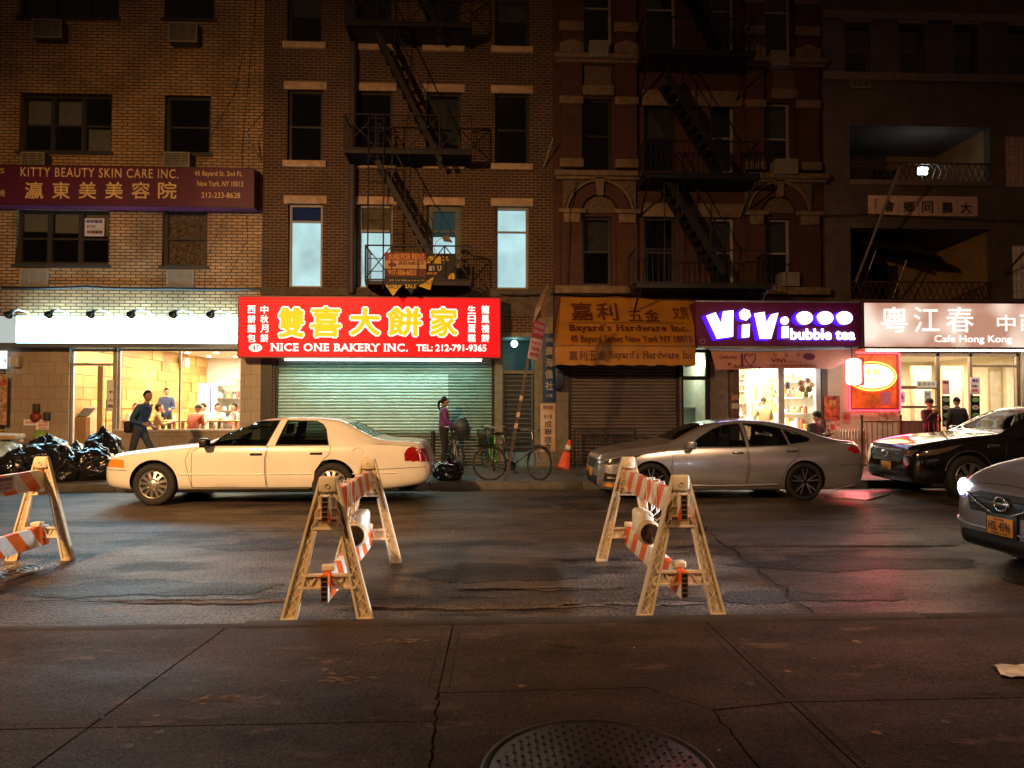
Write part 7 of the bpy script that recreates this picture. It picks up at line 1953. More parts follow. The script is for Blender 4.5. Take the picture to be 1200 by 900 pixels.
for i in range(150):
    x, y = rl_.uniform(-6, 7), rl_.choice([rl_.uniform(1.2, 4.8), rl_.uniform(5.1, 5.6), rl_.uniform(13.3, 13.9), rl_.uniform(5.5, 13)])
    z = WALK + .001 if y < 5.0 else .005; s = rl_.uniform(.004, .016) if y < 9 else rl_.uniform(.01, .035); a = rl_.uniform(0, 6.3)
    P = [(x + s * rl_.uniform(.5, 1) * math.cos(a + k), y + s * rl_.uniform(.5, 1) * math.sin(a + k), z + s * rl_.uniform(.05, .35)) for k in (0, 1.3, 2.7, 3.9, 5.1)]
    q.add(P + [(x, y, z + s * .5)], [(0, 1, 5), (1, 2, 5), (2, 3, 5), (3, 4, 5), (4, 0, 5)], rl_.randrange(3))
o = q.build("litter", [mat("dry_leaf", (.16, .09, .04), .8), mat("grit_stone", (.12, .11, .10), .9), mat("paper_scrap", (.42, .38, .33), .8)], fix=False); tag(o, "small scraps and grit strewn over the road and pavements", "litter", kind="stuff")

# ---------------------------------------------------------------- trash bags
M_BAG = mat("black_bag_plastic", (.010, .010, .011), .22, var=.2, nscale=5, bump=.45, bscale=7, coat=.5)
M_BAGB = mat("blue_white_plastic", (.42, .58, .66), .3, var=.45, nscale=4, bump=.9, bscale=9, coat=.4)
def bag(px, Y, w, h, d, lab, seed, m_, knot=True, z=WALK):
    c_ = at(px, 540, Y); bm = bmesh.new(); bmesh.ops.create_icosphere(bm, subdivisions=5, radius=1)
    off = Vector((seed * 3.7, seed * 1.3, seed * 2.1))
    for v in bm.verts:
        n = v.co.normalized(); r = 1 + .20 * mnoise.noise(n * 1.6 + off) + .10 * mnoise.noise(n * 4 + off) + .030 * (abs(mnoise.noise(n * 7 + off)) - .25) * 2
        fold = .03 * math.sin(math.atan2(n.y, n.x) * 13 + seed) * max(0, n.z) ** 2
        p = n * (r + fold); z_ = p.z
        if knot and n.z > .80: k_ = (n.z - .80) / .20; p.x *= 1 - .72 * k_; p.y *= 1 - .72 * k_; z_ += .16 * k_ ** 2
        z_ = max(z_, -.72)
        if z_ < -.4: p.x *= 1.06; p.y *= 1.06
        v.co = Vector((p.x * w / 2, p.y * d / 2, (z_ + .72) / 1.9 * h))
    me = bpy.data.meshes.new("bag"); bm.to_mesh(me); bm.free()
    for p in me.polygons: p.use_smooth = True
    me.materials.append(m_); o = bpy.data.objects.new("trash_bag", me); COL.objects.link(o); o.location = (c_.x, Y, z); o.rotation_euler.z = seed
    tag(o, lab, "trash bag", "trash bags heaped at the kerb")
for a in ((54, 15.3, 1.0, .92, .9, "broad black trash bag in front of the green sticker and notices", 1.0, M_BAG),
          (121, 15.5, .86, 1.0, .8, "tall knotted black trash bag just ahead of the white saloon's bonnet", 2.0, M_BAG),
          (108, 14.75, .92, .76, .72, "large smooth black trash bag beside the white saloon's bumper", 3.2, M_BAG),
          (80, 14.45, .60, .62, .5, "slumped black trash bag with a pale sheen nearest the kerb", 4.1, M_BAG),
          (88, 15.75, .55, .74, .5, "small black trash bag wedged behind between two larger ones", 5.3, M_BAG),
          (22, 14.9, .66, .66, .6, "wrinkled black trash bag behind the bright barricade's board", 6.1, M_BAG),
          (-14, 14.7, .7, .6, .6, "black trash bag cut off by the picture's edge", 7.7, M_BAG),
          (6, 15.6, .75, .84, .7, "pale blue clear trash bag under a flattened box", 8.4, M_BAGB),
          (526, 14.35, .62, .44, .5, "low black trash bag behind the white saloon's tail", 9.5, M_BAG)):
    bag(*a)
c_ = at(4, 511, 15.6); q = MB(); q.rbox(-.5, .32, -.25, .25, 0, .09, .01); o = q.build("cardboard_box", mat("brown_cardboard", (.36, .25, .15), .8)); o.location = (c_.x, 15.6, WALK + .80); o.rotation_euler = (.05, .05, .2); tag(o, "flattened cardboard box lying on the pale blue trash bag", "box")
q = MB(); c_ = at(47, 510, F - .1); q.lathe([(.0, 0), (.15, 0), (.17, -.02), (.17, -.04), (.1, -.10), (0, -.1)], (c_.x, F - .065, .88), 'Y', 8); 
o = q.build("hose_cover", mat("lime_plastic", (.22, .42, .05), .4)); tag(o, "bright green plastic cover on the tiled wall behind the bags", "cover")
for (p, y_, lab) in ((43, 478, "grey alarm bell box on the tiled wall"), (55, 488, "small dark switch box on the tiled wall")):
    c_ = at(p, y_, F - .1); q = MB(); q.rbox(c_.x - .07, c_.x + .07, F - .16, F - .062, c_.z - .1, c_.z + .1, .015); o = q.build("wall_box", MATS["dark_casing"]); tag(o, lab, "wall box")
c_ = at(41, 489, F - .1); q = MB(); q.lathe([(.13, 0), (.13, -.03), (.06, -.07), (0, -.075)], (c_.x, F - .062, c_.z), 'Y', 18); o = q.build("alarm_bell", mat("red_enamel", (.22, .03, .02), .5)); tag(o, "round red alarm bell on the tiled wall", "alarm bell")
c_ = at(20, 424, F - .1); q = MB(); q.rbox(c_.x - .11, c_.x + .11, F - .24, F - .062, c_.z - .13, c_.z + .13, .02); o = q.build("wall_lamp", mat("pale_casing", (.5, .45, .38), .5)); tag(o, "pale square lamp housing high on the tiled wall", "lamp")
c_ = at(28, 515, F - .1); q = MB(); q.lathe([(.11, 0), (.11, -.05), (.09, -.06), (.09, -.03), (0, -.03)], (c_.x, F - .062, c_.z), 'Y', 18); o = q.build("standpipe_inlet", M_METAL); tag(o, "round metal standpipe inlet low on the tiled wall", "standpipe")

# ---------------------------------------------------------------- traffic cone, gates, fences, posts
t = thing("traffic_cone", "orange traffic cone with a white collar tipped against the black gate", "cone", (at(660, 546, 16.75).x, 16.75, WALK)); t.rotation_euler = (R(2), R(13), 0)
q = MB(); q.lathe([(.155, .04), (.15, .05), (.032, .70), (.022, .705), (.022, .69)], n=28); q.build("cone_body", mat("orange_plastic", (.75, .10, .02), .45, var=.12), t)
q = MB(); q.lathe([(.082, .44), (.087, .42), (.060, .575), (.056, .575)], n=28); q.build("white_collar", M_WHITE, t)
q = MB(); q.rbox(-.20, .20, -.20, .20, 0, .045, .02); q.build("base_plate", mat("dark_orange_base", (.30, .05, .02), .6), t)
def gate(name, lab, cat, p0, p1, y0, y1, Y, m_, step, posts, tall=0, group=None):
    x0, x1, z0, z1 = rect(p0, y0, p1, y1, Y); z0 = WALK + .05
    t = thing(name, lab, cat, ((x0 + x1) / 2, Y, WALK), 0, group); w = (x1 - x0) / 2; h = z1 - WALK
    q = MB()
    for zz in (.08, h): q.bar((-w, 0, zz), (w, 0, zz), .035, .035)
    q.build("rail", m_, t)
    q = MB(); n = int(2 * w / step)
    for i in range(1, n): q.bar((-w + 2 * w * i / n, 0, .08), (-w + 2 * w * i / n, 0, h), .014)
    if not tall:
        k_ = int(h / step)
        for j in range(1, k_): q.bar((-w, .008, .08 + h * j / k_), (w, .008, .08 + h * j / k_), .012)
    q.build("bars", m_, t)
    for i in range(posts):
        x = -w + 2 * w * i / (posts - 1); q = MB(); q.bar((x, 0, 0), (x, 0, h + tall), .05)
        if tall: q.sphere((x, 0, h + tall + .03), .042, n=8)
        q.build("post", m_, t)
    return t
gate("folding_gate", "black wire mesh gate standing before the brown shutter", "gate", 673, 745, 503, 545, 17.15, M_IRON, .09, 3)
M_RAIL = mat("brown_rail_paint", (.17, .085, .05), .5, var=.2)
gate("railing", "dark red brown railing with ball topped posts before the cafe window", "railing", 1010, 1101, 494, 545, 16.5, M_RAIL, .12, 3, .10)
x0, x1, z0, z1 = rect(977, 503, 1018, 543, 16.6)
t = thing("picket_fence", "pale picket fence lit pink at the corner of the cafe", "fence", ((x0 + x1) / 2, 16.6, WALK)); w = (x1 - x0) / 2; h = z1 - WALK
q = MB(); n = 12
for i in range(n):
    x = -w + 2 * w * (i + .5) / n; s = w / n * .72; q.prism([(x - s, .04), (x + s, .04), (x + s, h - .06), (x, h), (x - s, h - .06)], -.012, .012)
q.build("pickets", mat("pale_picket", (.62, .50, .42), .6, var=.15), t)
q = MB(); [q.box(-w, w, .013, .045, zz, zz + .07) for zz in (.2, h - .3)]; q.build("rail", MATS["pale_picket"], t)
q = MB(); xa = at(854, 470, F - .3).x; xb = at(865, 470, F - .3).x; q.rbox(xa, xb, F - .42, F - .2, WALK, at(860, 430, F - .3).z, .03)
o = q.build("pillar", mat("brown_pillar_paint", (.12, .07, .05), .6, var=.3)); tag(o, "dark brown pillar covered in stickers before the tea shop glass", "pillar")
for i, (yy, cm) in enumerate(((465, (.5, .2, .15)), (475, (.6, .5, .4)), (484, (.2, .05, .06)))):
    z = at(860, yy, F - .43).z; q = MB(); q.box(xa + .03, xb - .04, F - .426, F - .4205, z - .08, z + .05); q.build("sticker", mat("sticker%d_paper" % i, cm, .7, var=.4, nscale=20), o)
q = MB(); c_ = gnd(512, 543, WALK); q.tube([(c_.x, 16.95, WALK), (c_.x, 16.95, 1.0)], .05, 10); q.sphere((c_.x, 16.95, 1.0), .055, n=10); o = q.build("bollard", M_IRON); tag(o, "thin dark bollard standing behind the woman", "bollard")
c_ = at(655, 440, F - .2); q = MB(); q.rbox(c_.x - .1, c_.x + .12, F - .3, F - .06, c_.z - .35, c_.z + .3, .03); o = q.build("phone_box", mat("navy_box", (.012, .02, .06), .4)); tag(o, "small navy blue wall box under the amber awning's corner", "wall box")

# leaning sign post with twisted plates
p0 = Vector((gnd(593, 563.5, WALK).x, gnd(593, 563.5, WALK).y, WALK)); p1 = at(632, 350, p0.y + .05)
t = thing("sign_post", "leaning street sign post with twisted parking plates and a torn bag", "sign post", p0); v = p1 - p0
q = MB(); q.bar((0, 0, 0), v, .055, .035); q.build("post", mat("brown_steel", (.10, .075, .065), .5, .5, var=.3, nscale=12), t)
M_RW = mat("faded_sign_white", (.62, .45, .45), .5)
def plate_on(f0, f1, w, twist, m_, lab, rows):
    M = Matrix.Translation(v * ((f0 + f1) / 2) + Vector((.10, -.05, 0))) @ v.to_track_quat('Z', 'Y').to_matrix().to_4x4() @ Matrix.Rotation(twist, 4, 'Z')
    ln = v.length * (f1 - f0) / 2; q = MB(); q.rbox(-w / 2, w / 2, -.004, .004, -ln, ln, .003, 0, M); o = q.build("sign_plate", m_, t)
    for i, (s, c_) in enumerate(rows):
        z1_ = ln - .05 - i * (2 * ln - .08) / len(rows); hgt = (2 * ln - .08) / len(rows) * .68
        l = letters(s, -w * .4, w * .4, z1_ - hgt, z1_, -.0055, c_, o, bold=.02)
        for vv in l.data.vertices: vv.co = M @ vv.co
    return o
plate_on(.66, .775, .34, R(-52), M_RW, "", [("NO", M_RI), ("STOPPING", M_RI), ("ANYTIME", M_RI)])
plate_on(.782, .87, .34, R(-52), mat("red_sign_plate", (.40, .035, .05), .5), "", [("NO PARKING", M_RW), ("8AM-6PM", M_RW)])
q = MB(); P = [(642, 333), (645, 346), (642, 360), (639, 377), (633, 372), (624, 381), (627, 362), (633, 347)]
c0 = at(634, 360, p0.y); vs = [(at(a, b_, p0.y).x - p0.x, .06 * math.sin(i * 1.9) - .05, at(a, b_, p0.y).z - p0.z) for i, (a, b_) in enumerate(P)]
vs.append((c0.x - p0.x, -.16, c0.z - p0.z)); vs.append((c0.x - p0.x, .06, c0.z - p0.z)); n = len(P)
q.add(vs, [(i, (i + 1) % n, n) for i in range(n)] + [((i + 1) % n, i, n + 1) for i in range(n)]); q.build("torn_bag", mat("orange_white_plastic", (.17, .10, .06), .4, var=.4, nscale=5), t)
q = MB()
for f in (.30, .36, .45): c_ = v * f; q.bar(c_ - v.normalized() * .05, c_ + v.normalized() * .05, .063, .043)
q.build("sticker", mat("pale_sticker", (.55, .42, .36), .6, var=.3), t)

# ---------------------------------------------------------------- bicycles
def bicycle(lab, loc, rz, col, steer=0.0, basket=None, r=.33, group="bicycles on the far pavement"):
    t = thing("bicycle", lab, "bicycle", loc, rz, group)
    fm = mat(col[0], col[1], .35, .3, coat=.5)
    wb = 1.04; bb = Vector((.44, 0, .28)); st = Vector((.30, 0, .78)); hd0, hd1 = Vector((.90, 0, .62)), Vector((.86, 0, .82)); ra, fa = Vector((0, 0, r)), Vector((wb, 0, r))
    S_ = Matrix.Translation(hd0) @ Matrix.Rotation(steer, 4, 'Z') @ Matrix.Translation(-hd0)
    for nm, c_, M in (("rear", ra, Matrix()), ("front", fa, S_)):
        q = MB(); q.tube([M @ (c_ + Vector((r * math.cos(a * .1745), 0, r * math.sin(a * .1745)))) for a in range(36)], .020, 7, closed=True)
        w = q.build("wheel", M_RUBBER, t)
        q = MB(); q.tube([M @ (c_ + Vector(((r - .026) * math.cos(a * .1745), 0, (r - .026) * math.sin(a * .1745)))) for a in range(36)], .010, 6, closed=True); q.build("rim", mat("dark_cycle_rim", (.10, .09, .085), .4, .5), w)
        q = MB()
        for k in range(20):
            a = k * math.pi / 10; q.tube([M @ (c_ + Vector((.02 * math.cos(a + 1), .03 * (-1) ** k, .02 * math.sin(a + 1)))), M @ (c_ + Vector(((r - .03) * math.cos(a), 0, (r - .03) * math.sin(a))))], .0018, 3)
        q.tube([M @ (c_ + Vector((0, -.045, 0))), M @ (c_ + Vector((0, .045, 0)))], .022, 8); q.build("spokes", M_METAL, w)
        q = MB(); q.tube([M @ (c_ + Vector(((r + .035) * math.cos(a), 0, (r + .035) * math.sin(a)))) for a in [.5 + i * .2 for i in range(12)]], .012, 5); q.build("mudguard", M_BLACK, t)
    q = MB()
    for a, b_ in ((bb, st), (bb, hd0), (st + Vector((.02, 0, -.05)), hd1 + Vector((0, 0, -.03))), (hd0, hd1)): q.tube([a, b_], .017, 8)
    for s in (-1, 1):
        q.tube([bb + Vector((0, s * .03, 0)), ra + Vector((0, s * .055, 0))], .010, 6); q.tube([st + Vector((0, s * .015, -.04)), ra + Vector((0, s * .055, 0))], .009, 6)
    q.build("frame", fm, t)
    q = MB()
    for s in (-1, 1): q.tube([S_ @ (hd0 + Vector((0, s * .05, 0))), S_ @ (fa + Vector((0, s * .05, 0)))], .013, 7)
    q.build("fork", fm, t)
    q = MB(); q.tube([S_ @ hd1, S_ @ (hd1 + Vector((-.03, 0, .16)))], .015, 8); top = hd1 + Vector((-.0, 0, .16))
    q.tube([S_ @ (top + Vector((-.12, -.30, .02))), S_ @ (top + Vector((.0, -.16, .03))), S_ @ top, S_ @ (top + Vector((.0, .16, .03))), S_ @ (top + Vector((-.12, .30, .02)))], .013, 8); hb = q.build("handlebar", M_METAL, t)
    q = MB()
    for s in (-1, 1): q.tube([S_ @ (top + Vector((-.07, s * .225, .025))), S_ @ (top + Vector((-.14, s * .33, .02)))], .018, 8)
    q.build("grip", M_RUBBER, hb)
    q = MB(); q.tube([st, st + Vector((-.035, 0, .13))], .013, 8); q.build("seat_post", M_METAL, t)
    q = MB(); c_ = st + Vector((-.04, 0, .15)); q.sphere(c_ + Vector((-.08, 0, 0)), .10, 0, (1, .8, .35)); q.sphere(c_ + Vector((.06, 0, .005)), .09, 0, (1.3, .35, .3)); q.build("saddle", M_RUBBER, t)
    q = MB(); q.lathe([(.085, -.045), (.09, -.04), (.085, -.035), (.02, -.035)], bb, 'Y', 24)
    for s in (-1, 1): q.bar(bb + Vector((0, s * .06, 0)), bb + Vector((s * .10, s * .07, -s * .13)), .018); q.rbox(*sorted((bb.x + s * .10 - .045, bb.x + s * .10 + .045)), *sorted((bb.y + s * .08, bb.y + s * .17)), bb.z - s * .13 - .012, bb.z - s * .13 + .012, .005)
    q.build("crank", M_IRON, t)
    q = MB(); q.tube([bb + Vector((0, -.04, .088)), ra + Vector((0, -.04, .035)), ra + Vector((-.035, -.04, 0)), ra + Vector((0, -.04, -.035)), bb + Vector((0, -.04, -.088))], .006, 5); q.build("chain", M_IRON, t)
    q = MB(); 
    for s in (-1, 1): q.tube([ra + Vector((.0, s * .06, 0)), Vector((-.08, s * .07, .70))], .006, 5); q.tube([Vector((-.3, s * .07, .70)), Vector((.26, s * .07, .71))], .008, 5)
    for k in range(4): q.tube([Vector((-.28 + k * .14, -.07, .705)), Vector((-.28 + k * .14, .07, .705))], .006, 5)
    q.build("luggage_rack", M_IRON, t)
    if basket:
        q = MB(); bw, bd, bh = .17, .20, .30; cx, cz = (-.08, .715) if basket == 'rear' else (wb + .06, .72)
        Mb = Matrix() if basket == 'rear' else S_
        for k in range(7):
            zz = cz + bh * k / 6; e = .8 + .2 * k / 6
            q.tube([Mb @ Vector((cx + sx * bw * e, sy * bd * e, zz)) for sx, sy in ((-1, -1), (1, -1), (1, 1), (-1, 1))], .006, 5, closed=True)
        for k in range(8):
            for (x0_, y0_, x1_, y1_) in ((-1, -1, 1, -1), (1, -1, 1, 1), (1, 1, -1, 1), (-1, 1, -1, -1)):
                u = k / 8; x, y = x0_ + (x1_ - x0_) * u, y0_ + (y1_ - y0_) * u
                q.tube([Mb @ Vector((cx + x * bw * .8, y * bd * .8, cz)), Mb @ Vector((cx + x * bw, y * bd, cz + bh))], .005, 4)
        for k in range(6): q.tube([Mb @ Vector((cx - bw * .8, bd * .8 * (k / 2.5 - 1), cz)), Mb @ Vector((cx + bw * .8, bd * .8 * (k / 2.5 - 1), cz))], .005, 4)
        q.build("basket", M_IRON, t)
    return t
bl = gnd(574, 562, WALK)
bk1 = bicycle("dark mountain bicycle leaning on the sign post with its front wheel turned", (bl.x, 14.28, WALK), R(3), ("dark_frame_paint", (.05, .05, .06)), R(-52), 'rear')
bk1.rotation_euler.x = R(-3)
bk2 = bicycle("small bicycle with a basket that the woman in purple is holding", (at(529, 540, 16.9).x, 17.25, WALK), R(-80), ("grey_blue_frame", (.20, .24, .28)), R(12), 'front', .28)
bk3 = bicycle("green folding bicycle standing against the bakery shutter", (at(566, 540, 17.2).x + .05, 17.36, WALK), R(-76), ("green_frame_paint", (.10, .42, .07)), R(-20), None, .22)
c_ = at(540, 508, 16.3); q = MB(); q.sphere((0, 0, 0), .25, 0, (.72, .6, 1.1), 16); o = q.build("shopping_bag", mat("navy_dotted_bag", (.035, .055, .085), .5, var=.6, nscale=18, bump=.5, bscale=12)); o.location = (at(541, 508, 16.45).x, 16.42, 1.12); tag(o, "dark blue patterned bag bulging from the held bicycle's basket", "bag")

# ================================================================== PEOPLE
SKIN = mat("warm_skin", (.48, .28, .19), .5, var=.06); SKIN2 = mat("tan_skin", (.36, .20, .13), .5, var=.06)
HAIR_B = mat("black_hair", (.008, .007, .007), .6, spec=.2, var=.2, nscale=30); HAIR_N = mat("brown_hair", (.035, .016, .008), .6, spec=.15, var=.2, nscale=30)
M_EYE = mat("dark_eye", (.01, .008, .008), .2); M_LIP = mat("lip_tone", (.30, .11, .09), .5)
STAND = dict(pelvis=(0, 0, .94), spine=(0, 0, 1.12), chest=(0, .005, 1.32), neck=(0, .0, 1.455), skull=(0, -.015, 1.53),
    shl=(.165, .005, 1.39), ell=(.215, .03, 1.11), wrl=(.215, -.06, .87), shr=(-.165, .005, 1.39), elr=(-.215, .03, 1.11), wrr=(-.215, -.06, .87),
    hil=(.085, 0, .90), knl=(.09, -.02, .50), anl=(.09, .02, .09), tol=(.10, -.15, .035), hir=(-.085, 0, .90), knr=(-.09, -.02, .50), anr=(-.09, .02, .09), tor=(-.10, -.15, .035))
BONES = [("pelvis", "spine", 0), ("spine", "chest", 0), ("chest", "neck", 0), ("neck", "skull", 2), ("chest", "shl", 0), ("shl", "ell", 0), ("ell", "wrl", 0), ("chest", "shr", 0), ("shr", "elr", 0), ("elr", "wrr", 0),
    ("pelvis", "hil", 1), ("hil", "knl", 1), ("knl", "anl", 1), ("anl", "tol", 3), ("pelvis", "hir", 1), ("hir", "knr", 1), ("knr", "anr", 1), ("anr", "tor", 3)]
RAD = dict(pelvis=(.15, .115), spine=(.135, .10), chest=(.16, .115), neck=(.054, .056), skull=(.06, .06), shl=(.072, .072), ell=(.048, .048), wrl=(.034, .034), shr=(.072, .072), elr=(.048, .048), wrr=(.034, .034),
    hil=(.092, .095), knl=(.062, .064), anl=(.044, .046), tol=(.042, .034), hir=(.092, .095), knr=(.062, .064), anr=(.044, .046), tor=(.042, .034))
def head_mesh(M):
    """skull with brow, nose, mouth, chin and ears, facing -y; material 2 skin, 4 eyes, 5 lips"""
    q = MB(); bm = bmesh.new(); bmesh.ops.create_uvsphere(bm, u_segments=28, v_segments=22, radius=1)
    for v in bm.verts:
        x, y, z = v.co; X, Y_, Z = x * .075, y * .094, z * .112
        if z < 0: X *= 1 - .30 * (-z) ** 1.4; Y_ *= 1 - .12 * (-z); 
        if y < 0:
            if z < -.1: Y_ -= .010 * (-y) * min(1, (-z)) 
            g_ = math.exp(-((x / .16) ** 2)) * max(0, -y)
            if -.42 < z < .12: Y_ -= .026 * g_ * math.sin((.12 - z) / .54 * math.pi * .5) ** 1.5 if z > -.36 else .010 * g_
            for s in (-1, 1): Y_ += .010 * math.exp(-(((x - s * .40) / .20) ** 2 + ((z - .08) / .14) ** 2)) * (-y > .3)
            Y_ -= .005 * math.exp(-((z - .25) / .09) ** 2) * max(0, -y) * (abs(x) < .6)
        v.co = (X, Y_, Z)
    q.bm(bm, 2, M, True)
    for s in (-1, 1):
        q.v += []; o = MB(); o.sphere((s * .030, -.078, .008), .0115, 4, n=8); o.sphere((s * .076, .008, -.005), .026, 2, (.35, .7, 1.15), 8)
        q.add([M @ Vector(v) for v in o.v], o.f, 0, True); q.m[-len(o.f):] = o.m
    o = MB(); o.sphere((0, -.078, -.062), .022, 5, (1, .35, .28), 8); q.add([M @ Vector(v) for v in o.v], o.f, 5, True)
    return q
def hand_mesh(q, w, d, side, curl=.5):
    """palm, four bent fingers of unequal length and a thumb, from wrist W along D"""
    w, d = Vector(w), Vector(d).normalized(); u = d.cross(Vector((0, 1, .2))).normalized(); 
    if u.length < .1: u = Vector((1, 0, 0))
    n = d.cross(u).normalized(); s = side
    q.tube([w - d * .01, w + d * .03, w + d * .075, w + d * .09], [.026, .036, .038, .03], 8, 2)
    for k, (off, ln) in enumerate(((-.028, .068), (-.009, .078), (.010, .072), (.028, .055))):
        b = w + d * .082 + u * off; c = b + d * ln * .5 + n * .01 * s; e = c + (d * (1 - curl) + n * curl * s).normalized() * ln * .5
        q.tube([b, c, e], [.0095, .0088, .007], 6, 2)
    b = w + d * .03 - u * .030 * s; q.tube([b, b + (d * .6 - u * .6 * s).normalized() * .035, b + (d * .6 - u * .6 * s).normalized() * .035 + (d + n * .5 * s).normalized() * .03], [.012, .011, .008], 6, 2)
def person(lab, loc, rz, shirt, legs, shoes=None, J=None, skin=SKIN, hair='short', hmat=HAIR_B, look=(0, 0), scale=1.0, sleeves=True, group=None, bulk=1.0, cap=None):
    P = dict(STAND); P.update(J or {}); names = list(P); idx = {n: i for i, n in enumerate(names)}
    me = bpy.data.meshes.new("person"); me.from_pydata([P[n] for n in names], [(idx[a], idx[b]) for a, b, _ in BONES], [])
    o = bpy.data.objects.new("person", me); COL.objects.link(o)
    md = o.modifiers.new("skin", 'SKIN'); md.use_smooth_shade = True
    for n in names:
        sv = me.skin_vertices[0].data[idx[n]]; r = RAD[n]; k_ = bulk if n in ("pelvis", "spine", "chest", "shl", "shr", "ell", "elr", "hil", "hir") else 1
        sv.radius = (r[0] * k_, r[1] * k_); sv.use_root = n == "pelvis"
    sd = o.modifiers.new("sub", 'SUBSURF'); sd.levels = sd.render_levels = 2
    bpy.context.view_layer.update()
    body = bpy.data.meshes.new_from_object(o.evaluated_get(bpy.context.evaluated_depsgraph_get()))
    bpy.data.objects.remove(o)
    q = MB(); Pv = {n: Vector(c) for n, c in P.items()}
    fs, ms = [], []
    for p in body.polygons:
        c = p.center; best = (9, 0)
        for a, b, mi in BONES:
            ab = Pv[b] - Pv[a]; t_ = max(0, min(1, (c - Pv[a]).dot(ab) / ab.length_squared)); d = (c - Pv[a] - ab * t_).length - .5 * (RAD[a][0] + (RAD[b][0] - RAD[a][0]) * t_)
            if a in ("ell", "elr") and t_ > (.93 if sleeves else .1): mi = 2
            if a in ("knl", "knr") and t_ > .97: mi = 3
            if a == "chest" and b == "neck" and t_ > .8: mi = 2
            if a == "pelvis" and b == "spine" and t_ < .12: mi = 0
            if d < best[0]: best = (d, mi)
        fs.append(list(p.vertices)); ms.append(best[1])
    q.add([v.co for v in body.vertices], fs, 0, True); q.m = ms[:]
    # soft cloth folds
    for i, v in enumerate(q.v):
        n_ = mnoise.noise(Vector(v) * 9 + Vector((len(lab), 0, 0))); q.v[i] = (v[0] + .006 * n_, v[1] + .006 * n_, v[2])
    HM = Matrix.Translation(Pv["skull"] + Vector((0, -.005, .085))) @ Matrix.Rotation(look[0], 4, 'Z') @ Matrix.Rotation(look[1], 4, 'X')
    h = head_mesh(HM); q.add(h.v, h.f, 0, True); q.m[-len(h.f):] = h.m
    for s, (e, w) in ((1, ("ell", "wrl")), (-1, ("elr", "wrr"))): hand_mesh(q, Pv[w], Pv[w] - Pv[e], s)
    root = q.build("person", [shirt, legs, skin, shoes or M_BLACK, M_EYE, M_LIP], fix=False)
    root.location = loc; root.rotation_euler.z = rz; root.scale = (scale,) * 3
    tag(root, lab, "person", group)
    # hair as a shell over the skull
    hm = MB(); bm = bmesh.new(); bmesh.ops.create_uvsphere(bm, u_segments=24, v_segments=18, radius=1)
    low = {'short': -.15, 'long': -.9, 'tail': -.35, 'bun': -.3}[hair]
    dl = [v for v in bm.verts if (v.co.y < -.35 and v.co.z < .52 - .25 * abs(v.co.x)) or v.co.z < low or (v.co.y < .05 and v.co.z < -.02)]
    bmesh.ops.delete(bm, geom=dl, context='VERTS')
    for v in bm.verts:
        x, y, z = v.co; k_ = 1 + .05 * mnoise.noise(v.co * 5); v.co = (x * .083 * k_, y * .103 * k_ + .004, z * .121 * k_ + .004)
    hm.bm(bm, 0, HM, True)
    if hair == 'tail': hm.tube([HM @ Vector(p) for p in ((0, .09, .02), (0, .14, .0), (.0, .155, -.10), (0, .14, -.20))], [.03, .036, .03, .012], 8)
    if hair == 'bun': hm.sphere(HM @ Vector((0, .10, .05)), .045, n=10)
    ho = hm.build("hair", hmat, root, fix=False)
    if cap:
        c = MB(); c.lathe([(.088, .02), (.092, .05), (.080, .10), (.045, .128), (0, .134)], n=22, M=HM @ Matrix.Diagonal((1, 1.18, 1, 1)))
        c.prism([(-.06, -.09), (.06, -.09), (.05, -.165), (0, -.18), (-.05, -.165)], .028, .036, 'XY'); n_ = 10
        c.v[-n_:] = [tuple(HM @ Vector(v)) for v in c.v[-n_:]]; c.build("cap", cap, root, fix=False)
    # collar and hem
    c = MB(); nk = Pv["neck"]; c.tube([(nk.x + .066 * math.cos(a * .524), nk.y + .068 * math.sin(a * .524), nk.z - .005 + .012 * math.sin(a * .524)) for a in range(12)], .016, 6, closed=True); c.build("collar", shirt, root)
    return root
M_PUR = mat("purple_jacket", (.13, .03, .17), .6, var=.2, nscale=8, bump=.4, bscale=16); M_BLKC = mat("black_cloth_wear", (.014, .013, .014), .8)
M_NAVY = mat("navy_jersey", (.025, .07, .15), .75, var=.15, bump=.3, bscale=30); M_JEAN = mat("dark_denim", (.045, .055, .07), .8, var=.25)
M_RED = mat("rust_sweater", (.45, .10, .05), .8, var=.12, bump=.3, bscale=30); M_BEI = mat("khaki_shirt", (.34, .25, .12), .8, var=.12); M_WSH = mat("white_shirt", (.75, .72, .66), .8)
M_DK = mat("charcoal_coat", (.025, .024, .027), .8, var=.15); M_NVY2 = mat("deep_blue_uniform", (.03, .05, .13), .7, var=.1)
wx = at(520, 540, 16.95).x
w_ = person("woman in a purple jacket with a ponytail standing by a bicycle", (wx, 16.95, WALK), R(97), M_PUR, M_BLKC, J=dict(ell=(.20, -.06, 1.13), wrl=(.16, -.30, 1.03), elr=(-.20, -.04, 1.12), wrr=(-.17, -.28, 1.0)), hair='tail', look=(R(8), R(-3)), scale=.985, bulk=1.28)
q = MB(); q.tube([(0, -.125, 1.40), (0, -.13, 1.2), (0, -.135, .96)], .008, 5); q.build("zip", M_BLACK, w_)
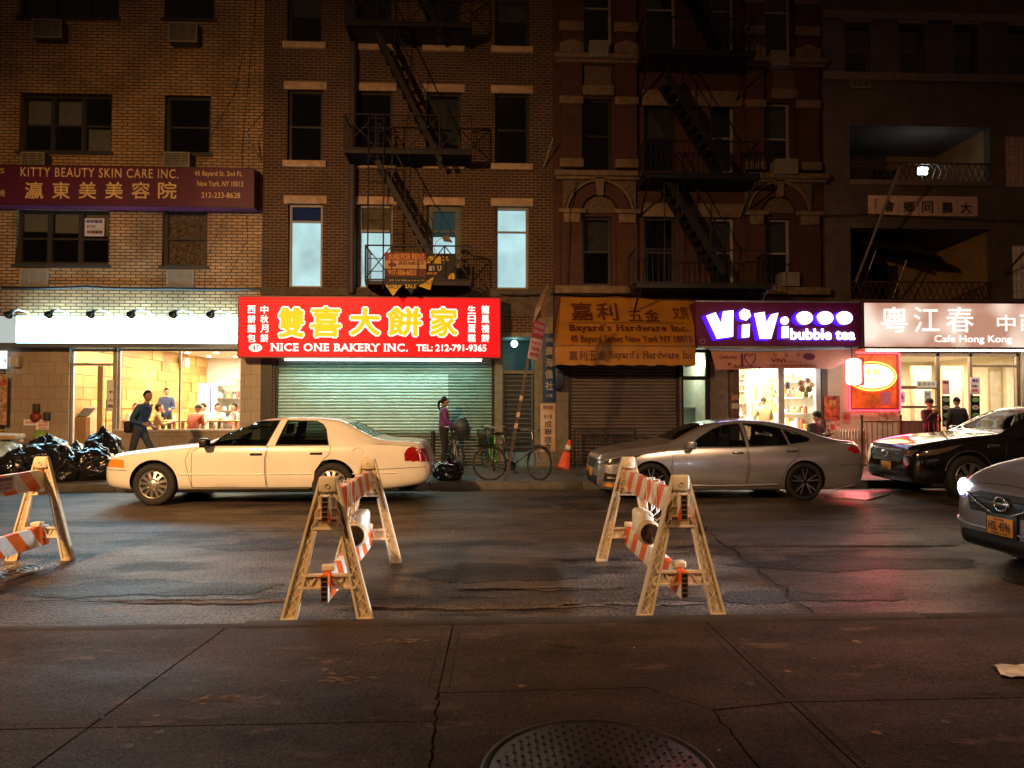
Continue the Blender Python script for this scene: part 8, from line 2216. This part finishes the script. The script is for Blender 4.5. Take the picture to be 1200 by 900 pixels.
# man walking
mxp = at(164, 500, 15.2).x
m_ = person("man in a dark blue sweater striding past the restaurant window", (mxp, 15.2, WALK), R(78), M_NAVY, M_JEAN, J=dict(pelvis=(0, .02, .93), spine=(0, -.03, 1.11), chest=(0, -.09, 1.30), neck=(0, -.13, 1.44), skull=(0, -.16, 1.51),
    shl=(.17, -.08, 1.37), ell=(.25, .10, 1.16), wrl=(.20, -.12, 1.0), shr=(-.17, -.10, 1.37), elr=(-.24, .02, 1.12), wrr=(-.17, -.22, 1.05),
    knl=(.09, -.20, .54), anl=(.09, -.14, .13), tol=(.09, -.31, .06), knr=(-.09, .10, .50), anr=(-.09, .40, .18), tor=(-.09, .30, .05)), skin=SKIN2, hair='short', look=(R(-20), 0), scale=1.06)
q = MB(); q.rbox(-.14, .14, .14, .30, .92, 1.18, .06, seg=3); o = q.build("shoulder_bag", MATS["black_cloth"]); o.location = m_.location; o.rotation_euler = m_.rotation_euler; tag(o, "black bag at the hip of the striding man", "bag")
# restaurant guests
FZ = .5
SIT = dict(pelvis=(0, 0, .48), spine=(0, .0, .66), chest=(0, -.03, .87), neck=(0, -.05, 1.0), skull=(0, -.07, 1.07), shl=(.165, -.03, .94), ell=(.22, -.12, .70), wrl=(.12, -.34, .76), shr=(-.165, -.03, .94), elr=(-.22, -.12, .70), wrr=(-.12, -.34, .76),
    hil=(.09, -.02, .46), knl=(.11, -.42, .47), anl=(.11, -.40, .09), tol=(.11, -.56, .035), hir=(-.09, -.02, .46), knr=(-.11, -.42, .47), anr=(-.11, -.40, .09), tor=(-.11, -.56, .035))
def stool(x, y, lab, z=FZ):
    t = thing("stool", lab, "stool", (x, y, z), 0, "stools in the restaurant"); q = MB(); q.rbox(-.17, .17, -.17, .17, .37, .41, .01); q.build("seat", M_WOOD, t)
    for sx in (-1, 1):
        for sy in (-1, 1): q = MB(); q.bar((sx * .14, sy * .14, 0), (sx * .13, sy * .13, .37), .03); q.build("leg", M_WOOD, t)
G_ = "guests in the restaurant"
person("server in a navy uniform standing behind the wooden table", (at(195, 480, 21.3).x, 21.3, FZ), R(20), M_NVY2, M_BLKC, J=dict(ell=(.21, -.08, 1.12), wrl=(.12, -.30, 1.08), elr=(-.21, -.08, 1.12), wrr=(-.10, -.30, 1.05)), hair='bun', look=(R(10), R(12)), scale=.96)
for (px, Y, rz, sh, hr, hm_, sk, lab, jj, lk) in (
  (226, 18.75, 165, M_RED, 'short', HAIR_N, SKIN, "guest in a rust red sweater bent over the table with back turned", dict(chest=(0, -.10, .85), neck=(0, -.17, .97), skull=(0, -.21, 1.03), shl=(.17, -.12, .92), shr=(-.17, -.12, .92)), (0, R(15))),
  (236, 20.5, 55, M_WSH, 'short', HAIR_N, SKIN, "bearded guest in white facing the guest in the red sweater", {}, (R(-95), 0)),
  (255, 20.6, 20, M_WSH, 'long', HAIR_N, SKIN, "long haired guest in white seated near the kitchen shelves", {}, (R(30), R(10))),
  (277, 20.4, -40, mat("pink_blouse", (.65, .35, .32), .8), 'long', HAIR_N, SKIN, "long haired guest in pink at the window's far end", {}, (0, 0)),
  (158, 20.6, 40, mat("grey_pullover", (.30, .28, .26), .8), 'short', HAIR_N, SKIN2, "grey clad guest half hidden behind the striding man", {}, (0, 0)),
  (183, 19.0, 120, mat("ochre_top", (.40, .24, .10), .8), 'long', HAIR_N, SKIN, "guest in ochre seated just behind the striding man's arm", {}, (0, 0))):
    x = at(px, 480, Y).x; J = dict(SIT); J.update(jj); person(lab, (x, Y, FZ - .06), R(rz), sh, M_JEAN, J=J, hair=hr, hmat=hm_, skin=sk, look=lk, group=None)
    stool(x, Y, "wooden stool under the " + lab.split(" seated")[0].split(" bent")[0].split(" half")[0].split(" facing")[0].split(" at")[0])
for (pa, pb, Y, lab) in ((148, 212, 19.75, "long wooden table where the server stands"), (216, 245, 19.6, "wooden table before the guest in the red sweater"), (250, 284, 19.6, "wooden table at the kitchen end of the room")):
    xa, xb = at(pa, 490, Y).x, at(pb, 490, Y).x
    t = thing("dining_table", lab, "table", ((xa + xb) / 2, Y, FZ), 0, "tables in the restaurant"); w = (xb - xa) / 2
    q = MB(); q.rbox(-w, w, -.34, .34, .70, .75, .01); q.build("tabletop", MATS["oak_panel_dark"], t)
    for sx in (-1, 1):
        for sy in (-1, 1): q = MB(); q.box(sx * (w - .06) - .035, sx * (w - .06) + .035, sy * .28 - .035, sy * .28 + .035, 0, .70); q.build("leg", MATS["oak_panel_dark"], t)
    rt = random.Random(pa)
    n_ = 5 if pa < 200 else 3
    for i in range(n_):
        x, y = t.location.x - w + .2 + (2 * w - .4) * i / max(1, n_ - 1), Y + rt.uniform(-.2, .2)
        kind = i % 3; q = MB()
        if kind == 0: q.lathe([(.03, 0), (.045, .015), (.085, .065), (.08, .065), (.04, .02), (0, .018)], n=18); nm, cat, lb, mm = "bowl", "bowl", "white bowl", MATS["plate_white"]
        elif kind == 1: q.lathe([(.032, 0), (.036, .12), (.033, .12), (.03, .01), (0, .01)], n=14); nm, cat, lb, mm = "cup", "cup", "pale cup", M_WHITE
        else: q.lathe([(.03, 0), (.03, .11), (.012, .15), (.012, .18), (0, .18)], n=12); nm, cat, lb, mm = "sauce_bottle", "bottle", "red sauce bottle", cols9[0]
        o = q.build(nm, mm); o.location = (x, y, FZ + .752); tag(o, lb + (" number " if False else " on the ") + {148: "long wooden table by the server", 216: "table of the guest in red", 250: "table at the kitchen end"}[pa], cat, nm + "s on the restaurant tables " + str(pa))
q = MB(); x = at(238, 468, 26.4).x; q.rbox(x - .5, x + .5, 26.3, 27.0, FZ, FZ + 1.95, .03); o = q.build("fridge", M_WHITE); tag(o, "tall white fridge at the back of the restaurant", "fridge")
q = MB(); q.box(x + .30, x + .33, 26.27, 26.298, FZ + .1, FZ + 1.85); q.build("handle", mat("blue_strip", (.03, .06, .4), .5), o)
t = thing("kitchen_shelf", "steel kitchen shelf crowded with pots at the back of the restaurant", "shelf", (at(268, 470, 26.6).x, 26.6, FZ))
q = MB()
for k in range(4): q.box(-.8, .9, -.25, .25, .5 + k * .45, .53 + k * .45)
q.build("shelf_board", M_METAL, t)
q = MB()
for sx in (-.78, .88):
    for sy in (-.23, .23): q.bar((sx, sy, 0), (sx, sy, 2.0), .03)
q.build("upright", M_METAL, t)
q = MB(); rk = random.Random(6)
for k in range(4):
    xx = -.7
    while xx < .8: w = rk.uniform(.1, .26); q.lathe([(w / 2, 0), (w / 2, rk.uniform(.08, .3)), (0, .1)], (xx + w / 2, 0, .532 + k * .45), n=10, mi=rk.randrange(4)); xx += w + .05
o = q.build("pots", [M_METAL, cols9[0], cols9[3], cols9[2]], t); o["kind"] = "stuff"
x0, x1, z0, z1 = rect(93, 470, 112, 520, 18.6)
t = thing("litter_bin", "wooden litter bin with a slanted dark flap inside the restaurant door", "bin", ((x0 + x1) / 2, 18.6, WALK + .34)); w = (x1 - x0) / 2
q = MB(); q.prism([(-.25, 0), (.25, 0), (.25, 1.15), (-.25, .86)], -w, w, 'YZ'); q.build("bin_body", mat("bin_wood", (.50, .34, .20), .5, var=.15), t)
q = MB(); q.add([(-w + .05, -.245, .885), (w - .05, -.245, .885), (w - .05, .1, 1.085), (-w + .05, .1, 1.085)], [(0, 1, 2, 3)]); q.v = [(a, b_ - .004, c_ + .006) for a, b_, c_ in q.v]; q.build("flap", M_BLACK, t)
c_ = at(234, 429, 25.5); q = MB(); q.rbox(RX0 + .07, RX0 + .30, 24.6, 24.9, 2.95, 3.28, .03); o = q.build("loudspeaker", M_WHITE); tag(o, "small white loudspeaker high on the wood panelled wall", "loudspeaker")
# tea shop customers, men outside, cafe guests
person("customer in a khaki shirt with back turned at the tea shop counter", (at(895, 480, 19.2).x, 19.2, WALK), R(178), M_BEI, M_JEAN, J=dict(ell=(.24, -.05, 1.14), wrl=(.14, -.22, 1.06), elr=(-.24, -.05, 1.14), wrr=(-.14, -.22, 1.06)), hair='short', hmat=HAIR_N, scale=1.0, bulk=1.15, sleeves=False)
person("customer in ochre standing behind the tea shop's lettered card", (at(928, 480, 19.8).x, 19.8, WALK), R(-120), mat("ochre_shirt", (.45, .30, .12), .8), M_JEAN, hair='short', hmat=HAIR_N)
xs_ = at(954, 510, 17.05).x
t = thing("crate_seat", "dark crate the man in black sits on outside the tea shop", "crate", (xs_, 17.1, WALK)); q = MB(); q.rbox(-.2, .2, -.2, .2, 0, .36, .02); q.build("crate_body", mat("dark_crate", (.05, .05, .06), .6), t)
pm = person("man in black with a dark cap sitting outside and looking down", (xs_, 17.05, WALK), R(28), M_DK, M_BLKC, J=SIT, hair='short', look=(R(5), R(24)), cap=M_BLKC, scale=1.06, bulk=1.12)
q = MB(); q.rbox(-.035, .035, -.40, -.386, .80, .93, .006); o = q.build("phone", M_BLACK); o.location = pm.location; o.rotation_euler = pm.rotation_euler; tag(o, "small black phone in the hands of the seated man", "phone")
person("man in a dark coat and cap raising his hands to his mouth behind the railing", (at(1089, 500, 17.0).x, 17.0, WALK), R(12), mat("plum_coat", (.06, .02, .035), .8, var=.15), M_BLKC, J=dict(ell=(.24, -.10, 1.14), wrl=(.07, -.20, 1.36), elr=(-.24, -.10, 1.14), wrr=(-.06, -.20, 1.38)), skin=SKIN, hair='short', look=(R(-25), R(8)), cap=M_BLKC, scale=.96, bulk=1.1)
person("dark haired man in black seen from behind at the cafe door", (at(1122, 500, 17.3).x, 17.3, WALK), R(172), M_DK, M_BLKC, hair='short', scale=.985, bulk=1.12)
